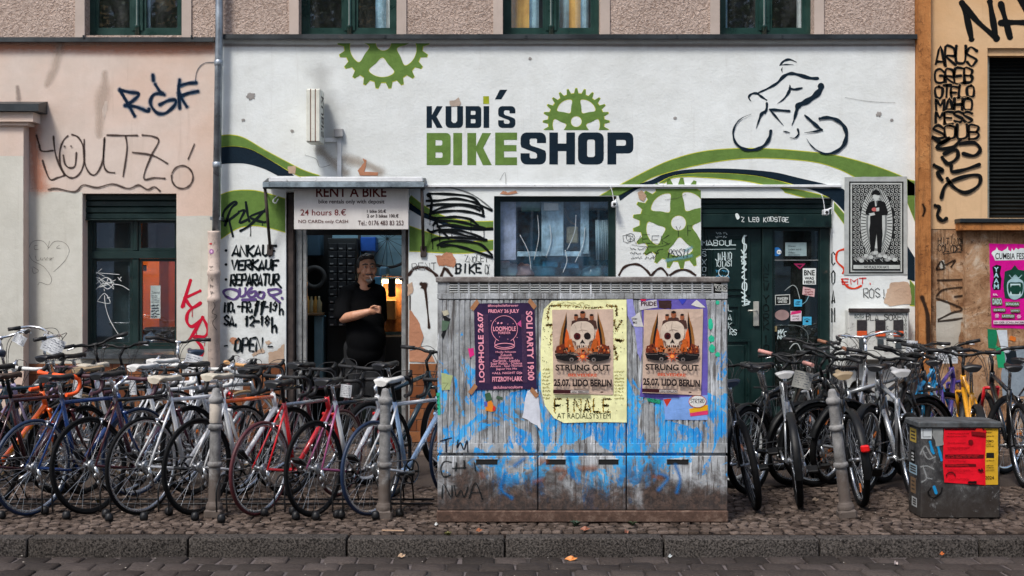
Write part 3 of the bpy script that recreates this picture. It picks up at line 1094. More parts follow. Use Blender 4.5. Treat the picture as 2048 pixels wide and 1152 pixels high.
def tiles(x0, x1, y):
    MB().box(x0, x1, y - 0.004, y - 0.001, 0.0, TZ).build('tile_bed', M_GROUT, shop)
    nrow = int(TZ / tile_h)
    for r in range(nrow):
        z = TZ - (r + 0.5) * tile_h
        x = x0 + tile_w / 2
        if r % 2:
            add('tile', tile_me, shop, loc=(x0 + tile_w / 4, y, z)).scale.x = 0.49
            x += tile_w / 2
        while x < x1 - tile_w / 2 + 0.03:
            add('tile', tile_me, shop, loc=(x, y, z))
            x += tile_w
        rest = x1 - (x - tile_w / 2)
        if rest > 0.03:
            add('tile', tile_me, shop, loc=(x1 - rest / 2, y, z)).scale.x = rest / tile_w
tiles(wx(58), wx(164.5), -0.001)
tiles(wx(166), wx(352), -0.001)
tiles(wx(354), wx(418), -0.001)
tiles(wx(442), wx(570), -0.001)
tiles(wx(819), wx(986), -0.001)
# ------------------------------------------------------------------ ground-floor window of the left wall
a, b, c, d_ = hole_lw
lw = add('window', None, shop, label='dark green window with roller shutter box and an orange lit room behind')
FY = 0.17
def fbox(x0, y0, x1, y1, ya, yb, name, m, parent, ref=0.17):
    return MB().box(wx(x0, ref), wx(x1, ref), ya, yb, wz(y1, ref), wz(y0, ref)).build(name, m, parent)
for i in range(4):
    z1 = wz(389 + i * 12.5, 0.1)
    MB().bevbox(a, b, 0.10 + 0.006 * (i % 2), 0.15, z1 - 0.06, z1, 0.008).build('shutter_slat', M_GREEN, lw)
MB().box(a, b, 0.152, 0.168, wz(441, 0.1), d_).build('shutter_back', M_DARK, lw)
MB().bevbox(a, b, 0.085, 0.15, wz(441, 0.1), wz(438.5, 0.1) - 0.0, 0.004).build('shutter_rail', M_GREEN, lw)
mb = MB()
za, zb = wz(700, FY), wz(440, FY)
xa, xb_ = a, b
mb.box(xa, xa + 0.05, FY, FY + 0.08, za, zb).box(xb_ - 0.035, xb_, FY, FY + 0.08, za, zb)
mb.box(xa + 0.05, xb_ - 0.035, FY, FY + 0.08, za, wz(691, FY))
mb.box(xa + 0.05, xb_ - 0.035, FY - 0.02, FY + 0.08, wz(517, FY), wz(502, FY))
mb.build('frame', M_GREEN, lw)
mxl, mxr = wx(264, FY), wx(278, FY)
MB().bevbox(mxl, mxr, FY - 0.012, FY + 0.08, za + 0.05, wz(517.2, FY), 0.008).build('mullion', M_GREEN, lw)
MB().bevbox(wx(266, FY), wx(276, FY), FY - 0.012, FY + 0.08, wz(501.8, FY), zb, 0.008).build('mullion', M_GREEN, lw)
for (x0, x1, y0, y1) in ((xa + 0.05, mxl, 690.5, 517.3), (mxr, xb_ - 0.035, 690.5, 517.3), (xa + 0.05, wx(266, FY), 501.5, 440), (wx(276, FY), xb_ - 0.035, 501.5, 440)):
    mb = MB()
    z0, z1 = wz(y0, FY), wz(y1, FY)
    s_ = 0.028
    mb.box(x0 + 0.001, x0 + s_, FY + 0.01, FY + 0.05, z0, z1).box(x1 - s_, x1 - 0.001, FY + 0.01, FY + 0.05, z0, z1)
    mb.box(x0 + s_, x1 - s_, FY + 0.01, FY + 0.05, z0, z0 + s_).box(x0 + s_, x1 - s_, FY + 0.01, FY + 0.05, z1 - s_, z1)
    mb.build('sash', M_GREEN, lw)
    MB().box(x0 + s_, x1 - s_, FY + 0.025, FY + 0.031, z0 + s_, z1 - s_).build('pane', M_GLASS_THIN, lw)
mb = MB()
zs = wz(715, -0.05)
n = len(mb.v)
prof = [(0.17, zs + 0.075), (-0.07, zs + 0.03), (-0.075, zs - 0.01), (-0.055, zs - 0.012), (0.17, zs + 0.01)]
for X in (a - 0.03, b + 0.02):
    mb.v += [(X, q[0], q[1]) for q in prof]
k = len(prof)
for i in range(k):
    j = (i + 1) % k
    mb.face((n + i, n + j, n + k + j, n + k + i))
mb.face([n + i for i in range(k)][::-1]); mb.face([n + k + i for i in range(k)])
mb.build('sill', simple('wet_dark_sill', (0.05, 0.055, 0.06, 1), 0.2, 0.0, 0.4, 6, 0.2, 20, obj=False), lw)
# things in the side room
MB().box(wx(178, 0.4), wx(262, 0.4), 0.40, 0.42, wz(690, 0.4), wz(430, 0.4)).build('window_blind', simple('dark_teal_blind', (0.012, 0.04, 0.05, 1), 0.7, 0, 0.3, 4), lw)
MB().box(wx(262, 0.8), wx(360, 0.8), 0.8, 0.83, wz(510, 0.8), wz(420, 0.8)).build('pelmet', M_DARK, lw)
pp = thing('notice_strip', 'white printed strip hanging inside the orange lit window', 'notice')
d = Draw(0.21)
d.rect(301, 571, 321, 637, (205, 210, 205))
d.text('Zweirad', 303, 582, 319, 588, (40, 40, 40))
d.scrawl(303, 590, 319, 607, 0.8, (70, 70, 70), 5)
d.scrawl(303, 608, 319, 636, 2.2, (30, 32, 34), 5, 5)
d.build('sheet', pp)
tl = thing('room_lamp', 'warm lamp lighting the orange room behind the left window', 'lamp', (wx(345, 1.9), 1.9, 2.45))
MB().lathe([(0.0, 0.10), (0.05, 0.095), (0.09, 0.06), (0.14, 0.0), (0.13, -0.01), (0.0, 0.01)], 18).build('lamp_shade', simple('lamp_shade', (0.6, 0.45, 0.25, 1), 0.6), tl)
MB().lathe([(0.0, -0.07), (0.035, -0.06), (0.045, -0.03), (0.0, 0.0)], 12).build('bulb', emit('warm_bulb', (255, 190, 110), 6), tl)
li = bpy.data.lights.new('lamp_light', 'POINT'); li.energy = 13; li.color = (1, 0.6, 0.28); li.shadow_soft_size = 0.08
lo = bpy.data.objects.new('lamp_light', li); COL.objects.link(lo); lo.parent = tl; lo.location = (0, 0, -0.14)
bx = thing('blue_jacket', 'blue jacket and bags heaped behind the orange lit window', 'jacket', (wx(300, 0.5), 0.55, 0))
mb = MB()
bm = bmesh.new(); bmesh.ops.create_icosphere(bm, subdivisions=3, radius=1.0)
for v in bm.verts:
    f = 1 + 0.25 * math.sin(v.co.x * 7 + v.co.z * 5) * math.cos(v.co.y * 6 + v.co.z * 4)
    v.co = Vector((v.co.x * 0.17 * f, v.co.y * 0.12, 0.88 + v.co.z * 0.2 * f))
mb.smooth = True; mb.add_bm(bm)
mb.build('heap', simple('denim_cloth', (0.05, 0.09, 0.15, 1), 0.9, 0, 0.4, 20), bx)
MB().box(-0.22, 0.24, -0.12, 0.2, 0.0, 0.72).build('stool', M_DARK, bx)

# ------------------------------------------------------------------ shop entrance
ent = add('entrance', None, shop, label='open shop doorway with grey metal frame')
ya = 0.10
mb = MB()
for (p0, p1) in ((592, 604), (606, 613)):
    mb.bevbox(wx(p0, ya), wx(p1, ya), ya, ya + 0.07, 0.0, wz(384, ya), 0.005)
mb.build('door_post', M_ALU, ent)
MB().bevbox(wx(803, ya), wx(812, ya), ya, ya + 0.07, 0.0, wz(384, ya), 0.005).build('door_post', M_ALU, ent)
MB().bevbox(wx(613.5, ya), wx(802.5, ya), ya, ya + 0.07, wz(470, ya), wz(384, ya), 0.005).build('door_head', M_DARK, ent)
MB().bevbox(hole_door[0] + 0.002, wx(590, ya), 0.03, 0.30, 0.0, wz(386, ya), 0.01).build('shutter_guide', M_RUST, ent)
MB().bevbox(wx(813, ya), hole_door[1] - 0.002, 0.05, 0.30, 0.0, wz(386, ya), 0.006).build('shutter_guide', M_RUST, ent)
MB().bevbox(wx(798.5, ya), wx(806, ya), ya - 0.012, ya + 0.001, wz(562, ya), wz(556, ya), 0.002).build('strike_plate', M_RUST, ent)
MB().bevbox(hole_door[0], hole_door[1], -0.10, 0.34, 0.0, 0.10, 0.02).build('doorstep', M_SLAB, ent)

# inside the workshop
yb = 0.95
M_BLUEPANEL = simple('blue_painted_board', (0.26, 0.46, 0.56, 1), 0.7, 0, 0.25, 3)
def item(name, label, cat, x0, y0, x1, y1, yy, dep, m, bev=0.01, group=None):
    X0, X1, Z0, Z1_ = wx(x0, yy), wx(x1, yy), wz(y1, yy), wz(y0, yy)
    o = MB().bevbox(-(X1 - X0) / 2, (X1 - X0) / 2, 0, dep, 0, Z1_ - Z0, bev).build(name, m, None, label=label, cat=cat, group=group)
    o.location = ((X0 + X1) / 2, yy, Z0)
    return o
item('wardrobe', 'tall ochre cupboard in the orange lit room', 'cupboard', 318, 500, 338, 700, 1.5, 0.4, simple('ochre_wood', (0.55, 0.3, 0.09, 1), 0.6))
item('stool', 'dark chest low in the orange lit room', 'chest', 284, 655, 352, 700, 0.9, 0.3, M_DARK, 0.03)
item('picture', 'small dark framed picture in the orange lit room', 'picture', 286, 530, 292, 542, 1.2, 0.03, M_DARK, 0.003)
tw = thing('tool_wall', 'pale blue tool wall seen through the open shop door', 'panel', (0, yb + 0.32, 0))
for (x0, x1) in ((600, 656), (657, 712), (713, 768), (769, 826)):
    o = MB().bevbox(wx(x0, yb), wx(x1, yb), yb + 0.3, yb + 0.33, 0.1, 2.9, 0.004).build('board', M_BLUEPANEL if x0 != 600 else M_DARK, tw); local(tw, o)
rk = thing('parts_rack', 'tall black rack of small parts drawers behind the man', 'rack', (wx(684, yb - 0.1), yb - 0.1, 0))
wr = (712 - 652) / S(yb - 0.1)
zr0, zr1 = 0.1, wz(476, yb - 0.1)
MB().bevbox(-wr / 2, wr / 2, 0.02, 0.3, zr0, zr1, 0.01).build('cabinet', M_DARK, rk)
M_DRAW = simple('black_drawer', (0.02, 0.022, 0.024, 1), 0.35, 0, 0.3)
for r in range(11):
    for q in range(3):
        z0 = zr1 - 0.05 - (r + 1) * 0.082
        x0 = -wr / 2 + 0.015 + q * (wr - 0.03) / 3
        o = MB().bevbox(x0 + 0.003, x0 + (wr - 0.03) / 3 - 0.003, -0.012, 0.018, z0 + 0.004, z0 + 0.076, 0.004).build('drawer', M_DRAW, rk)
        MB().box(x0 + 0.02, x0 + 0.055, -0.018, -0.013, z0 + 0.012, z0 + 0.026).build('handle', M_ALU, o)
item('storage_box', 'blue plastic box on the wall above the man', 'box', 721, 474, 752, 503, 0.95, 0.25, simple('blue_plastic', (0.02, 0.10, 0.42, 1), 0.4))
item('wall_cabinet', 'dark shelf unit at the left inside the doorway', 'shelf', 614, 462, 640, 512, 0.85, 0.3, simple('navy_shelf', (0.02, 0.05, 0.08, 1), 0.5))
item('tall_locker', 'pale blue locker low inside the doorway', 'locker', 628, 632, 646, 770, 0.8, 0.3, simple('pale_blue_locker', (0.2, 0.36, 0.44, 1), 0.5))
item('counter', 'dark workshop counter behind the man', 'counter', 716, 672, 806, 800, 0.75, 0.3, M_DARK)
item('toolbox', 'blue toolbox hanging right of the man', 'toolbox', 748, 553, 763, 583, 0.85, 0.15, simple('toolbox_blue', (0.06, 0.26, 0.45, 1), 0.4))
item('grinder', 'grey-blue bench grinder on the shelf right of the man', 'grinder', 758, 533, 776, 553, 0.9, 0.2, simple('grinder_blue', (0.10, 0.22, 0.32, 1), 0.4), 0.02)
item('black_case', 'black case hanging below the lit lamp', 'case', 776, 556, 790, 594, 0.8, 0.12, M_DARK)
item('spares_box', 'cardboard box of spares under the warm lamp', 'box', 762, 600, 790, 640, 0.9, 0.2, simple('card_box', (0.42, 0.22, 0.07, 1), 0.8))
for k, px in enumerate((616, 623, 631, 638)):
    mb = MB().lathe([(0.0, 0.0), (0.03, 0.0), (0.032, 0.02), (0.032, 0.11), (0.012, 0.15), (0.012, 0.18), (0.0, 0.18)], 12)
    o = mb.build('oil_bottle', simple('amber_bottle_%d' % (k % 2), ((0.5, 0.26, 0.05, 1), (0.35, 0.3, 0.18, 1))[k % 2], 0.25), None, label=('first', 'second', 'third', 'fourth')[k] + ' small bottle from the left on the shelf just inside the doorway', cat='bottle', group='bottles inside the shop door')
    o.location = (wx(px, 0.8), 0.8, wz(626, 0.8))
item('bottle_shelf', 'narrow wooden shelf carrying bottles inside the doorway', 'shelf', 612, 626, 644, 631, 0.7, 0.25, simple('raw_wood', (0.28, 0.17, 0.08, 1), 0.7), 0.004)
tr = MB()
tr.tube([(math.cos(q * math.pi / 20) * 0.105, 0, math.sin(q * math.pi / 20) * 0.105) for q in range(40)], 0.028, 8, True)
o = tr.build('rolled_tyre', simple('tyre_roll', (0.03, 0.03, 0.03, 1), 0.7), None, label='rolled black tyre hung at the left inside the doorway', cat='tyre')
o.location = (wx(629, 0.8), 0.8, wz(555, 0.8))
tr = MB()
tr.tube([(math.cos(q * math.pi / 24) * 0.31, 0, math.sin(q * math.pi / 24) * 0.31) for q in range(48)], 0.016, 8, True)
for q in range(14):
    aa = q * math.pi * 2 / 14
    tr.tube([(0, 0, 0), (math.cos(aa) * 0.3, 0, math.sin(aa) * 0.3)], 0.0025, 4)
o = tr.build('spare_wheel', simple('tyre_roll', (0.03, 0.03, 0.03, 1), 0.7), None, label='bicycle wheel hung high inside the doorway, behind the man', cat='wheel')
o.location = (wx(775, 1.1), 1.1, wz(478, 1.1))
lp = thing('bench_lamp', 'lit warm tube lamp above the bench right of the man', 'lamp', (wx(772, 1.0), 1.0, wz(563, 1.0)))
MB().tube([(-0.2, 0, 0), (0.2, 0, 0)], 0.02, 10).build('tube', emit('lamp_tube', (255, 214, 160), 9), lp)
MB().bevbox(-0.22, 0.22, -0.02, 0.06, 0.024, 0.05, 0.005).build('housing', M_WMETAL, lp)
MB().bevbox(-0.24, 0.2, 0.10, 0.13, -0.55, 0.06, 0.003).build('back_board', simple('warm_board', (0.34, 0.13, 0.03, 1), 0.7, 0, 0.7, 9), lp)
cp = thing('added_ceiling_lamp', 'added cool tube lamp, unseen behind the shop sign, brightening the workshop', 'lamp', (wx(690, 0.6), 0.62, 2.62))  # added unseen lamp that brightens the workshop walls
MB().bevbox(-0.5, 0.5, -0.05, 0.05, 0.03, 0.07, 0.006).build('housing', M_WMETAL, cp)
MB().tube([(-0.48, 0, 0), (0.48, 0, 0)], 0.016, 8).build('tube', emit('added_cool_tube', (215, 235, 255), 2), cp)
li = bpy.data.lights.new('added_ceiling_fill', 'AREA'); li.shape = 'RECTANGLE'; li.size = 0.9; li.size_y = 0.05; li.energy = 2.2; li.color = (0.78, 0.9, 1.0)
lo = bpy.data.objects.new('added_ceiling_fill', li); COL.objects.link(lo); lo.parent = cp; lo.location = (0, 0, -0.03)
li = bpy.data.lights.new('bench_light', 'AREA'); li.shape = 'RECTANGLE'; li.size = 0.4; li.size_y = 0.04; li.energy = 3; li.color = (1, 0.62, 0.3)
lo = bpy.data.objects.new('bench_light', li); COL.objects.link(lo); lo.parent = lp; lo.location = (0, -0.02, -0.03)

# ------------------------------------------------------------------ display window
dw = add('window', None, shop, label='dark green display window of the shop, mirroring the houses opposite')
a, b, c, d_ = hole_dw
FY = 0.10
mb = MB()
mb.box(a, a + 0.065, FY, FY + 0.08, c, d_).box(b - 0.075, b, FY, FY + 0.08, c, d_)
mb.box(a + 0.065, b - 0.075, FY, FY + 0.08, d_ - 0.05, d_).box(a + 0.065, b - 0.075, FY, FY + 0.08, c, c + 0.06)
mb.build('frame', M_GREEN, dw)
MB().box(a + 0.065, b - 0.075, FY + 0.03, FY + 0.037, c + 0.06, d_ - 0.05).build('pane', M_GLASS_DIRTY, dw)
MB().bevbox(a - 0.02, b + 0.02, -0.05, 0.10, c - 0.05, c - 0.002, 0.006).build('sill', M_FLASH, dw)
M_DISP = simple('display_blue', (0.03, 0.17, 0.28, 1), 0.6, 0, 0.8, 9)
item('display_board', 'deep blue board at the back of the display window', 'board', 985, 380, 1240, 700, 0.42, 0.03, M_DISP, 0.003)
o = item('price_card', 'small white framed card in the display window', 'card', 1088, 406, 1117, 421, 0.143, 0.015, simple('white_card', (0.75, 0.78, 0.8, 1), 0.5), 0.003)
item('display_board', 'pale board in place of a mirrored house front, middle of the display window', 'board', 1083, 400, 1127, 512, 0.165, 0.02, simple('pale_reflection_board', (0.36, 0.52, 0.64, 1), 0.6, 0, 0.5, 7), 0.003)  # the pale boards stand in for reflections in the pane
item('display_board', 'pale mauve board in place of a mirrored house front, left in the display window', 'board', 1000, 400, 1032, 520, 0.165, 0.02, simple('mauve_reflection_board', (0.42, 0.46, 0.62, 1), 0.6, 0, 0.45, 7), 0.003)
item('display_board', 'narrow pale board in place of a reflection, right of the chain in the display window', 'board', 1161, 400, 1178, 508, 0.165, 0.02, simple('pale_reflection_board', (1, 1, 1, 1)), 0.003)
item('display_board', 'long low pale board in place of a reflection, under the other pale boards', 'board', 1034, 503, 1180, 513, 0.19, 0.02, simple('pale_reflection_board', (1, 1, 1, 1)), 0.003)
for k, (px, py, w_, h_, cc, nm) in enumerate(((1062, 410, 20, 26, (0.10, 0.26, 0.24, 1), 'teal'), (1145, 470, 12, 34, (0.30, 0.28, 0.2, 1), 'olive'), (1100, 528, 16, 14, (0.05, 0.3, 0.5, 1), 'bright blue'), (1140, 532, 18, 12, (0.06, 0.24, 0.42, 1), 'mid blue'), (1010, 530, 10, 16, (0.6, 0.66, 0.7, 1), 'white'))):
    item('parts_bag', nm + ' bag of spare parts hanging in the display window', 'bag', px - w_, py - h_ / 2, px + w_, py + h_ / 2, 0.205 + 0.015 * k, 0.04, simple('bag_' + nm.replace(' ', '_'), cc, 0.4, 0, 0.4, 14), 0.012)
ch = thing('spoke_bundle', 'bundle of bright spokes hanging at the right of the display window', 'spokes', (wx(1205, 0.18), 0.175, wz(440, 0.18)))
mb = MB()
for q in range(14):
    x = -0.07 + q * 0.0105
    mb.tube([(x, random.uniform(-0.02, 0.02), 0), (x * 0.9 + random.uniform(-0.006, 0.006), random.uniform(-0.02, 0.02), -0.41)], 0.0034, 4)
mb.build('spokes', simple('bright_spoke', (0.55, 0.75, 0.85, 1), 0.4, 0.1), ch)
ck = thing('chain', 'steel chain hanging across the right part of the display window', 'chain', (0, 0.34, 0))
mb = MB()
for q in range(22):
    f = q / 21
    x, z = wx(1128 + 22 * f, 0.34), wz(418 + 30 * f + 8 * math.sin(f * 3.1), 0.34)
    mb.tube([(x + 0.012 * math.cos(k_ * math.pi / 4), 0.004 * math.sin(k_ * math.pi / 4 + q), z + 0.008 * math.sin(k_ * math.pi / 4)) for k_ in range(8)], 0.0028, 5, True)
mb.build('links', M_ALU, ck)
for k, (px, py, r) in enumerate(((1004, 449, 0.022), (1018, 481, 0.018))):
    o = MB().lathe([(0, -0.03), (r, -0.028), (r * 1.05, 0.0), (r * 0.6, 0.02), (0, 0.02)], 14, 'y').build('rear_light', emit('red_rear_light', (255, 60, 60), 1.5), None, label=('upper', 'lower')[k] + ' lit red rear light in the display window', cat='bike light', group='red lights in the display window')
    o.location = (wx(px, 0.3), 0.3, wz(py, 0.3))
helm = [(1045, 540, (0.30, 0.2, 0.2, 1), 'dusty pink'), (1020, 540, (0.35, 0.5, 0.55, 1), 'pale blue'), (1185, 545, (0.06, 0.16, 0.22, 1), 'dark blue')]
for (px, py, cc, nm) in helm:
    bm = bmesh.new(); bmesh.ops.create_icosphere(bm, subdivisions=3, radius=1.0)
    for v in bm.verts:
        g = 1 - 0.12 * (math.sin(v.co.x * 9) > 0.3) * (v.co.z > 0.1)
        v.co = Vector((v.co.x * 0.13 * g, v.co.y * 0.1 * g, (max(v.co.z, -0.25)) * 0.12 * g))
    mb = MB(); mb.smooth = True; mb.add_bm(bm)
    o = mb.build('helmet', simple('helmet_' + nm.replace(' ', '_'), cc, 0.3), None, label=nm + ' helmet lying low in the display window', cat='helmet')
    o.location = (wx(px, 0.35), 0.35, wz(py + 8, 0.35))
item('display_ledge', 'dark ledge inside the display window carrying helmets', 'ledge', 992, 552, 1229, 570, 0.22, 0.3, M_DARK, 0.005)

for k, (x0, x1, y0, y1) in enumerate(((1040, 1062, 470, 540), (1075, 1068, 430, 520), (1100, 1092, 450, 515), (1130, 1126, 500, 545), (1152, 1134, 430, 500), (1170, 1150, 455, 525))):
    mb = MB().tube(smooth_pts([(wx(x0, 0.15), 0.15, wz(y0, 0.15)), (wx((x0 + x1) / 2 + 6, 0.15), 0.147, wz((y0 + y1) / 2, 0.19)), (wx(x1, 0.15), 0.15, wz(y1, 0.15))], 6), 0.005, 6)
    mb.build('streak_cable', M_WMETAL, None, label=('leftmost', 'second', 'third', 'fourth', 'fifth', 'rightmost')[k] + ' pale bent cable in place of a mirrored streak, counted from the left in the display window', cat='cable', group='pale cables in the display window')  # added pale cables in place of streaks mirrored in the glass
# ------------------------------------------------------------------ green double door at the right
gd = add('door', None, shop, label='dark green double door full of stickers and white tags')
a, b, c, d_ = hole_gd
GY = 0.13
M_G3 = M_GREEN
for i in range(3):
    z1 = wz(398 + i * 10, 0.08)
    MB().bevbox(a, b, 0.07 + 0.008 * (i % 2), 0.13, z1 - 0.05, z1, 0.007).build('shutter_slat', M_G3, gd)
MB().bevbox(a, b, 0.05, 0.128, wz(455, 0.06), wz(428, 0.06), 0.006).build('shutter_box', M_G3, gd)
zt_ = wz(456, GY)
MB().bevbox(a, wx(1408, GY), GY, GY + 0.09, 0.0, zt_, 0.004).build('jamb', M_G3, gd)
MB().bevbox(wx(1640, GY), b, GY, GY + 0.09, 0.0, zt_, 0.004).build('jamb', M_G3, gd)
leaf = MB().bevbox(wx(1408.5, GY), wx(1524, GY), GY + 0.02, GY + 0.06, 0.03, zt_ - 0.004, 0.004).build('door_leaf', M_G3, gd)
def moulding(x0, y0, x1, y1, parent):
    X0, X1, Z0, Z1_ = wx(x0, GY), wx(x1, GY), wz(y1, GY), wz(y0, GY)
    w = 0.018
    mb = MB()
    f, g = GY + 0.003, GY + 0.021
    mb.box(X0, X1, f, g, Z0, Z0 + w).box(X0, X1, f, g, Z1_ - w, Z1_).box(X0, X0 + w, f + 0.001, g, Z0 + w, Z1_ - w).box(X1 - w, X1, f + 0.001, g, Z0 + w, Z1_ - w)
    mb.bevbox(X0 + 0.05, X1 - 0.05, f + 0.004, g, Z0 + 0.05, Z1_ - 0.05, 0.01)
    return mb.build('panel', M_G3, parent)
moulding(1416, 468, 1500, 590, gd)
moulding(1416, 610, 1480, 660, gd)
moulding(1416, 680, 1500, 850, gd)
MB().bevbox(wx(1524.5, GY), wx(1545, GY), GY - 0.015, GY + 0.07, 0.03, zt_ - 0.004, 0.006).build('meeting_stile', M_G3, gd)
gx0, gx1 = wx(1550, GY), wx(1637, GY)
mb = MB()
mb.box(wx(1545.3, GY), gx0, GY + 0.02, GY + 0.06, 0.03, zt_ - 0.004).box(gx1, wx(1639.7, GY), GY + 0.02, GY + 0.06, 0.03, zt_ - 0.004)
mb.box(gx0, gx1, GY + 0.02, GY + 0.06, 0.03, 0.35).box(gx0, gx1, GY + 0.02, GY + 0.06, zt_ - 0.03, zt_ - 0.004)
mb.build('glazed_leaf', M_G3, gd)
MB().box(gx0, gx1, GY + 0.035, GY + 0.041, 0.35, zt_ - 0.03).build('pane', glass('wired_glass', 0.03, (0.25, 0.45, 0.4), dirt=0.03), gd)
mb = MB()
q = gx0 + 0.03
while q < gx1:
    mb.box(q, q + 0.003, GY + 0.045, GY + 0.048, 0.36, zt_ - 0.03); q += 0.052
q = 0.4
while q < zt_ - 0.05:
    mb.box(gx0, gx1, GY + 0.0485, GY + 0.051, q, q + 0.003); q += 0.052
mb.build('wire_mesh', simple('green_wire', (0.03, 0.09, 0.08, 1), 0.5), gd)
MB().box(gx0, gx1, GY + 0.012, GY + 0.02, wz(521, GY), wz(519.5, GY)).build('glazing_bar', M_ALU, gd)
hp = MB().bevbox(wx(1507, GY), wx(1518, GY), GY - 0.004, GY + 0.019, wz(652, GY), wz(603, GY), 0.003).build('handle_plate', simple('brushed_plate', (0.55, 0.54, 0.48, 1), 0.4, 0.5), gd)
mb = MB().tube([(wx(1513, GY), GY - 0.002, wz(621, GY)), (wx(1513, GY), GY - 0.05, wz(621, GY)), (wx(1494, GY), GY - 0.055, wz(621, GY))], 0.008, 8)
mb.build('lever', simple('brushed_plate', (1, 1, 1, 1)), hp)
MB().bevbox(a, b, -0.06, 0.33, 0.0, 0.06, 0.02).build('doorstep', M_SLAB, gd)
W1 = (215, 222, 220)
Z7 = zt(1200, 340, 2.742)
g0 = GY - 0.017
d = Draw(0.049, 0.0006)
d.hand('Z LEG KODSTGE', 1483, 434, 1577, 443, 1.6, W1, 0.12)
d.poly(smooth_pts(Z7([(742, 242), (755, 238), (766, 260), (755, 272), (746, 262)]), 4, True), W1)
d.build('white_tag', gd, True)
d = Draw(GY, 0.0006)
WS = spray((205, 222, 222), 0.25, key='white_marker')
d.hand('MABOUL', 1404, 481, 1471, 491, 2.2, WS, 0.08)
d.stroke([(1405, 499), (1471, 498)], 1.2, WS)
d.hand('JAHNO', 1431, 505, 1463, 520, 2, WS, 0.1)
d.hand('KILASI', 1434, 522, 1465, 533, 1.8, WS, 0.1)
d.scrawl(1430, 463, 1464, 478, 1.2, WS, 2, 7)
d.scrawl(1432, 537, 1466, 558, 2.0, spray((70, 150, 190), 0.3), 2, 5)
d.stroke(ell(1447, 545, 10, 9), 1.6, WS, 0, True)
for k, ch_ in enumerate('SXO7'):
    d.hand(ch_, 1404, 503 + k * 15, 1412, 513 + k * 15, 1.4, WS, 0.12)
for k, ch_ in enumerate('LAK'):
    d.hand(ch_, 1456, 610 + k * 17, 1463, 622 + k * 17, 1.4, WS, 0.1)
d.hand('RS', 1460, 659, 1473, 670, 1.6, WS, 0.1)
# fat vertical tag
for pts in ([(800, 360), (785, 370), (782, 400), (800, 410), (797, 440), (780, 455)], [(775, 440), (800, 480), (772, 475), (798, 505), (775, 500), (800, 460)], [(778, 515), (800, 512), (780, 540), (802, 545), (778, 562)],
            [(790, 575), (778, 590), (800, 600)], [(782, 615), (802, 622), (800, 660), (780, 650), (782, 615)], [(775, 670), (800, 690), (778, 700), (805, 712)], [(778, 720), (822, 722), (780, 745), (815, 735)], [(790, 360), (788, 470), (790, 560), (792, 740)]):
    d.stroke(Z7(pts), 3.2, WS, 4)
d.build('white_tag', gd, True)
d = Draw(GY - 0.0155, 0.0006)
for k, ch_ in enumerate('NEWYORK10'):
    y0 = 530 + k * 18.5 + (5 if k > 2 else 0) + (6 if k > 6 else 0)
    d.hand(ch_, 1527, y0, 1537, y0 + 14, 2.4, (4, 16, 15), 0.08)
d.build('black_lettering', gd)
# stickers on the glazed leaf, each one a thing
SY = GY + 0.030
def sticker(name, label, shape, col, extra=None, cat='sticker', y=SY):
    d = Draw(y, 0.0006)
    if shape[0] == 'r':
        x0, y0, x1, y1 = shape[1:5]
        tl = shape[5] if len(shape) > 5 else 0
        d.poly([(x0, y0), (x1, y0 + tl), (x1 - tl * 0.3, y1 + tl), (x0 - tl * 0.3, y1)], col)
    else:
        d.poly(ell(*shape[1:]), col)
    if extra:
        extra(d)
    return d.build(name, None, label=label, cat=cat)
sticker('sticker', 'blue round sticker with a white skull', ('e', 1553.5, 503.5, 9, 9), (38, 110, 178), lambda d: (d.poly(ell(1558, 504, 4.6, 4.4), (225, 230, 230)), d.poly(ell(1556.5, 504, 1.2, 1.3), (10, 10, 12)), d.poly(ell(1560, 504, 1.2, 1.3), (10, 10, 12))))
sticker('door_notice', 'pale grey notice with three lines of print on the green door', ('r', 1570.5, 485, 1613, 512), (140, 160, 162), lambda d: (d.text('Dieser', 1576, 490, 1592, 494, (40, 50, 55)), d.text('Laden wird', 1576, 496.5, 1602, 500.5, (40, 50, 55)), d.text('Video-', 1576, 503, 1591, 507, (40, 50, 55)), d.text('überwacht', 1576, 507.6, 1600, 511, (40, 50, 55))), 'notice')
sticker('sticker', 'white rectangular sticker reading BNE WAS HERE', ('r', 1605.5, 536.5, 1632, 569), (222, 228, 225), lambda d: (d.text('BNE', 1608, 540, 1629.5, 551, (15, 18, 20), 0.03), d.text('WAS', 1609, 553.5, 1628, 559.5, (15, 18, 20), 0.03), d.text('HERE', 1608, 561, 1629.5, 567, (15, 18, 20), 0.03)))
o = Draw(SY, 0.0006); o.poly([(1587, 527), (1611, 527), (1600, 539)], (150, 40, 85)); o.poly([(1593, 529.5), (1605, 529.5), (1600, 535)], (40, 10, 25)); o.build('sticker', None, label='small magenta triangle sticker below the glazing bar', cat='sticker')
sticker('sticker', 'black sticker with white border and white lettering', ('r', 1550, 590, 1580, 610, -1.5), (200, 205, 200), lambda d: (d.poly([(1551.5, 591.3), (1578.5, 590), (1578.5, 607.5), (1551.5, 609)], (10, 12, 12)), d.text('WANDERN', 1554, 594, 1576, 600, (210, 215, 210), 0.02), d.text('UNITED', 1556, 601, 1574, 606, (210, 215, 210), 0.02)))
sticker('sticker', 'pale pink tilted sticker with red print', ('r', 1606, 573, 1630, 589, 5), (205, 170, 170), lambda d: d.scrawl(1608, 577, 1627, 591, 1.2, (120, 30, 40), 3))
sticker('sticker', 'small cyan square sticker beside the black sticker', ('r', 1588, 599, 1604, 613), (70, 165, 205), lambda d: d.scrawl(1591, 602, 1601, 610, 1, (20, 40, 60), 2))
sticker('sticker', 'dusty pink oval sticker', ('e', 1564, 630, 14.5, 10.5), (150, 125, 122))
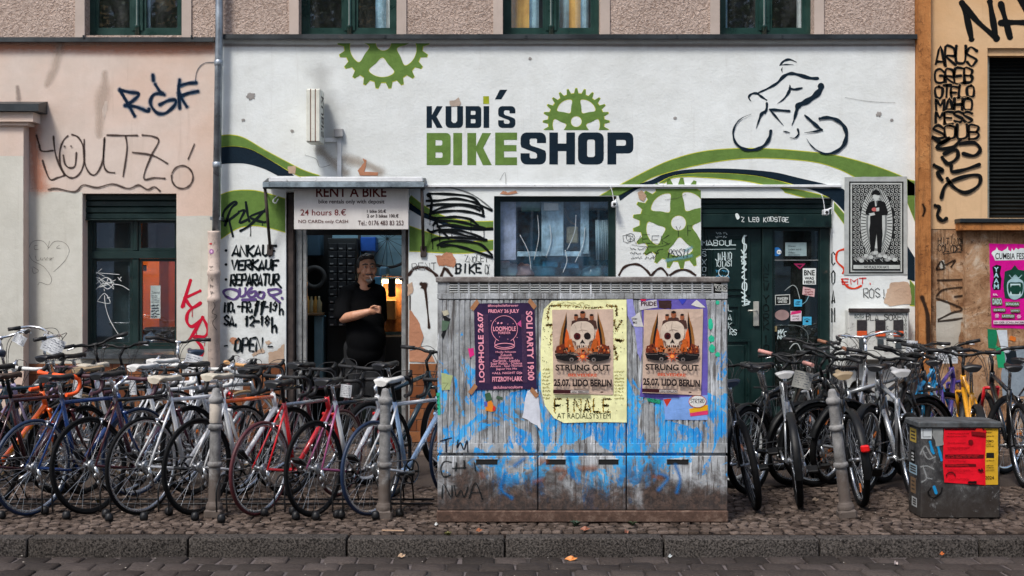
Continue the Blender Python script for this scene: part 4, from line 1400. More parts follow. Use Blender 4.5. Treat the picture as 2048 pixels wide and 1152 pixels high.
sticker('sticker', 'pink and white sticker with thin lines of print', ('r', 1581, 622, 1603, 642), (205, 195, 200), lambda d: (d.poly([(1583, 623), (1602, 621), (1602, 626), (1581, 630)], (205, 45, 110)), d.scrawl(1584, 630, 1600, 640, 0.8, (90, 40, 60), 2)))
sticker('sticker', 'cyan square sticker with a small black eye, lowest on the door', ('r', 1605.5, 633.5, 1623, 650), (70, 170, 210), lambda d: (d.stroke([(1608, 640), (1614, 637.5), (1620, 640)], 1.2, (15, 25, 30)), d.poly(ell(1614, 642.5, 3, 2), (15, 25, 30))))
sticker('sticker', 'torn tan scrap left below the oval sticker', ('r', 1547, 652, 1554, 663), (140, 125, 90))
d = Draw(SY, 0.0006)
d.stroke(Z7([(1015, 660), (1040, 640), (1060, 632), (1080, 650), (1095, 705)]), 1.6, (150, 160, 158))
d.stroke(Z7([(1110, 735), (1130, 720), (1145, 690)]), 1.6, (120, 160, 170))
d.stroke(Z7([(1030, 850), (1090, 855), (1135, 890), (1138, 940), (1110, 990)]), 1.1, (110, 120, 118))
d.stroke(Z7([(1040, 980), (1060, 955), (1085, 955), (1105, 1000)]), 2.0, (165, 172, 170))
d.hand('KKE', 1556, 662, 1572, 678, 2.2, WS, 0.15)
d.build('white_tag', gd, True)
# ------------------------------------------------------------------ the painted shop front
GRN = ink((98, 128, 60), 0.26, key='leaf_green_paint')
YEL = ink((196, 196, 60), 0.1, key='yellow_green_outline')
NAVY = ink((8, 30, 44), 0.24, key='navy_paint')
P0 = -0.0012
Z3 = zt(410, 340, 2.618); Z4 = zt(430, 0, 3.032); Z5 = zt(820, 100, 3.84); Z6 = zt(1300, 60, 3.3875); Z8 = zt(1640, 340, 2.743); ZA = zt(820, 360, 5.761); ZB = zt(420, 480, 4.8)
def band(name, top, bot, m, outline=True, clips=None):
    top, bot = smooth_pts(top, 6), smooth_pts(bot, 6)
    d = Draw(P0, 0.0005)
    if outline:
        d.poly([(x, y - 1.6) for x, y in top] + [(x, y + 1.6) for x, y in bot[::-1]], YEL, clips=clips)
    d.poly(top + bot[::-1], m, clips=clips)
    return d.build(name, shop)
EDGE = [(-1, 0, -441.5)]
band('painted_band', Z4([(34, 824), (100, 820), (180, 840), (300, 910), (430, 980), (540, 1035), (640, 1068)]), Z4([(34, 890), (120, 885), (220, 905), (330, 965), (440, 1030), (500, 1062), (510, 1068)]), GRN, clips=EDGE)
band('painted_band', Z4([(34, 892), (120, 887), (220, 907), (330, 967), (450, 1042), (480, 1066)]), Z4([(34, 995), (120, 990), (200, 995), (300, 1025), (370, 1060), (380, 1066)]), NAVY, False, clips=EDGE)
band('painted_band', Z3([(83, 130), (150, 110), (250, 108), (330, 125), (420, 152)]), Z3([(83, 360), (170, 305), (250, 290), (330, 300), (420, 325)]), GRN, clips=EDGE + [(1, 0, 570.5)])
W818 = [(-1, 0, -818.5), (1, 0, 987)]
band('painted_band', ZA([(-40, 140), (60, 220), (150, 290), (300, 380), (500, 450), (750, 480), (960, 478)]), ZA([(-40, 220), (60, 300), (150, 360), (300, 430), (500, 510), (750, 545), (960, 540)]), GRN, clips=W818)
band('painted_band', ZA([(-40, 222), (60, 302), (150, 362), (300, 432), (500, 512), (750, 547), (960, 542)]), ZA([(-40, 320), (60, 380), (150, 430), (300, 485), (500, 555), (750, 585), (960, 582)]), NAVY, False, clips=W818)
band('painted_band', ZA([(-40, 520), (100, 570), (300, 640), (500, 690), (720, 712), (960, 695)]), ZA([(-40, 818), (100, 820), (300, 832), (500, 840), (720, 835), (960, 800)]), GRN, clips=W818)
ABOVE = [(0, 1, 370.5)]
band('painted_band', [(1196, 394), (1225, 378)] + Z6([(0, 945), (150, 880), (330, 830), (520, 808), (750, 805), (1000, 820), (1250, 850), (1450, 900), (1600, 950), (1720, 1000), (1795, 1045)]), [(1232, 394), (1262, 378)] + Z6([(0, 1005), (100, 970), (250, 930), (450, 890), (650, 868), (850, 868), (1100, 890), (1250, 930), (1370, 985), (1560, 1100), (1800, 1250)]), GRN, clips=[(0, 1, 391), (1, 0, 1829.5)])
band('painted_band', [(1236, 388), (1262, 372)] + Z6([(0, 1020), (100, 975), (250, 945), (450, 938), (650, 945), (850, 965), (1000, 1000), (1130, 1030), (1240, 1056)]), [(1240, 402), (1275, 378)] + Z6([(40, 1040), (150, 990), (300, 970), (500, 970), (700, 985), (850, 1015), (980, 1048), (1000, 1056)]), NAVY, False, clips=[(-1, 0, -1234), (0, 1, 401)])
band('painted_band', Z6([(60, 1040), (150, 992), (300, 972), (500, 972), (700, 987), (850, 1017), (985, 1056)]), Z6([(100, 1035), (150, 1002), (250, 992), (450, 1002), (650, 1022), (790, 1052), (800, 1056)]), GRN, clips=ABOVE)
band('painted_band', [(1560, 376), (1600, 381), (1640, 390), (1666, 398)], [(1570, 384), (1604, 393), (1640, 402), (1664, 405)], GRN, clips=[(0, 1, 395.3)])
band('painted_band', [(1608, 376.5), (1640, 376.5), (1682, 376.5), (1690, 384)], [(1615, 377), (1640, 386), (1668, 402), (1690, 425)], NAVY, False)
band('painted_band', [(1668, 405), (1690, 430)], [(1668, 420), (1690, 450)], GRN)
band('painted_band', Z8([(480, 55), (522, 62)]), Z8([(480, 180), (522, 285)]), GRN, clips=[(1, 0, 1829.5)])
band('painted_band', Z8([(480, 418), (522, 484)]), Z8([(480, 600), (522, 612)]), NAVY, False, clips=[(1, 0, 1829.5)])
band('painted_band', Z8([(492, 604), (522, 640)]), Z8([(492, 740), (522, 745)]), GRN, clips=[(1, 0, 1829.5)])
# chainrings
def gear(cx, cy, rr, rt, teeth, arm0, clips, outline=True):
    def outer(g):
        out = []
        for i in range(teeth):
            a0 = 2 * math.pi * i / teeth
            s = 2 * math.pi / teeth
            for f, r in ((-0.30, rr), (-0.11, rt), (0.11, rt), (0.30, rr)):
                out.append((cx + (r + g) * math.cos(a0 + f * s), cy + (r + g) * math.sin(a0 + f * s)))
        return out
    def holes(g):
        hs = []
        for k in range(5):
            a0 = arm0 + k * 72 + 36
            pts = []
            for (r, da) in ((0.36, 0), (0.56, -17), (0.78, -25), (0.85, -14), (0.87, 0), (0.85, 14), (0.78, 25), (0.56, 17)):
                aa = R(a0 + da * (1 - g * 0.03)); r2 = r * rr
                r2 = r2 + g if r < 0.5 else r2 - g * 0.7
                pts.append((cx + r2 * math.cos(aa), cy + r2 * math.sin(aa)))
            hs.append(smooth_pts(pts, 4, True))
        hs.append(ell(cx, cy, rr * 0.20 - g * 0.7, rr * 0.20 - g * 0.7, 22))
        return hs
    d = Draw(P0, 0.0005)
    if outline:
        d.poly(outer(1.2), YEL, holes(1.0), clips)
    d.poly(outer(0), GRN, holes(0), clips)
    return d.build('painted_gear', shop)
gear(767, 86, 79, 91, 22, 58, [(0, -1, -86.5)])
gear(1152.5, 243, 56, 66, 24, 270, [(0, 1, 260)])
gear(1357, 446, 77, 91, 21, 50, [(0, -1, -377.5), (1, 0, 1401.5)])
gear(1357, 446, 77, 91, 21, 50, [(0, 1, 371)], False)
# blocky lettering KUBI'S BIKESHOP, one part for each letter
def letter(polys, m, rnd_=10):
    d = Draw(P0, 0.0005)
    for (o, *hs) in polys:
        d.poly(Z5(o), m, [Z5(h) for h in hs])
    return d.build('painted_letter', shop)
def rr(x0, y0, x1, y1, r=(0, 0, 0, 0)):
    out = []
    for (cx, cy, rad, a0) in ((x0, y0, r[0], 180), (x1, y0, r[1], 270), (x1, y1, r[2], 0), (x0, y1, r[3], 90)):
        if rad == 0:
            out.append((cx, cy)); continue
        ox = cx + rad if cx == x0 else cx - rad
        oy = cy + rad if cy == y0 else cy - rad
        out += [(ox + rad * math.cos(R(a0 + t * 90 / 4)), oy + rad * math.sin(R(a0 + t * 90 / 4))) for t in range(5)]
    return out
letter([([(127, 431), (168, 431), (168, 500), (205, 431), (251, 431), (204, 512), (251, 598), (206, 598), (168, 530), (168, 598), (127, 598)],)], NAVY)
letter([([(273, 431), (318, 431), (318, 545), (330, 560), (350, 560), (362, 545), (362, 431), (407, 431)] + rr(273, 540, 407, 598, (0, 0, 34, 34))[1:],)], NAVY)
letter([(rr(427, 431, 547, 598, (0, 24, 24, 0)), rr(467, 467, 503, 498, (0, 8, 8, 0)), rr(467, 530, 503, 562, (0, 8, 8, 0)))], NAVY)
letter([([(565, 431), (608, 431), (608, 598), (565, 598)],)], NAVY)
letter([([(562, 355), (607, 355), (607, 414), (562, 414)],)], ink((160, 170, 40), 0.05))
letter([([(690, 305), (747, 305), (700, 379), (652, 379)],)], NAVY)
def s_letter(x0, y0, x1, y1, th, m):
    w = x1 - x0; h = y1 - y0; g = h * 0.19
    r = w * 0.24
    pts = rr(x0, y0, x1, y1, (r, r, 0, 0))
    top = rr(x0, y0, x1, y1, (r, r, 0, 0))[:10]
    o = top + [(x1, y0 + h * 0.33), (x1 - th, y0 + h * 0.33), (x1 - th, y0 + g + 6), (x1 - th - 8, y0 + g), (x0 + th + 8, y0 + g), (x0 + th, y0 + g + 8), (x0 + th, y0 + h * 0.35), (x0 + th + 10, y0 + h * 0.41)]
    o += [(x1 - r, y0 + h * 0.5), (x1 - 6, y0 + h * 0.57), (x1, y0 + h * 0.66)]
    o += rr(x0, y0, x1, y1, (0, 0, r, r))[2:12]
    o += [(x0, y0 + h * 0.65), (x0 + th, y0 + h * 0.65), (x0 + th, y1 - g - 8), (x0 + th + 8, y1 - g), (x1 - th - 8, y1 - g), (x1 - th, y1 - g - 8), (x1 - th, y0 + h * 0.68), (x1 - th - 10, y0 + h * 0.63)]
    o += [(x0 + r, y0 + h * 0.53), (x0 + 6, y0 + h * 0.46), (x0, y0 + h * 0.36)]
    letter([(o,)], m)
s_letter(677, 431, 809, 598, 44, NAVY)
letter([(rr(128, 637, 312, 884, (0, 34, 34, 0)), rr(196, 692, 248, 733, (0, 12, 12, 0)), rr(196, 786, 250, 828, (0, 12, 12, 0)))], GRN)
letter([([(332, 637), (400, 637), (400, 884), (332, 884)],)], GRN)
letter([([(440, 637), (508, 637), (508, 738), (556, 637), (622, 637), (562, 752), (628, 884), (560, 884), (508, 775), (508, 884), (440, 884)],)], GRN)
letter([([(654, 634), (822, 634), (822, 690), (722, 690), (722, 730), (818, 730), (818, 778), (722, 778), (722, 824), (822, 824), (822, 884), (654, 884)],)], GRN)
s_letter(849, 633, 1045, 879, 70, NAVY)
letter([([(1070, 633), (1136, 633), (1136, 718), (1200, 718), (1200, 633), (1267, 633), (1267, 879), (1200, 879), (1200, 776), (1136, 776), (1136, 879), (1070, 879)],)], NAVY)
letter([(rr(1290, 633, 1488, 879, (48, 48, 48, 48)), rr(1360, 687, 1420, 822, (16, 16, 16, 16)))], NAVY)
letter([(rr(1516, 633, 1715, 879, (0, 44, 0, 0))[:7] + rr(1516, 633, 1715, 794, (0, 44, 40, 0))[6:11] + [(1584, 794), (1584, 879), (1516, 879)], rr(1584, 690, 1658, 735, (0, 14, 14, 0)))], NAVY)
# painted cyclist
d = Draw(P0, 0.0005)
for pts in ([(880, 240, 8), (905, 212, 18), (945, 200, 16), (992, 218, 5)], [(884, 238, 4), (925, 234, 9), (972, 236, 3)], [(898, 252, 2), (892, 268, 9), (897, 290, 2)],
            [(1136, 328, 20), (1080, 325, 26), (1000, 302, 24), (950, 295, 22), (905, 315, 24), (860, 360, 20), (800, 395, 16), (735, 425, 10)],
            [(684, 482, 3), (668, 455, 14), (690, 432, 14), (725, 430, 16), (755, 452, 16), (790, 474, 9)],
            [(860, 500, 2), (905, 468, 12), (940, 420, 20), (948, 385, 12), (945, 372, 3)], [(945, 395, 14), (980, 402, 18), (1028, 393, 12)],
            [(1158, 380, 44), (1150, 410, 42), (1110, 452, 42), (1050, 490, 38), (1005, 512, 40), (992, 550, 26), (975, 610, 14), (960, 648, 3)],
            [(791, 496, 16), (790, 530, 18), (780, 562, 14)], [(785, 545, 14), (755, 570, 22), (738, 610, 14), (718, 668, 3)],
            [(810, 538, 12), (860, 542, 20), (945, 549, 14)], [(810, 538, 12), (850, 585, 14), (905, 648, 2)],
            [(902, 686, 4), (925, 690, 10), (946, 696, 4)], [(1000, 672, 14), (1006, 705, 14), (980, 732, 9), (945, 728, 2)],
            [(1048, 578, 10), (1095, 620, 24), (1140, 660, 22), (1165, 678, 12)], [(1165, 676, 12), (1110, 688, 12), (1045, 696, 2)],
            [(686, 570, 2), (620, 598, 6), (580, 640, 11), (562, 700, 14), (580, 765, 18), (635, 806, 22), (700, 812, 22), (765, 788, 22), (805, 738, 24), (817, 685, 22)],
            [(1150, 600, 22), (1205, 593, 22), (1265, 610, 24), (1312, 652, 28), (1330, 712, 28), (1310, 780, 28), (1255, 826, 22), (1185, 838, 14), (1125, 812, 10), (1085, 775, 7), (1060, 737, 2)]):
    d.stroke([(1300 + p[0] / 3.3875, 60 + p[1] / 3.3875, p[2] / 3.3875) for p in pts], 1, NAVY, 6)
d.build('painted_cyclist', shop)

# ------------------------------------------------------------------ hand-painted opening hours and spray tags
BLK = spray((14, 24, 28), 0.18, key='black_brush')
def tag_(name, strokes, w, m, tr_=None, y=-0.0030, sm=5, drips=0):
    d = Draw(y, 0.0004)
    for s in strokes:
        d.stroke(tr_(s) if tr_ else s, w, m, sm)
    for _ in range(drips):
        s = random.choice(strokes); q = random.choice(tr_(s) if tr_ else s)
        L = random.uniform(6, 24)
        d.stroke([(q[0], q[1], 2.4), (q[0] + 0.3, q[1] + L * 0.6, 1.5), (q[0], q[1] + L, 2.2)], 2, m, 3)
    return d.build(name, shop)
d = Draw(-0.003, 0.0004)
for (x, y) in ((452, 501), (452, 529), (452, 559)):
    d.poly(ell(x, y, 3, 2.8, 12), (14, 24, 28))
d.hand('ANKAUF', 465, 491, 551, 511, 6, BLK, 0.05, 0.08)
d.hand('VERKAUF', 463, 521, 555, 539, 6, BLK, 0.05, 0.08)
d.hand('REPARATUR', 461, 549, 556, 570, 5.6, BLK, 0.05, 0.08)
d.stroke([(551, 562), (562, 575)], 5, BLK)
d.hand('MO.-FR.11-19', 449, 604, 553, 623, 4.6, BLK, 0.06, 0.05)
d.hand('h', 559, 606, 566, 628, 4.4, BLK, 0.05)
d.hand('11', 505, 602, 527, 630, 7.0, BLK, 0.05, 0.25)
d.hand('SA. 12-18', 449, 632, 538, 651, 5.4, BLK, 0.05, 0.05)
d.hand('h', 544, 636, 553, 664, 5, BLK, 0.04)
d.stroke([(449, 692), (455, 691)], 3, BLK); d.stroke([(536, 693), (545, 693)], 3, BLK)
d.hand('OPEN', 469, 676, 523, 702, 5, BLK, 0.08, 0.1)
d.build('opening_hours_lettering', shop, True)
PUR = spray((96, 76, 128), 0.2, key='purple_spray')
tag_('purple_tag', [ [(150, 540), (130, 495), (190, 470), (265, 490), (270, 540), (225, 570), (160, 545)], [(285, 470), (290, 540), (335, 525), (340, 465)], [(400, 460), (360, 500), (385, 545), (430, 535), (440, 490), (385, 505)], [(480, 500), (455, 535), (500, 560), (520, 505), (470, 500)], [(560, 480), (640, 470), (680, 500), (590, 530), (560, 500)], [(590, 530), (670, 600)], [(310, 575), (440, 570)], [(690, 556), (694, 558)] ], 6.4, PUR, ZB, -0.0036)
tag_('black_tag', [[(105, 290), (135, 205), (165, 175), (150, 168), (100, 215), (95, 262), (120, 265), (175, 225)], [(178, 218), (207, 214), (180, 275), (226, 258)], [(214, 170), (222, 225), (232, 268)], [(322, 212), (236, 245), (300, 272), (328, 268)], [(186, 318), (238, 286), (315, 208)], [(128, 270), (146, 345)]], 6.5, BLK, Z3, drips=4)
BL2 = spray((8, 14, 16), 0.22, key='black_spray')
tag_('black_scribble', [[(210, 185), (220, 160), (400, 160), (640, 180), (760, 230), (830, 330), (845, 410)], [(220, 160), (250, 240), (240, 350), (230, 440)], [(195, 240), (330, 235), (520, 215), (700, 245), (800, 285), (940, 350)], [(200, 298), (350, 280), (560, 280), (740, 300), (830, 330)],
   [(260, 370), (360, 320), (520, 290), (680, 300), (800, 350)], [(230, 390), (400, 360), (560, 355), (720, 375), (850, 415)], [(235, 440), (420, 430), (560, 425), (700, 455), (780, 520)], [(300, 470), (480, 470), (640, 495), (760, 530), (880, 560), (945, 560)],
   [(270, 520), (300, 490), (340, 560), (400, 620), (445, 670)], [(320, 535), (480, 520), (640, 545), (850, 560)], [(205, 575), (250, 600), (340, 575), (560, 580), (740, 630), (870, 690)], [(340, 600), (480, 600), (640, 640), (750, 670)],
   [(260, 690), (340, 668), (520, 662), (700, 675), (880, 690)], [(320, 750), (400, 715), (560, 700), (740, 720), (840, 760), (940, 860)], [(360, 760), (480, 750), (640, 785), (800, 840), (945, 890)]], 6.6, BL2, ZA, -0.0036, drips=14)
tag_('black_scribble', [[(300, 90), (400, 82), (520, 100), (680, 150), (800, 220), (945, 335)]], 5.0, spray((30, 36, 40), 1.0, 0.8, key='soft_black_spray'), ZA, -0.0048)
BRN = spray((52, 36, 30), 0.5, key='brown_black_spray')
tag_('spray_arch', [[(-10, 1090), (30, 1035), (90, 1005), (180, 1010), (250, 1050), (310, 1105)], [(360, 1105), (390, 1030), (405, 1020), (430, 1040), (480, 1105)]], 9.0, BRN, ZA)
tag_('spray_blot', [[(843, 568, 12), (848, 572, 22), (851, 583, 9), (855, 620, 5), (858, 655, 8)], [(820, 592, 4), (822, 650, 6), (840, 705, 12)]], 5, BRN)
d = Draw(-0.003, 0.0004)
d.hand('BIKE', 912, 528, 962, 546, 5.5, spray((34, 40, 44), 0.4, key='grey_black_spray'), 0.06)
d.hand('RENT', 824, 526, 872, 540, 2.4, spray((110, 112, 112), 0.5, 0.8, key='faded_spray'), 0.08)
d.hand('ZNOLET', 930, 511, 976, 524, 1.3, BLK, 0.12)
d.hand('CX', 970, 528, 978, 548, 1.3, BLK, 0.1)
d.build('black_tag', shop, True)
# salmon wall
RGF = [[(690, 518), (735, 595), (775, 668)], [(690, 516), (745, 530), (800, 540), (765, 580), (722, 608)], [(722, 606), (785, 615), (850, 640), (858, 628)], [(880, 432), (883, 462)], [(895, 486), (925, 532), (946, 545)],
       [(936, 536), (885, 545), (866, 592), (900, 646), (950, 652), (1000, 612), (1012, 575), (965, 580), (920, 602)], [(1030, 535), (1035, 622)], [(1035, 460), (1030, 530), (1075, 612)], [(1035, 492), (1080, 480), (1130, 475)], [(1042, 552), (1090, 535), (1140, 525)], [(1125, 478), (1135, 410), (1175, 365), (1235, 360)]]
tag_('blue_tag', RGF[:-1], 15, spray((20, 84, 120), 1.0, 0.9, key='blue_spray_halo'), Z1)
tag_('blue_tag', RGF[:-1], 7.5, spray((6, 28, 50), 0.5, key='dark_blue_spray'), Z1, -0.0046)
tag_('blue_tag', RGF[-1:], 4.0, spray((30, 60, 78), 0.9, 0.8, key='faint_blue_spray'), Z1, -0.0052)
GB = spray((62, 48, 44), 0.9, 0.95, key='brown_grey_spray')
tag_('grey_tag', [[(210, 780), (225, 830), (240, 870), (305, 868)], [(308, 785), (318, 880), (345, 960), (372, 1010)], [(245, 925), (285, 1030), (330, 1024), (372, 1010)], ell(415, 900, 72, 125, 14, -90, 250), [(365, 895), (375, 945), (400, 966), (432, 955), (440, 880)],
   [(485, 805), (485, 920), (510, 990), (550, 1005), (590, 930), (602, 790), (596, 930), (615, 985), (660, 995)], [(618, 778), (700, 780), (792, 780)], [(724, 785), (732, 860), (710, 1015)], [(820, 778), (880, 785), (915, 812), (870, 900), (828, 1026), (890, 1024), (950, 1028)], [(765, 878), (880, 895), (965, 942)],
   [(1085, 915), (1120, 832)], ell(1050, 1020, 62, 66, 12, 200, 550), [(280, 1092), (330, 1086), (430, 1105), (480, 1066), (560, 1080), (650, 1060), (740, 1086), (800, 1066), (850, 1092), (890, 1076), (922, 1100)], [(372, 843), (374, 844)], [(410, 842), (411, 843)]], 6.5, GB, Z1)
Z2 = zt(0, 380, 3.031)
RED = spray((190, 22, 52), 0.22, key='red_spray')
tag_('red_tag', [[(1155, 548), (1105, 708)], [(1212, 612), (1120, 655)], [(1120, 655), (1165, 712), (1215, 685)], [(1212, 688), (1145, 735), (1133, 795), (1165, 828), (1225, 780)], [(1228, 772), (1190, 840), (1150, 905)], [(1228, 772), (1262, 845), (1240, 888), (1178, 892), (1222, 950), (1224, 1000), (1185, 1014)]], 8.4, RED, Z2, drips=5)
PEN = spray((120, 116, 108), 0.3, 0.8, key='faint_pencil')
tag_('heart_drawing', [[(295, 352), (260, 310), (200, 312), (173, 365), (195, 425), (265, 465), (312, 535), (295, 574), (245, 560), (230, 575)], [(295, 352), (330, 312), (388, 318), (420, 365), (392, 430), (325, 496)], [(300, 310), (290, 360)], [(228, 335), (208, 340), (212, 360), (232, 360)], [(360, 335), (342, 350), (365, 352)], [(215, 400), (222, 425), (240, 425)], [(250, 410), (245, 420), (258, 424), (262, 412)], [(270, 408), (278, 424), (288, 408)], [(296, 415), (312, 412), (300, 425), (325, 408)], [(195, 470), (205, 505), (235, 490), (200, 465)]], 1.1, PEN, Z2)
WT_ = spray((215, 220, 218), 0.2, key='white_scratch')
d = Draw(0.19, 0.0004)
for s in ([(565, 490), (632, 522)], [(570, 520), (616, 478)], [(590, 502), (722, 512)], [(568, 526), (620, 545), (690, 600)], [(575, 575), (640, 530), (680, 560), (600, 590), (700, 545)], [(590, 540), (650, 600), (690, 560), (610, 570)], [(555, 625), (590, 595), (620, 570)], [(600, 530), (640, 570), (660, 535), (690, 590)], [(690, 570), (740, 580), (783, 606)], [(715, 530), (735, 552)], [(735, 528), (722, 545)], [(562, 575), (564, 577)],
          [(590, 675), (635, 626), (668, 686), (590, 675)], [(632, 600), (634, 612)], [(635, 640), (640, 700), (660, 770), (690, 830), (735, 900)], [(650, 655), (668, 650)]):
    d.stroke(Z2(s), 1.5, WT_, 4)
d.build('white_scratch_tag', lw)
# plaster wall by the gear and the corner
d = Draw(-0.003, 0.0004)
THN = spray((30, 34, 36), 0.2, key='black_marker')
for k, (cx, cy) in enumerate(((1261, 475),)):
    d.stroke(ell(cx, cy, 8.5, 8, 18), 1, THN, 0, True)
    d.poly(ell(cx - 3, cy - 2, 0.9, 0.9, 8), (30, 34, 36)); d.poly(ell(cx + 3, cy - 2, 0.9, 0.9, 8), (30, 34, 36))
    d.stroke([(cx - 4, cy + 4), (cx, cy + 2), (cx + 4, cy + 4)], 0.9, THN)
d.hand('OVEEK', 1246, 470, 1338, 487, 1.1, THN, 0.1)
d.stroke(Z7([(175, 410), (230, 418), (330, 420), (385, 400)]), 0.9, THN)
d.scrawl(1256, 492, 1320, 520, 1.2, THN, 3, 8)
d.stroke(Z7([(290, 470), (300, 480), (318, 440), (345, 435)]), 1.4, THN)
d.hand('Y F', 1352, 452, 1384, 472, 1.2, THN, 0.05)
d.hand('PSSST!', 1336, 498, 1376, 514, 1.6, THN, 0.1, 0.15)
d.build('black_tag', shop)
tag_('spray_arch', [[(105, 575), (130, 535), (170, 518), (215, 520), (255, 550), (275, 575)], [(285, 575), (310, 548), (340, 540), (370, 575)], [(385, 575), (430, 550), (480, 550), (522, 575)]], 7.0, BRN, Z7)
tag_('blue_smear', [[(365, 495), (430, 485), (500, 470)], [(470, 440), (500, 425)]], 12, spray((120, 170, 180), 0.9, 0.6, key='pale_blue_spray'), Z7, -0.0046)
d = Draw(-0.003, 0.0004)
OR = spray((212, 62, 30), 0.4, key='orange_red_spray')
for s in ([(130, 435), (95, 450), (92, 500), (130, 540), (125, 565)], [(120, 600), (150, 640), (190, 650), (225, 635)]):
    d.stroke(Z8(s), 5.5, OR, 5)
d.hand('EMT.', 1684, 557, 1750, 568, 2.6, spray((205, 40, 40), 0.3, key='red_marker'), 0.08)
d.hand('ROS!', 1727, 577, 1772, 596, 1.9, THN, 0.08)
d.build('red_tag', shop, True)
d = Draw(-0.0015, 0.0004)
for k, ch_ in enumerate('COAM'):
    d.hand(ch_, 1663.5, 503 + k * 38, 1669.5, 530 + k * 38, 3.0, BLK, 0.05)
d.build('black_lettering', shop)
# bare plaster where paint has come off
M_BARE = plaster('bare_plaster', (0.56, 0.43, 0.32, 1), (0.50, 0.34, 0.24, 1), 0.5, 0.7, bs=30, streak=0.3, grime=0.1)
M_BRICKY = plaster('bare_brick_plaster', (0.56, 0.27, 0.16, 1), (0.46, 0.21, 0.12, 1), 0.5, 0.7, bs=30, streak=0.3, grime=0.1)
def bare(pts, m, y=-0.0042, j=1.2):
    d = Draw(y, 0.0004)
    d.rough(pts, m, j, 4)
    return d.build('bare_patch', shop)
bare(ZA([(295, 870), (360, 865), (430, 830), (480, 838), (525, 910), (528, 975), (495, 1010), (430, 985), (330, 985)]), M_BRICKY)
bare(Z8([(390, 620), (480, 612), (500, 650), (498, 735), (380, 745), (352, 730), (365, 670)]), M_BARE)
bare(ZB([(195, 940), (240, 935), (280, 965), (270, 995), (215, 1000), (192, 970)]), M_BRICKY)
bare(ZB([(530, 975), (570, 962), (590, 985), (565, 1010), (540, 1000)]), M_BARE)
bare(ZB([(400, 1100), (470, 1050), (510, 1040), (530, 1080), (450, 1100), (420, 1125)]), M_BARE)
bare(ZB([(560, 1080), (640, 1060), (708, 1000), (716, 1180), (560, 1180)]), M_BARE)
bare([(819, 618), (836, 640), (846, 672), (842, 692), (862, 704), (869, 724), (819, 724)], M_BRICKY, -0.0058)
bare(Z3([(1060, 600), (1085, 585), (1090, 640), (1062, 660)]), M_BARE)
bare(Z5([(302, 390), (345, 385), (372, 362), (392, 408), (380, 428), (350, 432), (318, 432), (306, 420)]), ink((176, 160, 146), key='grey_plaster'), j=0.5)
bare(Z5([(690, 1105), (712, 1082), (735, 1085), (750, 1095), (815, 1080), (825, 1098), (760, 1112)]), M_BRICKY, j=0.5)
bare(Z4([(865, 1035), (905, 985), (895, 960), (918, 970), (915, 1010), (905, 1040), (990, 1045), (985, 1066), (880, 1066)]), M_BRICKY, j=0.5)
bare(Z4([(440, 1010), (490, 1005), (488, 1055), (445, 1050)]), M_BARE, j=0.5)
bare(Z7([(205, 125), (230, 110), (255, 140), (240, 175), (215, 160)]), M_BARE, j=0.4)
for (px, py, r_) in ((502, 192, 7), (1758, 228, 5), (486, 240, 3), (584, 262, 3), (1784, 240, 3), (1060, 117, 3), (1350, 236, 3)):
    bare(ell(px, py, r_ * 1.2, r_, 8), ink((150, 146, 142), key='chip_grey'), j=r_ * 0.3)
Zc = spray((70, 66, 62), 0.3, 0.7, key='hairline_crack')
tag_('crack', [[(610, 310), (632, 318), (640, 334), (660, 330)], [(1690, 195), (1740, 203), (1790, 205)], [(1000, 360), (1010, 345), (1012, 372)], [(1330, 400), (1357, 395), (1372, 388)]], 1.1, Zc, None, -0.0046)

GREYBR = spray((92, 82, 74), 1.0, 0.2, key='grey_brown_spray')
tag_('soft_dark_mark', [[(640, 150), (646, 190), (660, 250), (655, 300)]], 90, GREYBR, None, -0.0008)  # broad soft grey-brown stroke around the light box
tag_('soft_dark_mark', [[(640, 300), (660, 320), (690, 345)], [(690, 318), (735, 330), (760, 345)]], 36, spray((150, 128, 104), 1.0, 0.45, key='tan_soft_spray'), None, -0.0009)
tag_('soft_dark_mark', [[(445, 90), (700, 92), (1000, 90), (1400, 91), (1826, 90)]], 13, spray((120, 92, 76), 1.0, 0.5, key='ledge_brown_spray'), None, -0.0008)  # thin soft brown strip right below the ledge
# ------------------------------------------------------------------ drainpipe
DP = -0.10
dp = thing('drainpipe', 'zinc drainpipe with a thick beige painted lower end between the two shop walls', 'drainpipe', (wx(433, DP), DP, 0))
x_top, x_mid = wx(438.5, DP) - dp.location.x, wx(432, DP) - dp.location.x
zm = wz(466, DP)
MB().tube([(x_top, 0, TOP), (x_top, 0, wz(60, DP)), (x_mid, 0, zm - 0.02)], 0.040, 16).build('upper_pipe', M_ZINC, dp)
x_bot = wx(428, DP) - dp.location.x
zc1, zc2 = wz(546, DP), wz(598, DP)
MB().lathe([(0.052, zm + 0.02), (0.064, zm + 0.02), (0.066, zm), (0.062, zm - 0.02), (0.06, zc1 + 0.03), (0.068, zc1 + 0.02), (0.068, zc1 - 0.02), (0.061, zc1 - 0.03), (0.06, zc2 + 0.03), (0.07, zc2 + 0.02), (0.07, zc2 - 0.025), (0.061, zc2 - 0.035), (0.06, 0.0)], 20, o=(x_bot, 0, 0)).build('lower_pipe', M_PIPE, dp)
for py in (126, 330):
    z = wz(py, DP)
    MB().lathe([(0.041, z - 0.03), (0.046, z - 0.025), (0.046, z + 0.025), (0.041, z + 0.03)], 16, o=(x_top + (x_mid - x_top) * (py - 60) / 400, 0, 0)).build('joint_ring', M_ZINC, dp)
mb = MB().box(x_mid - 0.055, x_mid + 0.055, -0.02, 0.10, wz(440, DP), wz(434, DP))
mb.build('pipe_clip', M_ZINC, dp)
d = Draw(DP - 0.0615, 0.0004)
d.rect(419, 486, 424, 489, (190, 30, 50))
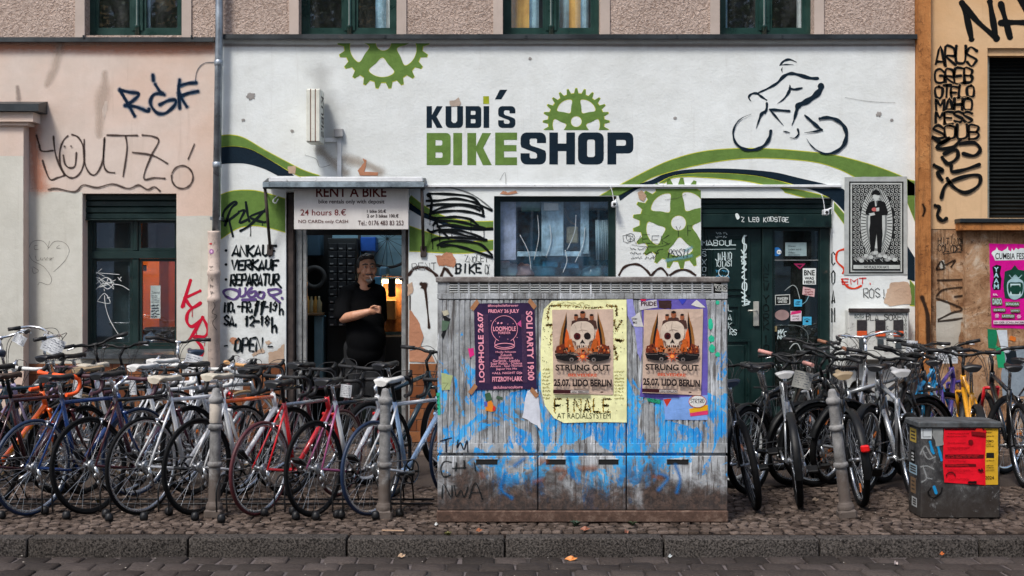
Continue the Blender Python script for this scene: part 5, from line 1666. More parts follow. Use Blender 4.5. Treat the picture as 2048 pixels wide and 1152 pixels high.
d.poly(ell(423, 503, 4.5, 5, 14), (170, 110, 165)); d.poly(ell(423, 503, 2.2, 2.6, 12), (225, 190, 215))
d.scrawl(418, 530, 430, 545, 1, THN, 2, 4); d.scrawl(420, 552, 432, 592, 0.9, THN, 3, 4)
d.stroke([(424, 600), (430, 612), (424, 625), (434, 632), (425, 645), (433, 660)], 1.3, THN)
d.build('marker_scrawl', dp, True)

# ------------------------------------------------------------------ canopy, rental sign, projecting light box
cn = thing('door_canopy', 'small white sheet metal canopy with rusty struts over the shop door', 'canopy', (wx(690), 0, wz(372)))
AY = -0.27
mb = MB()
X0, X1 = wx(526, AY), wx(848, AY)
zf0, zf1 = wz(377, AY), wz(364, AY)
zb0 = wz(360, 0.0)
n = 0
prof = [(-0.003, zb0 + 0.02), (AY, zf1), (AY - 0.012, zf0), (AY + 0.01, zf0 - 0.004), (AY + 0.02, zf1 - 0.02), (-0.003, zb0 - 0.01)]
for X in (X0, X1):
    mb.v += [(X, p[0], p[1]) for p in prof]
k = len(prof)
for i in range(k):
    j = (i + 1) % k
    mb.face((i, j, k + j, k + i))
mb.face([i for i in range(k)][::-1]); mb.face([k + i for i in range(k)])
local(cn, mb.build('roof_sheet', M_FLASH, cn))
local(cn, MB().bevbox(wx(538, AY), wx(846, AY), AY - 0.02, AY + 0.05, zf1 + 0.001, zf1 + 0.05, 0.005).build('front_flashing', M_WMETAL, cn))
local(cn, MB().bevbox(wx(526, AY), wx(848, AY), AY - 0.024, AY - 0.013, zf0 + 0.012, zf1 - 0.004, 0.002).build('drip_edge', simple('pale_zinc', (0.38, 0.46, 0.5, 1), 0.35, 0.6, 0.4, 6, obj=False, dirt=0.3), cn))
for (pa, pb, py) in ((527, 541, 497), (846, 847, 500)):
    mb = MB().tube([(wx(pa, AY) + 0.012 * (1 if pa < 700 else -1), AY + 0.02, zf0), (wx(pb), -0.02, wz(py))], 0.016, 4)
    mb.bevbox(wx(pb) - 0.03, wx(pb) + 0.03, -0.025, -0.002, wz(py + 14), wz(py - 8), 0.004)
    local(cn, mb.build('strut', M_RUST, cn))
    mb = MB().tube([(wx(pa, AY) + 0.012 * (1 if pa < 700 else -1), AY + 0.03, zf0 + 0.015), (wx(pa) + 0.012, -0.01, zf0 + 0.015)], 0.012, 4)
    local(cn, mb.build('bracket', M_RUST, cn))
RY = -0.15
rs = thing('rental_sign', 'light grey RENT A BIKE sign with prices hanging under the canopy', 'sign', (wx(702), RY, wz(460)))
t = NT('grey_sign_board')
p = t.pos()
nn = t.noise(t.pos((1, 1, 0.4)), 4, 7, 0.7)
t.l(t.mix(t.rng(nn, 0.35, 0.75), (0.72, 0.69, 0.66, 1), (0.60, 0.57, 0.54, 1)), t.b.inputs['Base Color'])
t.b.inputs['Roughness'].default_value = 0.5
local(rs, MB().bevbox(wx(588, RY), wx(817, RY), RY, RY + 0.03, wz(459, RY), wz(374, RY), 0.004).build('board', t.m, rs))
d = Draw(RY - 0.0006, 0.0005)
BR, DK = (92, 36, 34), (52, 36, 36)
d.text('RENT A BIKE', 632, 374, 773, 394, BR, 0.02)
d.text('bike rentals only with deposit', 637, 399, 769, 409.5, DK, 0.018)
d.text('24 hours 8.€', 601, 418, 692, 431, (118, 44, 44), 0.008)
d.text('1 bike 50.€', 734, 419, 772, 425.5, DK, 0.02)
d.text('2 or 3 bikes 100.€', 734, 428, 797, 435, DK, 0.02)
d.text('NO CARDs only CASH', 597, 439.5, 696, 448, (90, 50, 48), 0.006)
d.text('Tel.: 0176 483 83 253', 716, 441, 807, 450.5, (80, 52, 50), 0.006)
d.build('printed_lettering', rs, True)
mb = MB().tube(smooth_pts([(wx(786, -0.03), -0.06, wz(396)), (wx(800), -0.07, wz(392)), (wx(815), -0.06, wz(398)), (wx(822), -0.05, wz(388))], 5), 0.008, 6)
o = mb.build('loose_cable', M_WMETAL, None, label='white loose cable end at the right of the rental sign', cat='cable')
mb = MB().tube(smooth_pts([(wx(556), -0.03, wz(392)), (wx(548), -0.05, wz(402)), (wx(553), -0.05, wz(407)), (wx(558), -0.04, wz(398))], 5), 0.007, 6)
o = mb.build('loose_cable', M_WMETAL, None, label='small white cable loop under the left end of the canopy', cat='cable')
# projecting light box
LY0 = -0.36
lb = thing('light_box_sign', 'weathered white light box sign sticking out of the white wall', 'sign', (wx(626, LY0), -0.03, wz(285, LY0)))
xa, xb2 = wx(612, LY0), wx(640, LY0)
za, zb = wz(284, LY0), wz(177, LY0)
M_LB = simple('yellowed_white_box', (0.66, 0.66, 0.58, 1), 0.45, 0, 0.15, 4, 0.1, 20, obj=False, dirt=0.25)
local(lb, MB().bevbox(xa, xb2, LY0 + 0.012, -0.06, za, zb, 0.006).build('body', M_LB, lb))
for (p0, p1) in ((0.02, 0.30), (0.36, 0.64), (0.70, 0.98)):
    w = xb2 - xa
    local(lb, MB().bevbox(xa + p0 * w, xa + p1 * w, LY0, LY0 + 0.013, za + 0.008, zb - 0.008, 0.004).build('front_strip', M_LB, lb))
for p0 in (0.33, 0.67):
    local(lb, MB().box(xa + p0 * w - 0.0035, xa + p0 * w + 0.0035, LY0 + 0.004, LY0 + 0.0122, za + 0.004, zb - 0.004).build('rust_seam', simple('rust_seam', (0.16, 0.06, 0.03, 1), 0.8), lb))
mb = MB()
for z in (za + 0.06, zb - 0.06):
    mb.tube([(wx(640, LY0) - 0.06, -0.07, z), (wx(640, LY0) - 0.06, -0.001, z)], 0.014, 6)
local(lb, mb.build('bracket', M_RUST, lb))
mb = MB()
me_v, me_f = text_tris("KUBI'S", 0.02)
a0, a1 = min(v[0] for v in me_v), max(v[0] for v in me_v); b0, b1 = min(v[1] for v in me_v), max(v[1] for v in me_v)
for (u, v) in me_v:
    u = (u - a0) / (a1 - a0); v = (v - b0) / (b1 - b0)
    mb.v.append((xb2 + 0.0008, -0.10 - v * 0.18, zb - 0.06 - u * (zb - za - 0.12)))
for f in me_f:
    mb.face(f)
local(lb, mb.build('printed_lettering', ink((60, 56, 54)), lb))
jb = thing('junction_box', 'grey junction box with white conduit below the light box sign', 'junction box', (wx(678), 0, wz(275)))
local(jb, MB().bevbox(wx(669), wx(687.5), -0.055, -0.001, wz(275), wz(258), 0.006).build('box', simple('grey_plastic', (0.36, 0.36, 0.36, 1), 0.5), jb))
local(jb, MB().bevbox(wx(674.5), wx(683), -0.014, -0.001, wz(354), wz(275.3), 0.003).build('conduit', M_WMETAL, jb))
local(jb, MB().bevbox(wx(650), wx(674), -0.014, -0.001, wz(284.5), wz(276), 0.003).build('side_conduit', M_WMETAL, jb))
o = MB().bevbox(wx(849), wx(1681), -0.028, -0.001, wz(374.5), wz(369.5), 0.003).build('cable_trunking', M_WMETAL, None, label='thin white cable trunking running along the wall under the shop name', cat='trunking')
# cameras
def camera_thing(label, px, py, flip):
    c_ = thing('security_camera', label, 'camera', (wx(px), -0.08, wz(py)))
    c_.scale = (0.75, 0.75, 0.75)
    MB().bevbox(-0.035, 0.035, -0.06, 0.09, -0.05, 0.03, 0.012).build('housing', M_WMETAL, c_)
    MB().lathe([(0, -0.064), (0.02, -0.064), (0.022, -0.058)], 12, 'y', (0, 0, -0.012)).build('lens', M_DARK, c_)
    MB().tube([(0.02 * flip, 0.04, 0.02), (0.09 * flip, 0.05, 0.05), (0.10 * flip, 0.09, 0.05)], 0.012, 8).build('arm', M_WMETAL, c_)
    MB().tube(smooth_pts([(0.0, 0.07, 0.03), (-0.02, 0.06, 0.16), (-0.05, 0.06, 0.24)], 5), 0.006, 6).build('cable', M_WMETAL, c_)
camera_thing('white security camera at the top right corner of the green door', 1648, 424, 1)
camera_thing('small white alarm camera at the top right corner of the display window', 1227, 408, 0.3)

# ------------------------------------------------------------------ poster and cigarette machine on the right of the shop wall
def poster(name, label, corners, col, y, cat='poster', torn=0.4):
    """a thin sheet pasted at depth y; corners in photo pixels, clockwise from the top left"""
    mb = MB()
    n = 9
    edge = []
    for i in range(4):
        p, q = corners[i], corners[(i + 1) % 4]
        for k in range(n):
            t_ = k / n
            jx = random.uniform(-torn, torn) if k else 0
            edge.append((p[0] + (q[0] - p[0]) * t_ + jx, p[1] + (q[1] - p[1]) * t_ + (random.uniform(-torn, torn) if k else 0)))
    cx, cz = sum(c[0] for c in corners) / 4, max(c[1] for c in corners)
    pts = [(wx(p[0], y), wz(p[1], y)) for p in edge]
    mb.prism(pts, y - 0.0012, y - 0.0002)
    m = ink(col, 0, 0.55) if isinstance(col, tuple) else col
    o = mb.build(name, m, None, label=label, cat=cat)
    return o
po = poster('poster', 'black and white poster of a suited figure in an oval halo on the white wall', [(1689, 354), (1814, 353), (1815, 549), (1688, 550)], (172, 176, 174), -0.006)
B1 = (26, 28, 28); PW = (186, 190, 186)
d = Draw(-0.0076, 0.0005)
d.rect(1698, 363, 1807, 547, B1); d.rect(1701, 366, 1804, 544, PW); d.rect(1704, 369, 1801, 541, B1)
# ornament field
for i in range(13):
    for j in range(20):
        cx, cy = 1708 + i * 7.5, 373.5 + j * 7.6
        if cy > 526 or ((cx - 1753) / 33) ** 2 + ((cy - 447) / 72) ** 2 < 1:
            continue
        d.stroke(ell(cx + (j % 2) * 2, cy, 2.3, 2.3, 8), 1.0, PW, 0, True, lift=False)
        d.stroke([(cx + 3, cy + 3), (cx + 4.5, cy + 5)], 1.0, PW, 0, lift=False)
d.k += 1
d.poly(ell(1753, 447, 32, 71, 40), PW)
for i in range(64):
    a_ = i * 2 * math.pi / 64
    d.stroke([(1753 + 22 * math.cos(a_), 447 + 57 * math.sin(a_)), (1753 + 31 * math.cos(a_), 447 + 70 * math.sin(a_))], 1.5, B1, 0, lift=False)
d.k += 1
d.poly(ell(1753, 447, 21, 55, 40), (120, 124, 122))
d.poly(ell(1753, 447, 17, 50, 40), PW)
G0 = (16, 17, 18)
d.poly([(1738, 405), (1748, 401), (1760, 401), (1770, 405), (1776, 425), (1774, 430), (1764, 431), (1764, 447), (1765, 470), (1762, 505), (1755, 505), (1753, 468), (1748, 505), (1741, 505), (1738, 460), (1740, 447), (1740, 431), (1731, 429), (1731, 423)], G0)
d.poly(ell(1752, 392, 7, 8.5, 18), PW); d.poly([(1742, 392), (1744, 383), (1751, 379), (1758, 382), (1762, 389), (1756, 391), (1749, 389)], G0)
d.poly([(1749, 401), (1754, 401), (1753, 412), (1750, 413)], PW); d.poly([(1751, 402), (1753, 402), (1752.5, 411)], G0)
d.poly(ell(1748, 419, 5, 4, 14), (190, 100, 96)); d.poly([(1737, 427), (1748, 425), (1750, 430), (1740, 432)], PW); d.poly([(1752, 416), (1758, 415), (1758, 422), (1752, 423)], PW)
for i in range(16):
    d.poly(ell(1718 + i * 4.7, 518 + 4 * math.sin(i * 1.7) - 5 * math.exp(-((i - 7.5) / 4) ** 2) * 2, 5, 4, 10), PW if i % 2 else (150, 152, 150))
d.rect(1706, 530, 1799, 538, PW); d.text('NO PLACE FOR HATE', 1728, 531.5, 1777, 537, B1, 0.02)
d.build('print', po)
cg = thing('cigarette_machine', 'old white cigarette machine with red flaps mounted on the wall', 'vending machine', (wx(1758), -0.14, wz(720)))
MY = -0.15
M_CM = simple('dirty_white_enamel', (0.58, 0.58, 0.54, 1), 0.4, 0, 0.12, 4, 0.1, 20, obj=False, dirt=0.3)
local(cg, MB().bevbox(wx(1697, MY), wx(1819, MY), MY + 0.012, -0.002, wz(721, MY), wz(619, MY), 0.012).build('case', M_CM, cg))
mb = MB()
X0, X1, Z0, Z1_ = wx(1697, MY), wx(1819, MY), wz(721, MY), wz(619, MY)
mb.bevbox(X0, X1, MY - 0.012, MY + 0.011, Z1_ - 0.03, Z1_ + 0.012, 0.006)
local(cg, mb.build('top_rail', M_RUST, cg))
for k_, (p0, p1) in enumerate(((1703, 1733), (1740, 1770), (1776, 1806))):
    w_ = MB().bevbox(wx(p0 + 11 if k_ == 0 else p0 + 11, MY), wx(p1 + 1, MY), MY - 0.003, MY + 0.013, wz(672, MY), wz(640, MY), 0.004).build('brand_window', simple('dark_glass_panel', (0.04, 0.035, 0.035, 1), 0.15, 0, 0.3, 40), cg)
    local(cg, w_)
    fl = MB().bevbox(wx(p0 + 11, MY), wx(p1 + 1, MY), MY - 0.008, MY + 0.002, wz(673, MY), wz(662, MY), 0.003).build('red_flap', simple('red_flap', (0.65, 0.09, 0.02, 1), 0.4), cg)
    local(cg, fl)
    sl = MB().bevbox(wx(p0 + 15, MY), wx(p1 - 3, MY), MY - 0.004, MY + 0.012, wz(697, MY), wz(678, MY), 0.004).build('drawer_slot', simple('slot_dark', (0.05, 0.06, 0.065, 1), 0.3), cg)
    local(cg, sl)
d = Draw(MY + 0.0108, 0.0005)
d.rect(1708, 627, 1729, 637, (200, 205, 200)); d.text('BORS', 1709, 628, 1728, 636, (90, 94, 92), 0.03)
d.hand('BLA SOXEN', 1732, 628, 1812, 640, 1.8, THN, 0.1)
for k_, ch_ in enumerate('CNMOST'):
    d.hand(ch_, 1772.5, 652 + k_ * 8, 1775.8, 658.5 + k_ * 8, 1.0, THN, 0.1)
for k_, ch_ in enumerate('YOGANA'):
    d.hand(ch_, 1809, 640 + k_ * 7, 1813, 645.5 + k_ * 7, 1.0, THN, 0.1)
d.build("sticker_print", cg, True)
# ------------------------------------------------------------------ neighbouring ochre house at the right
nb = thing('neighbour_building', 'ochre and orange house with tagged pilaster at the right edge', 'building')
PYR = -0.12
XE = 8.2
MB().box(XR + 0.004, wx(1862, PYR), PYR, 0.3, 0.0, TOP).build('pilaster', M_ORANGE, nb, label='orange pilaster with dark streaks')
NY = -0.04
hole_nw = (wx(1975, NY), wx(2110, NY), wz(436, NY), wz(96, NY))
NX0 = wx(1862, PYR) + 0.003
ZS = wz(458, NY)
holed(NX0, XE, ZS, TOP, [hole_nw], NY, 0.32).build('upper_wall', M_OCHRE, nb)
MB().box(NX0, XE, NY + 0.006, 0.28, 0.0, ZS - 0.002).build('lower_wall', M_WORN, nb, label='worn flaking lower wall full of old paint')
nw = add('window', None, nb, label='window closed by a dark roller shutter')
a, b, c, d_ = hole_nw
MB().box(a + 0.001, a + 0.045, NY + 0.08, NY + 0.20, c, d_ - 0.075).build('jamb', simple('pale_green_jamb', (0.42, 0.45, 0.38, 1), 0.6), nw)
MB().box(a + 0.001, b - 0.001, NY + 0.03, NY + 0.22, d_ - 0.073, d_ - 0.001).build('lintel', M_OCHRE, nw)
mb = MB()
z = c
M_SHUT = simple('black_green_slat', (0.005, 0.007, 0.007, 1), 0.6, 0, 0.3, 5, obj=False, spec=0.15)
while z < d_ - 0.08:
    n = len(mb.v)
    x0, x1 = a + 0.046, b - 0.001
    mb.v += [(x0, NY + 0.15, z), (x1, NY + 0.15, z), (x1, NY + 0.135, z + 0.018), (x0, NY + 0.135, z + 0.018), (x1, NY + 0.15, z + 0.036), (x0, NY + 0.15, z + 0.036)]
    mb.face((n, n + 1, n + 2, n + 3)); mb.face((n + 3, n + 2, n + 4, n + 5))
    z += 0.0395
mb.box(a + 0.046, b - 0.001, NY + 0.155, NY + 0.16, c, d_ - 0.074)
mb.build('shutter', M_SHUT, nw)
led = add('ledge', None, nb)
ly = NY - 0.16
MB().bevbox(wx(1921, ly), XE, ly, NY - 0.001, wz(461, ly), wz(446, ly), 0.006).build('cornice', M_ORANGE, led)
MB().bevbox(wx(1919, ly), XE, ly - 0.02, NY - 0.001, wz(445.5, ly), wz(437, ly), 0.006).build('metal_cover', M_FLASH, led)
MB().box(wx(1930, NY - 0.07), XE, NY - 0.07, NY + 0.004, 0.0, wz(462, NY - 0.07)).build('plinth_block', M_WORN, nb)
# tags on the ochre wall
ZN = zt(1840, 0, 2.505)
HALO = spray((226, 190, 148), 0.5, 0.85, key='pale_halo')
NB1 = spray((10, 12, 13), 0.15, key='fat_black_marker')
d = Draw(NY - 0.0012, 0.0005)
NH = [[(210, 15), (235, 90), (258, 195)], [(210, 15), (290, 110), (385, 192)], [(350, 10), (365, 100), (382, 195)], [(405, 20), (425, 90), (450, 185)], [(405, 115), (470, 112), (560, 115)], [(500, -10), (540, 60)]]
for s in NH:
    d.stroke(ZN([(p[0], p[1]) for p in s]), 15, NB1, 5)
rows = [('ARUS', 72, 230, 285, 330), ('GREB', 72, 340, 268, 420), ('OTELO', 72, 428, 275, 495), ('MAHO', 75, 490, 262, 562), ('MESS', 75, 555, 262, 622), ('SOUB', 62, 622, 298, 700)]
for (s, x0, y0, x1, y1) in rows:
    (p0, q0), (p1, q1) = ZN([(x0, y0), (x1, y1)])
    st = random.getstate(); d.hand(s, p0 + 2, q0 + 2, p1 - 2, q1 - 2, 10.5, HALO, 0.07, 0.0, 3, 0.18)
    random.setstate(st); d.hand(s, p0 + 2, q0 + 2, p1 - 2, q1 - 2, 7.0, NB1, 0.07, 0.0, 3, 0.18)
BLOT = [[(65, 690), (110, 715), (150, 690), (80, 740), (160, 740), (200, 700)], [(110, 790), (140, 820), (185, 790), (180, 750), (120, 770)], [(200, 720), (270, 715), (300, 750), (270, 780), (215, 770)], [(155, 830), (160, 860), (220, 850), (295, 825)], [(105, 990), (130, 925), (220, 885), (295, 880), (290, 930), (225, 965), (165, 935), (135, 895)], [(70, 828), (112, 855), (85, 865), (108, 900)], [(75, 1030), (95, 1040), (85, 1080), (110, 1105), (130, 1095)]]
for s in BLOT:
    d.stroke(ZN(s), 9.0, NB1, 5)
d.build('black_tag', nb, True)
d = Draw(NY + 0.004, 0.0005)
d.hand('HITINOE', 1876, 476, 1930, 488, 1.6, THN, 0.1, 0.05)
d.hand('COLYDER', 1876, 490, 1928, 504, 1.8, THN, 0.1)
d.stroke([(1886, 508), (1920, 503)], 1.2, THN)
FAD = spray((46, 34, 28), 0.6, 0.85, key='faded_dark_spray')
for s in ([(640, 540), (665, 500), (680, 540), (640, 545)], [(690, 520), (740, 495), (720, 530)], [(645, 605), (800, 600)], [(640, 690), (680, 655), (800, 645), (815, 680), (740, 695)], [(640, 705), (780, 760), (720, 785), (650, 820)], [(650, 830), (740, 820), (815, 805)]):
    d.stroke(Z8(s), 6.5, FAD, 5)
d.build('faded_tag', nb, True)
d = Draw(PYR - 0.001, 0.0005)
d.stroke(Z8([(565, 190), (575, 220), (565, 250)]), 9, spray((20, 16, 14), 0.9, 0.85, key='soft_dark_blot'))
d.stroke(Z8([(560, 700), (590, 800), (595, 980)]), 14, FAD)
d.build('soft_dark_mark', nb, True)
# pale repair patches and bare areas on the worn wall
d = Draw(NY + 0.003, 0.0005)
M_PALE = plaster('pale_repair', (0.55, 0.53, 0.47, 1), (0.46, 0.42, 0.36, 1), 0.5, 0.6, streak=0.3, grime=0.3)
d.rough(Z8([(640, 720), (700, 715), (720, 780), (790, 790), (770, 850), (760, 990), (640, 1000)]), M_PALE, 1.5)
d.rough(Z8([(655, 500), (680, 495), (690, 540), (660, 545)]), M_PALE, 1)
d.build('repair_patch', nb, True)

# pink festival poster and paper remnants on the plinth block
PB = NY - 0.0712
po = poster('poster', 'magenta festival poster with a green beast on the worn wall', [(1978, 487), (2078, 489), (2080, 659), (1983, 655)], (206, 10, 138), PB)
d = Draw(PB - 0.0016, 0.0005)
ZP = zt(1960, 470, 5.489)
d.poly(ZP([(165, 280), (150, 240), (125, 200), (140, 180), (170, 165), (185, 135), (200, 165), (240, 180), (290, 150), (305, 125), (310, 165), (340, 180), (350, 145), (370, 175), (395, 140), (420, 160), (440, 145), (560, 150), (640, 270), (420, 275)]), (214, 222, 222))
d.text('CUMBIA FESTIVAL', 1990.5, 506, 2076, 518.5, (15, 18, 18), 0.015)
d.poly(ZP([(135, 350), (180, 325), (235, 340), (220, 420), (235, 480), (225, 600), (150, 605), (130, 560), (150, 470)]), (12, 12, 14))
for k_, ch_ in enumerate('YAAM'):
    d.text(ch_, 1987.5, 534 + k_ * 11.5, 1997.5, 543.5 + k_ * 11.5, (165, 205, 215), 0.03)
d.poly(ZP([(270, 400), (300, 390), (340, 380), (380, 330), (420, 380), (480, 390), (600, 420), (590, 700), (480, 690), (360, 705), (270, 690), (255, 560)]), (16, 62, 48))
d.poly(smooth_pts(ZP([(300, 520), (340, 480), (380, 450), (430, 480), (475, 520), (470, 640), (430, 690), (370, 710), (320, 680), (295, 600)]), 4, True), (160, 190, 196))
d.poly(smooth_pts(ZP([(312, 530), (390, 520), (465, 530), (458, 640), (390, 660), (318, 640)]), 4, True), (14, 62, 48))
d.poly(ZP([(330, 535), (442, 535), (440, 575), (430, 550), (345, 552), (335, 575)]), (190, 215, 215)); d.poly(ZP([(320, 665), (445, 665), (440, 615), (425, 650), (350, 650), (335, 615)]), (190, 215, 215))
d.stroke(ZP([(320, 440), (350, 470), (385, 440), (420, 470), (455, 440)]), 1.6, (150, 185, 190))
for (x0, y0, x1, y1, s) in ((130, 690, 240, 770, 'DADO'), (275, 735, 430, 780, 'SONORA'), (140, 805, 275, 842, 'CHICO'), (330, 812, 435, 848, 'LATINO'), (235, 870, 375, 912, 'LATITUD')):
    (p0, q0), (p1, q1) = ZP([(x0, y0), (x1, y1)])
    d.rough([(p0, q0), (p1, q0), (p1, q1), (p0, q1)], (104, 96, 60), 1); d.text(s, p0 + 1, q0 + 1.5, p1 - 1, q1 - 1.5, (168, 200, 196), 0.05)
d.rect(1986, 641, 2076, 648, (225, 205, 215)); d.text('AN DER SCHILLINGBRÜCKE 3', 1987, 642, 2066, 647, (60, 15, 45), 0.02)
for (x, y) in ((1993, 631.5), (2037, 633)):
    for k_ in range(4):
        a_ = k_ * math.pi / 4
        d.stroke([(x - 4 * math.cos(a_), y - 4 * math.sin(a_)), (x + 4 * math.cos(a_), y + 4 * math.sin(a_))], 1.1, (230, 200, 220), 0, lift=False)
d.text('SA.', 1985, 587, 1995, 591, (230, 215, 225), 0.04)
d.build('print', po)
o = Draw(PB - 0.002, 0.0005); o.poly(ZP([(80, 1030), (185, 1040), (190, 1152), (170, 1250), (90, 1240)]), (22, 120, 82)); o.poly([(1990, 690), (2008, 700), (2012, 736), (1996, 735)], (30, 150, 100)); o.build('paper_remnant', None, label='torn green paper under the magenta poster', cat='paper')
o = Draw(PB - 0.004, 0.0005); o.poly([(1993, 660), (2014, 660), (2016, 690), (2018, 704), (2012, 706), (2003, 700)], (196, 204, 210)); o.build('paper_remnant', None, label='white torn paper strip hanging from the magenta poster', cat='paper')
o = Draw(PB - 0.003, 0.0005); o.rough([(2020, 672), (2032, 674), (2030, 684), (2018, 680)], (206, 110, 40), 1); o.build('paper_remnant', None, label='small orange scrap right of the white paper strip', cat='paper')
o = Draw(PB - 0.0012, 0.0005); o.rough([(2004, 700), (2060, 690), (2060, 790), (2004, 800)], (132, 144, 154), 2.5); o.rough([(2010, 706), (2032, 700), (2036, 740), (2016, 742)], (20, 30, 38), 2); o.build('paper_remnant', None, label='grey-blue layered paper low on the worn wall', cat='paper')

# ------------------------------------------------------------------ the far side of the street, mirrored in the panes
OY = -25.5
ob = thing('opposite_building', 'pale apartment house across the street, mirrored in the shop window', 'building', (0, OY, 0))
M_OPP = plaster('opposite_plaster', (0.80, 0.83, 0.86, 1), (0.74, 0.77, 0.80, 1), 0.6, 0.2, grime=0)
M_OPP2 = plaster('opposite_ochre', (0.72, 0.42, 0.16, 1), (0.66, 0.38, 0.15, 1), 0.6, 0.2, grime=0)
holes1, holes2 = [], []
for fl in range(5):
    z0 = 2.0 + fl * 3.4
    for i in range(-6, 8):
        x0 = 0.1 + i * 1.95
        (holes1 if fl < 2 else holes2).append((x0, x0 + 0.95, z0, z0 + 1.75))
def far_wall(x0, x1, z0, z1, holes, m, nm):
    mb = MB()
    xs = sorted(set([x0, x1] + [v for h in holes for v in h[:2] if x0 < v < x1])); zs = sorted(set([z0, z1] + [v for h in holes for v in h[2:] if z0 < v < z1]))
    for i in range(len(xs) - 1):
        for j in range(len(zs) - 1):
            cx, cz = (xs[i] + xs[i + 1]) / 2, (zs[j] + zs[j + 1]) / 2
            if not any(h[0] < cx < h[1] and h[2] < cz < h[3] for h in holes):
                mb.box(xs[i], xs[i + 1], -0.3, 0, zs[j], zs[j + 1])
    return mb.build(nm, m, ob)
far_wall(-16, 18, RZ, 8.0, holes1, M_OPP, 'lower_wall')
far_wall(-16, 18, 8.001, 19.5, holes2, M_OPP2, 'upper_wall')
gl_far = simple('far_window_glass', (0.03, 0.04, 0.045, 1), 0.08, 0, 0.2)
fr_far = simple('far_window_frame', (0.7, 0.72, 0.72, 1), 0.5)
pane_me = MB().box(0.06, 0.445, -0.18, -0.16, 0.06, 1.69).box(0.505, 0.89, -0.18, -0.16, 0.06, 1.69).mesh('pane', gl_far)
mbf = MB().box(0, 0.06, -0.2, -0.1, 0, 1.75).box(0.89, 0.95, -0.2, -0.1, 0, 1.75).box(0.06, 0.89, -0.2, -0.1, 0, 0.06).box(0.06, 0.89, -0.2, -0.1, 1.69, 1.75).box(0.445, 0.505, -0.2, -0.1, 0.06, 1.69)
fr_me = mbf.mesh('window', fr_far)
surr_me = MB().box(-0.2, -0.002, 0.002, 0.06, -0.1, 1.95).box(0.952, 1.15, 0.002, 0.06, -0.1, 1.95).box(-0.002, 0.952, 0.002, 0.06, 1.752, 1.95).box(-0.25, 1.2, 0.002, 0.12, -0.2, -0.102).mesh('surround', simple('far_trim', (0.86, 0.88, 0.9, 1), 0.7))
for h in holes1 + holes2:
    w = add('window', fr_me, ob, loc=(h[0], 0, h[2]))
    add('pane', pane_me, w)
    add('surround', surr_me, w)
MB().box(-16.2, 18.2, -6, 0.25, 19.501, 20.0).build('roof', M_FLASH, ob)
MB().box(-60, 60, OY, -21.5, RZ - 0.2, 0.0).build('far_pavement', M_SLAB, kind='structure')
# street trees on the far side (seen in the upper panes)
M_BARK = simple('bark', (0.07, 0.055, 0.045, 1), 0.9, 0, 0.3, 10, 0.6, 30)
t = NT('street_tree_leaf')
c = t.ramp(t.n('NewGeometry').outputs['Random Per Island'], [(0, (0.02, 0.045, 0.012, 1)), (0.6, (0.045, 0.09, 0.022, 1)), (1, (0.09, 0.13, 0.03, 1))])
t.l(c, t.b.inputs['Base Color']); t.b.inputs['Roughness'].default_value = 0.55
M_LEAF = t.m
def street_tree(x, y, h, r, label, seed):
    rn = random.Random(seed)
    tr_ = thing('street_tree', label, 'tree', (x, y, 0))
    mb = MB().tube([(0, 0, -0.1), (0.05, 0.02, h * 0.35), (-0.05, 0.05, h * 0.6), (0.02, 0, h * 0.85)], [0.2, 0.16, 0.11, 0.05], 9)
    for k_ in range(9):
        a_ = k_ * 2.4; z0 = h * (0.4 + 0.05 * k_)
        mb.tube([(0, 0, z0), (math.cos(a_) * r * 0.5, math.sin(a_) * r * 0.5, z0 + r * 0.35), (math.cos(a_) * r * 0.85, math.sin(a_) * r * 0.85, z0 + r * 0.55)], [0.07, 0.045, 0.02], 6)
    mb.build('trunk', M_BARK, tr_)
    lm_ = MB()
    clumps = []
    for _ in range(46):
        while True:
            p = Vector((rn.uniform(-1, 1), rn.uniform(-1, 1), rn.uniform(-1, 1)))
            if 0.25 < p.length < 1:
                break
        clumps.append(Vector((p.x * r, p.y * r, h * 0.72 + p.z * r * 0.85)))
    for cc in clumps:
        for _ in range(75):
            p = cc + Vector((rn.gauss(0, 0.33), rn.gauss(0, 0.33), rn.gauss(0, 0.26)))
            u = Vector((rn.uniform(-1, 1), rn.uniform(-1, 1), rn.uniform(-0.6, 0.6))).normalized()
            v = u.orthogonal().normalized()
            s_ = rn.uniform(0.06, 0.12)
            lm_.quadp(p - u * s_, p + v * s_ * 0.55, p + u * s_, p - v * s_ * 0.55)
    lm_.build('crown', M_LEAF, tr_)
street_tree(-9.6, -19.0, 11.5, 3.0, 'tall leafy street tree across the road, mirrored in the left upper window', 1)
street_tree(-4.0, -19.5, 11.0, 2.2, 'slimmer street tree across the road, mirrored beside the painted gear', 2)
street_tree(7.0, -19.2, 11.5, 2.6, 'leafy street tree across the road, mirrored in the right upper window', 5)

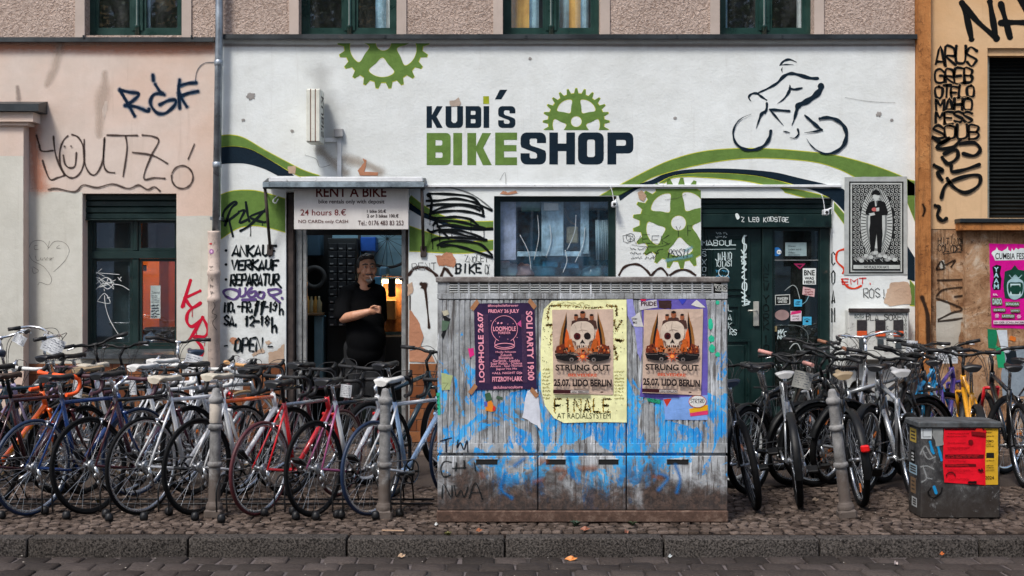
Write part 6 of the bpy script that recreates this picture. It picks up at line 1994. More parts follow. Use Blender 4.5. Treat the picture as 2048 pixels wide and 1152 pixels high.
# ------------------------------------------------------------------ big utility cabinet
CBY = gy(1045)
CX0, CX1 = wx(875, CBY), wx(1455, CBY)
def cab_mat(name, dirt_top, blue=True, dense=1.0):
    t = NT(name)
    p = t.pos()
    x, y, z = t.sep(p)
    n1 = t.noise(p, 5, 9, 0.72, 0.3)
    c = t.ramp(n1, [(0.27, (0.09, 0.088, 0.085, 1)), (0.48, (0.30, 0.315, 0.325, 1)), (0.70, (0.58, 0.61, 0.64, 1))])
    # vertical wear marks
    st = t.noise(t.pos((26, 26, 1.6)), 1.6, 8, 0.75)
    c = t.mix(t.rng(st, 0.52, 0.60, 0, 0.9), c, (0.085, 0.075, 0.07, 1))
    st2 = t.noise(t.pos((22, 22, 1.3)), 2.1, 8, 0.75, 0.2)
    c = t.mix(t.rng(st2, 0.55, 0.63, 0, 0.85), c, (0.70, 0.73, 0.77, 1))
    if blue:
        bn = t.noise(t.pos((1.0, 1.0, 0.8)), 3.4, 7, 0.66, 0.9)
        zz = t.math('ABSOLUTE', t.math('SUBTRACT', z, 0.68))
        v = t.math('SUBTRACT', bn, t.rng(zz, 0.06, 0.85, 0.0, 0.19 / dense))
        bl = t.rng(v, 0.47, 0.50)
        ch = t.rng(t.noise(t.pos((3, 3, 1)), 9, 9, 0.78), 0.50, 0.57, 1.0, 0.08)
        bcol = t.mix(t.rng(t.noise(p, 4, 5, 0.6), 0.35, 0.65), (0.006, 0.27, 0.70, 1), (0.045, 0.45, 0.88, 1))
        c = t.mix(t.math('MULTIPLY', bl, ch), c, bcol)
        wn_ = t.noise(p, 6.5, 7, 0.7, 0.8)
        c = t.mix(t.rng(wn_, 0.66, 0.70, 0, 0.75), c, (0.50, 0.56, 0.66, 1))
    db = t.math('ADD', z, t.math('MULTIPLY', t.math('SUBTRACT', t.noise(p, 5.0, 9, 0.75, 0.4), 0.5), 0.75))
    c = t.mix(t.rng(db, dirt_top - 0.17, dirt_top + 0.10, 0.96, 0.0), c, t.mix(t.rng(t.noise(p, 28, 8, 0.8), 0.4, 0.7), (0.022, 0.013, 0.010, 1), (0.12, 0.07, 0.05, 1)))
    t.l(c, t.b.inputs['Base Color'])
    t.b.inputs['Roughness'].default_value = 0.72
    t.l(t.bump(t.noise(p, 60, 8, 0.7), 0.5, 0.006), t.b.inputs['Normal'])
    return t.m
M_CAB = cab_mat('weathered_cabinet_paint', 0.33)
M_CABTOP = cab_mat('weathered_cabinet_lid', -1.0, False)
def base_mat():
    t = NT('brown_stained_concrete')
    p = t.pos()
    n = t.noise(p, 16, 9, 0.78, 0.3)
    t.l(t.ramp(n, [(0.3, (0.035, 0.021, 0.015, 1)), (0.52, (0.10, 0.055, 0.038, 1)), (0.72, (0.24, 0.17, 0.13, 1))]), t.b.inputs['Base Color'])
    t.b.inputs['Roughness'].default_value = 0.9
    t.l(t.bump(n, 0.8, 0.01), t.b.inputs['Normal'])
    return t.m
cb = thing('utility_cabinet', 'large grey street cabinet with peeling blue spray paint and pasted posters', 'cabinet', ((CX0 + CX1) / 2, CBY, 0))
def cbuild(mb, name, m, parent=None, **kw):
    return local(cb, mb.build(name, m, cb, **kw))
CD = 0.34
cz = lambda py: wz(py, CBY)
cx = lambda px: wx(px, CBY)
cbuild(MB().bevbox(CX0 - 0.006, CX1 + 0.006, CBY - 0.008, CBY + CD, 0.0, cz(1021), 0.008), 'base', base_mat())
cbuild(MB().box(CX0 + 0.008, CX1 - 0.008, CBY + 0.03, CBY + CD - 0.01, cz(1021.2), cz(586)), 'body', M_CAB)
seam = [CX0, cx(1076), cx(1253), CX1]
for i in range(3):
    x0, x1 = seam[i] + (0.004 if i else 0), seam[i + 1] - (0.004 if i < 2 else 0)
    cbuild(MB().bevbox(x0, x1, CBY, CBY + 0.034, cz(1020.4), cz(912), 0.004), 'lower_panel', M_CAB)
    # ribbed door: shallow vertical grooves
    mb = MB()
    z0, z1 = cz(906), cz(600)
    nr = max(4, int(round((x1 - x0) / 0.0385)))
    pts = []
    pw = (x1 - x0) / nr
    for k_ in range(nr):
        xs_ = x0 + k_ * pw
        pts += [(xs_ + 0.0022, 0.006), (xs_ + 0.006, 0.0), (xs_ + pw - 0.006, 0.0), (xs_ + pw - 0.0022, 0.006)]
    zr0 = z0 + (cz(886) - cz(906))
    for (xx, yy) in pts:
        mb.v += [(xx, CBY + yy, zr0), (xx, CBY + yy, z1)]
    for k_ in range(len(pts) - 1):
        mb.face((2 * k_, 2 * k_ + 2, 2 * k_ + 3, 2 * k_ + 1))
    mb.box(x0, x1, CBY + 0.0065, CBY + 0.0335, zr0 + 0.0005, z1)
    mb.bevbox(x0, x1, CBY - 0.001, CBY + 0.033, z0, zr0 - 0.0008, 0.003)
    cbuild(mb, 'ribbed_door', M_CAB)
for (p0, p1) in ((952, 995), (1092, 1131), (1197, 1237), (1334, 1377)):
    mb = MB().box(cx(p0), cx(p1), CBY - 0.0015, CBY + 0.002, cz(929), cz(919))
    cbuild(mb, 'grip_slot', simple('slot_black', (0.008, 0.008, 0.008, 1), 0.9))
    cbuild(MB().bevbox(cx(p0) - 0.004, cx(p1) + 0.004, CBY - 0.006, CBY + 0.002, cz(918.8), cz(917.6), 0.001), 'slot_lip', M_CABTOP)
# vent band with louvres
cbuild(MB().bevbox(CX0 - 0.002, CX1 + 0.002, CBY - 0.004, CBY + CD, cz(598.5), cz(586.5), 0.004), 'rail', M_CABTOP)
cbuild(MB().box(CX0, CX1, CBY + 0.012, CBY + CD, cz(586.2), cz(565)), 'vent_back', simple('slot_black', (0.008, 0.008, 0.008, 1), 0.9))
M_LOUV = simple('pale_louvre', (0.45, 0.46, 0.455, 1), 0.5, 0, 0.2, 8, obj=False, dirt=0.25)
pl0 = 899.0
lw_ = 16.2 / S(CBY)
mb = MB()
for r_ in range(4):
    z1 = cz(567.2 + r_ * 4.7); z0 = z1 - 3.1 / S(CBY)
    n = len(mb.v)
    mb.v += [(0, 0.010, z1), (lw_, 0.010, z1), (lw_, -0.006, z0), (0, -0.006, z0), (0, 0.0, z0 - 0.002), (lw_, 0.0, z0 - 0.002)]
    mb.face((n, n + 3, n + 2, n + 1)); mb.face((n + 3, n + 4, n + 5, n + 2))
louv_me = mb.mesh('louvre', M_LOUV)
npx = 899.0
while npx < 1425:
    add('louvre', louv_me, cb, loc=(cx(npx) - cb.location.x, 0, 0))
    npx += 20.3
mb = MB()
npx = 899.0 + 16.2
while npx < 1423:
    mb.box(cx(npx), cx(npx + 4.1), CBY - 0.002, CBY + 0.011, cz(586.2), cz(565.3)); npx += 20.3
mb.box(CX0, cx(898.8), CBY - 0.002, CBY + 0.011, cz(586.2), cz(565.3)); mb.box(cx(npx), CX1, CBY - 0.002, CBY + 0.011, cz(586.2), cz(565.3))
cbuild(mb, 'vent_frame', M_CABTOP)
lidz0, lidz1 = cz(565), cz(553.5)
bm = bmesh.new(); bmesh.ops.create_cube(bm, size=1.0)
for v in bm.verts:
    v.co = Vector(((CX0 + CX1) / 2 + v.co.x * (CX1 - CX0 + 0.024), CBY + CD / 2 + v.co.y * (CD + 0.03), (lidz0 + lidz1) / 2 + v.co.z * (lidz1 - lidz0)))
bmesh.ops.bevel(bm, geom=list(bm.edges), offset=0.009, segments=2, affect='EDGES', profile=0.5)
mb = MB(); mb.add_bm(bm)
t = NT('mossy_lid')
p = t.pos(); n = t.noise(p, 14, 9, 0.75, 0.3)
t.l(t.ramp(n, [(0.3, (0.075, 0.058, 0.05, 1)), (0.5, (0.17, 0.15, 0.14, 1)), (0.72, (0.36, 0.35, 0.33, 1))]), t.b.inputs['Base Color'])
t.b.inputs['Roughness'].default_value = 0.85
t.l(t.bump(n, 0.5, 0.008), t.b.inputs['Normal'])
cbuild(mb, 'lid', t.m)
# tags and paint on the cabinet
CF = CBY - 0.0012
ZK = zt(860, 820, 3.303)
d = Draw(CF, 0.0004)
DKB = spray((22, 30, 48), 0.35, 0.9, key='blue_black_marker')
for s in ([(70, 205), (140, 185)], [(105, 195), (108, 275)], [(185, 200), (180, 250), (200, 215), (225, 262), (245, 200), (250, 275)]):
    d.stroke(ZK(s), 4.2, DKB, 4)
for s in ([(140, 345), (95, 340), (72, 385), (90, 440), (135, 430)], [(150, 385), (235, 380)], [(175, 350), (170, 400)], [(225, 335), (228, 385)], [(295, 350), (300, 400)], [(80, 580), (90, 490), (140, 575), (145, 500)], [(160, 500), (175, 570), (205, 530), (225, 575), (250, 510)], [(260, 580), (300, 480), (345, 585)], [(275, 545), (335, 545)]):
    d.stroke(ZK(s), 4.6, spray((26, 32, 34), 0.5, 0.8, key='faded_black_marker'), 4)
BLU = spray((14, 118, 190), 1.0, 0.6, key='cyan_spray')
for s in ([(620, 320), (560, 365)], [(490, 420), (470, 520), (540, 580)], [(920, 310), (930, 360), (940, 440)], [(1515, 420), (1570, 450), (1510, 525)], [(1620, 365), (1650, 450), (1630, 540)]):
    d.stroke(ZK(s), 15, BLU, 5)
ORS = spray((150, 84, 48), 1.0, 0.45, key='rust_smear')
for s in ([(820, 385), (895, 405), (860, 450)], [(990, 385), (1090, 380)], [(1480, 440), (1530, 450)], [(730, 335), (765, 340)], [(690, 470), (740, 460)], [(340, 420), (350, 440)]):
    d.stroke(ZK(s), 18, ORS, 5)
d.build('spray_mark', cb, True)
d = Draw(CBY - 0.0055, 0.0004)
d.rough([(1428, 568), (1454, 570), (1454, 583), (1430, 582)], (176, 178, 174), 0.8)
d.hand('RGNS', 1430, 571, 1453, 580, 1.6, (30, 34, 36), 0.08)
d.build('white_tag', cb)
# paper scraps glued on the cabinet
def scrap(label, pts, col, y=CBY - 0.0014, j=0.8, extra=None):
    d = Draw(y, 0.0005)
    d.rough(pts, col, j, 3)
    if extra:
        extra(d)
    return d.build('paper_scrap', None, label=label, cat='paper scrap')
ZC = zt(860, 540, 3.6)
scrap('long white torn paper hanging below the dark party poster', ZC([(700, 870), (770, 860), (785, 940), (800, 1152), (770, 1120), (665, 1060), (680, 960)]), (212, 216, 226), CBY - 0.0022)
scrap('dark green torn scrap at the upper left of the cabinet', ZC([(85, 360), (145, 370), (120, 430), (85, 440)]), (88, 112, 92))
scrap('black torn scrap at the upper left of the cabinet', ZC([(90, 320), (150, 350), (95, 500), (80, 470), (110, 400)]), (26, 28, 30), CBY - 0.0012)
scrap('pale cream scrap at the upper left corner of the cabinet', ZC([(85, 295), (130, 285), (135, 320), (100, 330)]), (196, 190, 166), CBY - 0.0018)
scrap('pale green and cream scrap on the left door', ZC([(80, 740), (165, 760), (140, 860), (85, 870)]), (172, 186, 132), extra=lambda d: d.hand('7', 885, 766, 896, 778, 1.4, (120, 130, 90)))
scrap('turquoise sticker remnant at the left edge of the cabinet', ZC([(45, 885), (70, 880), (75, 1040), (55, 1045)]), (50, 178, 138), extra=lambda d: d.scrawl(873, 790, 880, 828, 1, (20, 80, 60), 5, 4))
scrap('magenta torn scrap left of the dark party poster', ZC([(275, 565), (315, 560), (318, 610), (285, 635)]), (220, 44, 130))
scrap('orange, green and blue torn sticker under the dark party poster', ZC([(400, 960), (440, 940), (470, 1000), (455, 1020), (400, 1015)]), (232, 140, 40), extra=lambda d: (d.rough(ZC([(388, 950), (410, 945), (415, 980), (392, 985)]), (88, 98, 180), 0.5), d.rough(ZC([(395, 890), (430, 880), (450, 935), (400, 945)]), (64, 96, 70), 0.5), d.rough(ZC([(455, 975), (472, 985), (468, 1015), (450, 1010)]), (216, 50, 50), 0.5)))
scrap('small dark green scrap under the dark party poster', ZC([(480, 905), (525, 915), (520, 935), (478, 930)]), (70, 92, 74))
ZD = zt(1160, 540, 3.6)
scrap('lilac poster remnants showing around the right skull poster', ZD([(335, 205), (380, 205), (400, 320), (450, 400), (450, 560), (435, 660), (415, 600), (390, 420), (345, 330)]), (150, 150, 214))
scrap('purple sheet behind the right skull poster', ZD([(435, 200), (900, 205), (920, 290), (920, 900), (600, 935), (430, 910), (470, 620)]), (104, 92, 176), CBY - 0.0010, extra=lambda d: (d.rough(ZD([(435, 200), (480, 205), (470, 225), (440, 222)]), (214, 40, 80), 0.4), d.rough(ZD([(560, 215), (660, 220), (655, 280), (570, 275)]), (62, 40, 40), 1), d.rough(ZD([(700, 205), (770, 205), (740, 250)]), (60, 70, 190), 0.6)))
scrap('white torn flap with dark letters left of the right skull poster', ZD([(370, 345), (430, 305), (460, 410), (385, 405)]), (214, 212, 210), CBY - 0.0034, extra=lambda d: (d.text('JOH', 1264, 636, 1274, 641, (40, 30, 40), 0.03), d.text('BU', 1266, 643, 1274, 647, (40, 30, 40), 0.03)))
scrap('white label reading PRIDE above the right skull poster', ZD([(425, 230), (550, 212), (558, 268), (430, 290)]), (216, 212, 216), CBY - 0.0034, 0.3, extra=lambda d: d.text('PRIDE', 1282, 603, 1313, 612, (70, 30, 46), 0.03))
scrap('white curled corner above the right skull poster', ZD([(840, 215), (905, 270), (850, 268), (800, 250)]), (216, 214, 210), CBY - 0.0038, 0.3)
scrap('pale blue flyer with rainbow stripe under the right skull poster', ZD([(600, 925), (920, 900), (918, 1080), (612, 1080)]), (128, 168, 232), CBY - 0.0020, 0.5, extra=lambda d: (d.rough(ZD([(600, 930), (660, 925), (625, 985)]), (206, 60, 40), 0.4), d.poly(ZD([(785, 1000), (920, 970), (920, 1010), (790, 1030)]), (236, 176, 30)), d.poly(ZD([(790, 1030), (920, 1010), (920, 1040), (795, 1054)]), (222, 60, 110)), d.poly(ell(1395, 803, 18, 13, 24), (190, 90, 60)), d.poly(ell(1395, 803, 16.5, 11.5, 24), (224, 224, 220)), d.hand('strtro', 1381, 798, 1408, 806, 1.1, (50, 50, 60))))
scrap('green strip of tape below the right skull poster', ZD([(480, 922), (580, 935), (575, 965), (490, 945)]), (40, 160, 120), CBY - 0.0024, 0.4, extra=lambda d: d.scrawl(1296, 798, 1319, 806, 0.9, (16, 60, 48), 2, 6))
for k_, (x, y, w_, h_, nm) in enumerate(((1421, 648, 5, 12, 'largest'), (1423, 677, 6, 7, 'upper middle'), (1424, 697, 6, 9, 'lower middle'), (1435, 709, 5, 5, 'lowest'), (1435, 605, 4, 4, 'topmost'))):
    scrap(nm + ' of the mint green paint dabs at the right of the cabinet', ell(x, y, w_, h_, 8), (46, 190, 150), CBY - 0.0016, 0.8)
for (px, py, nm) in ((949, 608, 'upper left'), (1066, 606, 'upper right'), (945, 776, 'lower left'), (1070, 784, 'lower right')):
    scrap('brown tape strip at the %s corner of the dark party poster' % nm, [(px - 9, py + 8), (px + 4, py - 10), (px + 10, py - 2), (px - 2, py + 14)] if px < 1000 else [(px - 6, py - 10), (px + 8, py + 6), (px + 2, py + 13), (px - 10, py - 2)], (166, 118, 84), CBY - 0.0064, 0.5)
# posters on the cabinet
def warp(c):     # bilinear: unit square -> tilted sheet
    (ax, ay), (bx_, by), (cx_, cy_), (dx, dy) = c
    return lambda u, v: (ax + (bx_ - ax) * u + (dx - ax) * v + (ax - bx_ + cx_ - dx) * u * v, ay + (by - ay) * u + (dy - ay) * v + (ay - by + cy_ - dy) * u * v)
CL = [(947.5, 606.5), (1068.5, 606), (1074, 777.5), (951.5, 780)]
po = poster('poster', 'dark purple party poster with pink lettering and a crystal ball', CL, (50, 36, 68), CBY - 0.004)
W_ = warp(CL)
f_ = lambda x, y: W_((x - 35) / 550.0, (y - 28) / 770.0)       # from the coordinates of an enlarged view of the sheet
d = Draw(CBY - 0.0056, 0.0004, xf=f_)
PK = (240, 158, 178)
d.text('#loopholeforever', 162, 38, 440, 66, PK, 0.015)
d.text('FRIDAY 26 JULY', 166, 82, 446, 124, PK, 0.03)
d.text('LOOPHOLE 26.07', 66, 105, 118, 730, PK, 0.03, 90)
d.text('SOLI PARTY 19:00', 505, 100, 565, 722, PK, 0.03, -90)
for x in (128, 138, 148, 158, 466, 476, 486, 496):
    d.stroke([(x, 130), (x, 740)], 2.2, (120, 84, 116), 0, lift=False)
d.k += 1
d.stroke(ell(308, 258, 118, 118, 30, 118, 422), 5, PK, 0)
d.stroke([(230, 350), (220, 400), (300, 425), (390, 405), (385, 350)], 6, PK)
d.stroke(ell(305, 412, 90, 26, 24), 7, PK, 0, True)
d.text('LOOPHOLE', 205, 236, 412, 278, PK, 0.03); d.text('FOREVER', 252, 282, 362, 304, PK, 0.02)
d.poly([(420, 215), (460, 180), (462, 245)], (200, 80, 140)); d.poly([(240, 205), (255, 195), (262, 208), (246, 216)], PK); d.poly([(272, 205), (287, 195), (294, 208), (278, 216)], PK)
for (x, y) in ((188, 185), (340, 215), (388, 212), (262, 328), (336, 350), (420, 335), (230, 188)):
    d.poly(ell(x, y, 4, 4, 6), PK)
for k_, (s, x0, x1) in enumerate((('Molly Nilsson', 222, 404), ('Zukunft', 262, 368), ('Busenus', 250, 380), ('Garlands . Leoblu', 195, 436), ('Scar Polish . Chikiss', 175, 458), ('Arcane . Spar Hornet', 172, 460), ('Jaguar No Me', 222, 410))):
    d.text(s, x0, 454 + k_ * 25, x1, 477 + k_ * 25, PK, 0.01)
d.text('+ALL NIGHT DJs', 184, 640, 456, 666, PK, 0.02)
d.text('FITZROY+LARK', 186, 682, 458, 726, PK, 0.03)
d.text('#clubsareculture', 194, 764, 456, 792, PK, 0.015)
d.build('print', po)
CYEL = [(1100, 600), (1253, 598.5), (1253.5, 845), (1124, 846)]
def yellow():
    mb = MB()
    pts = [(1104, 602), (1180, 600), (1253, 599), (1253.5, 720), (1253.5, 845), (1190, 844), (1128, 846), (1108, 836), (1090, 812), (1082, 780), (1081, 700), (1084, 640), (1088, 618)]
    y = CBY - 0.0028
    mb.prism([(wx(p[0], y), wz(p[1], y)) for p in pts], y - 0.001, y - 0.0002)
    return mb.build('poster', ink((246, 244, 186), 0, 0.6), None, label='pale yellow poster with speckled lettering FINALE behind the left skull poster', cat='poster')
po = yellow()
d = Draw(CBY - 0.0042, 0.0004)
OG = (104, 84, 14)
def speckle(pts, w, n, col):
    for _ in range(n):
        k_ = random.randrange(len(pts) - 1); f = random.random()
        x = pts[k_][0] + (pts[k_ + 1][0] - pts[k_][0]) * f + random.gauss(0, w); y = pts[k_][1] + (pts[k_ + 1][1] - pts[k_][1]) * f + random.gauss(0, w)
        r_ = random.uniform(0.5, 1.5)
        d.poly([(x - r_, y), (x, y - r_), (x + r_, y), (x, y + r_)], col); d.k -= 1
for pts in ([(1095, 640), (1098, 612), (1120, 612)], [(1092, 650), (1108, 650), (1100, 690)], [(1212, 612), (1232, 612), (1234, 632)], [(1228, 640), (1232, 660), (1244, 640)], [(1230, 680), (1246, 682)], [(1228, 690), (1234, 720)], [(1130, 612), (1180, 616), (1205, 614)]):
    speckle(pts, 1.6, 70, (150, 110, 20)); speckle(pts, 1.0, 40, (60, 50, 16))
for i in range(6):
    x0 = 1109 + i * 19.5
    for st in glyph('FINALE'[i]):
        P_ = [(x0 + u * 14, 824 - v * 26) for (u, v) in st]
        d.stroke(P_, 2.2, (190, 150, 40), 0, lift=False); speckle(P_, 1.2, 60, (70, 60, 20))
d.k += 2
d.text('AT RADIALSYSTEM', 1114, 826, 1221, 837, (70, 70, 40), 0.0)
for (x0, x1, y0, y1) in ((1084, 1104, 735, 800), (1228, 1250, 740, 800), (1108, 1180, 603, 612)):
    d.scrawl(x0, y0, x1, y1, 0.8, (150, 140, 60), 9 if y1 - y0 > 20 else 2, 8)
for _ in range(60):
    x, y = random.choice([(random.uniform(1226, 1250), random.uniform(610, 720)), (random.uniform(1085, 1102), random.uniform(640, 730)), (random.uniform(1110, 1250), random.uniform(795, 822))])
    d.poly(ell(x, y, 0.9, 0.9, 5), (80, 70, 20)); d.k -= 1
d.k += 1
d.build('print', po)
def skull_poster(C, label, y):
    po = poster('poster', label, C, (206, 180, 162), y, torn=0.3)
    W2 = warp(C)
    g_ = lambda x, y_: W2((x - 455) / 425.0, (y_ - 285) / 610.0)
    d = Draw(y - 0.0016, 0.0004, xf=g_)
    K, OGR, RST, BON = (30, 24, 24), (190, 92, 36), (112, 46, 26), (214, 196, 178)
    for sgn in (0, 1):
        mx = (lambda x: 1328 - x) if sgn else (lambda x: x)
        d.poly([(mx(x), y_) for x, y_ in ((556, 300), (540, 360), (520, 420), (505, 500), (500, 580), (545, 580), (548, 480), (552, 400))], (150, 100, 50))
        d.poly([(mx(x), y_) for x, y_ in ((555, 310), (545, 380), (530, 460), (520, 560), (545, 570), (552, 460), (558, 380))], K)
        d.poly([(mx(x), y_) for x, y_ in ((553, 420), (540, 500), (538, 560), (565, 560), (575, 500), (566, 450))], (214, 96, 40))
    for (x, y_, s) in ((622, 350, 1.0), (668, 330, 1.25), (730, 350, 1.0)):
        d.poly([(x - 38 * s, y_ + 70), (x - 30 * s, y_ + 18), (x, y_ + 8), (x + 30 * s, y_ + 18), (x + 38 * s, y_ + 70)], (74, 48, 42)); d.poly(ell(x, y_ - 8, 15 * s, 22 * s, 14), (156, 92, 62)); d.poly(ell(x, y_ - 24, 14 * s, 8 * s, 12), K)
    d.poly(smooth_pts([(578, 450), (590, 400), (625, 375), (665, 370), (705, 375), (740, 405), (750, 455), (738, 505), (712, 520), (705, 560), (665, 575), (625, 560), (618, 520), (592, 505)], 4, True), BON)
    d.stroke([(660, 380), (655, 420), (668, 450)], 3, (150, 130, 118)); d.stroke([(610, 395), (622, 425)], 2.5, (150, 130, 118)); d.stroke([(640, 440), (665, 432), (700, 440)], 3, (150, 130, 118))
    d.poly(smooth_pts([(604, 470), (622, 452), (648, 462), (650, 488), (632, 502), (610, 496)], 3, True), (84, 24, 28)); d.poly(smooth_pts([(678, 462), (702, 450), (722, 470), (716, 494), (694, 500), (678, 488)], 3, True), K); d.poly(ell(629, 480, 13, 14, 12), (44, 14, 18))
    d.poly([(664, 498), (682, 530), (664, 522), (646, 530)], K); d.poly([(600, 505), (616, 520), (618, 545), (606, 530)], (120, 96, 86)); d.poly([(730, 505), (712, 520), (710, 545), (722, 530)], (120, 96, 86))
    for i in range(6):
        d.stroke([(628 + i * 15, 542), (630 + i * 15, 570)], 4, (80, 44, 38), 0, lift=False)
    d.k += 1
    for (pp_, c_) in (([(555, 590), (562, 500), (590, 495), (598, 540), (620, 590)], OGR), ([(772, 590), (768, 500), (740, 495), (728, 540), (710, 590)], OGR), ([(470, 600), (480, 550), (530, 530), (560, 600)], RST), ([(858, 600), (850, 550), (800, 530), (770, 600)], RST), ([(600, 600), (640, 560), (700, 560), (740, 600)], (176, 120, 88))):
        d.rough(pp_, c_, 2.5)
    for _ in range(70):
        x = random.uniform(475, 855); y_ = random.uniform(545, 600); r_ = random.uniform(3, 8)
        d.poly(ell(x, y_, r_, r_ * 1.3, 6), random.choice([K, RST, OGR, (206, 150, 110), (70, 34, 26)])); d.k -= 1
    d.k += 1
    for sgn in (0, 1):
        mx = (lambda x: 1328 - x) if sgn else (lambda x: x)
        d.poly([(mx(x), y_) for x, y_ in ((468, 605), (520, 600), (560, 602), (620, 615), (640, 640), (600, 658), (540, 655), (480, 640))], (22, 20, 22)); d.poly(ell(mx(586), 645, 15, 15, 14), (120, 110, 106)); d.poly(ell(mx(586), 645, 8, 8, 12), K); d.stroke([(mx(480), 612), (mx(560), 610)], 3, (120, 110, 106))
    for i in range(9):
        a_ = i * 2 * math.pi / 9 + 0.3
        d.poly([(664 + 6 * math.cos(a_ + 1.5), 622 + 6 * math.sin(a_ + 1.5)), (664 + 52 * math.cos(a_), 622 + 46 * math.sin(a_)), (664 + 6 * math.cos(a_ - 1.5), 622 + 6 * math.sin(a_ - 1.5))], (206, 70, 26)); d.k -= 1
    d.k += 1
    d.poly(ell(664, 622, 14, 13, 12), (248, 150, 70))
    d.text('STRUNG', 472, 680, 712, 725, K, 0.03); d.text('OUT', 730, 680, 855, 725, K, 0.03)
    d.text('BELVEDERE', 562, 745, 764, 766, (206, 76, 36), 0.03)
    d.text('25.07. LIDO BERLIN', 457, 785, 868, 838, (36, 26, 28), 0.04)
    d.rect(452, 862, 708, 888, (60, 24, 30)); d.rect(577, 866, 706, 885, (214, 204, 198)); d.text('DEAD REBELLION', 582, 869, 702, 883, (40, 24, 28), 0.03); d.poly(ell(798, 876, 12, 5, 10), (60, 30, 26))
    d.build('print', po)
skull_poster([(1104, 619.5), (1226, 618), (1226.5, 789.5), (1107, 788)], 'left of the two beige skull posters, pasted on the yellow poster', CBY - 0.0062)
skull_poster([(1288, 619.5), (1406, 617.5), (1402, 790.5), (1284.5, 785.5)], 'right of the two beige skull posters, pasted over purple paper', CBY - 0.0062)

# ------------------------------------------------------------------ small street box with red and yellow bills
SBY = gy(1037)
sb = thing('junction_cabinet', 'small dark grey street box with a red and a yellow bill', 'cabinet', (wx(1921, SBY), SBY, 0))
bx0, bx1 = wx(1842, SBY), wx(2000, SBY)
t = NT('dark_box_paint')
p = t.pos(); x, y, z = t.sep(p)
n = t.noise(p, 7, 9, 0.75, 0.3)
c = t.ramp(n, [(0.32, (0.012, 0.012, 0.013, 1)), (0.5, (0.045, 0.045, 0.047, 1)), (0.72, (0.13, 0.128, 0.125, 1))])
c = t.mix(t.rng(t.math('ADD', z, t.math('MULTIPLY', n, 0.4)), 0.25, 0.55, 0.8, 0.0), c, (0.035, 0.027, 0.022, 1))
c = t.mix(t.rng(t.noise(p, 12, 9, 0.8, 0.6), 0.55, 0.66, 0, 0.8), c, (0.2, 0.2, 0.2, 1))
t.l(c, t.b.inputs['Base Color']); t.b.inputs['Roughness'].default_value = 0.8; t.b.inputs['Specular IOR Level'].default_value = 0.15
t.l(t.bump(t.noise(p, 50, 6, 0.7), 0.3, 0.004), t.b.inputs['Normal'])
M_BOX = t.m
sz = lambda py: wz(py, SBY)
local(sb, MB().bevbox(bx0, bx1, SBY, SBY + 0.3, 0.0, sz(857), 0.008).build('body', M_BOX, sb))
local(sb, MB().bevbox(bx0 - 0.022, bx1 + 0.012, SBY - 0.02, SBY + 0.32, sz(856.5), sz(843), 0.01).build('lid', simple('worn_grey_lid', (0.07, 0.076, 0.08, 1), 0.7, 0, 0.6, 9, 0.3, 30, obj=False, dirt=0.5, spec=0.2), sb))
ZX = zt(1820, 820, 5.01)
BF = SBY - 0.001
d = Draw(BF, 0.0004)
GRY = spray((150, 152, 152), 0.9, 0.7, key='grey_spray')
for s in ([(105, 440), (150, 360), (200, 430), (230, 480)], [(130, 410), (180, 490), (250, 470)], [(110, 570), (170, 560), (235, 590)], [(130, 570), (165, 680), (120, 720)], [(170, 680), (215, 690)]):
    d.stroke(ZX(s), 7, GRY, 5)
for s in ([(225, 170), (290, 190)], [(200, 320), (220, 400), (235, 430)], [(280, 370), (300, 440), (315, 500)], [(240, 770), (260, 830)]):
    d.stroke(ZX(s), 8, spray((30, 140, 196), 0.4, 0.9, key='cyan_spray_b'), 5)
d.stroke(ZX([(210, 780), (180, 830), (230, 880), (300, 840), (320, 780)]), 6, spray((12, 12, 13), 0.8, 0.8, key='black_smear'), 5)
d.rough(ZX([(222, 130), (335, 128), (330, 350), (260, 360), (225, 250)]), (138, 140, 138), 1.2)
d.build('spray_mark', sb, True)
def bill(label, pts, col, y, extra, name='poster', cat='poster'):
    mb = MB()
    mb.prism([(wx(p[0], y), wz(p[1], y)) for p in pts], y - 0.001, y - 0.0002)
    o = mb.build(name, ink(col, 0, 0.5), None, label=label, cat=cat)
    d = Draw(y - 0.0013, 0.0004)
    extra(d)
    d.build('print', o)
    return o
def yb(d):
    K = (60, 44, 10)
    d.text('DEMO', 1971, 880, 1987, 885, K, 0.02); d.rect(1972.5, 905.5, 1988, 916, (30, 30, 24)); d.text('2024', 1970, 952, 1988, 959, K, 0.02)
    for y_ in (859, 865, 872, 888, 892, 921, 931, 935, 940):
        d.scrawl(1972, y_ - 1.5, 1989, y_ + 1.5, 0.8, K, 1, 8)
bill('yellow bill behind the red one on the small street box', ZX([(470, 124), (700, 120), (760, 150), (885, 135), (880, 300), (884, 440), (880, 560), (882, 748), (700, 750), (690, 300)]), (214, 168, 46), SBY - 0.0022, yb)
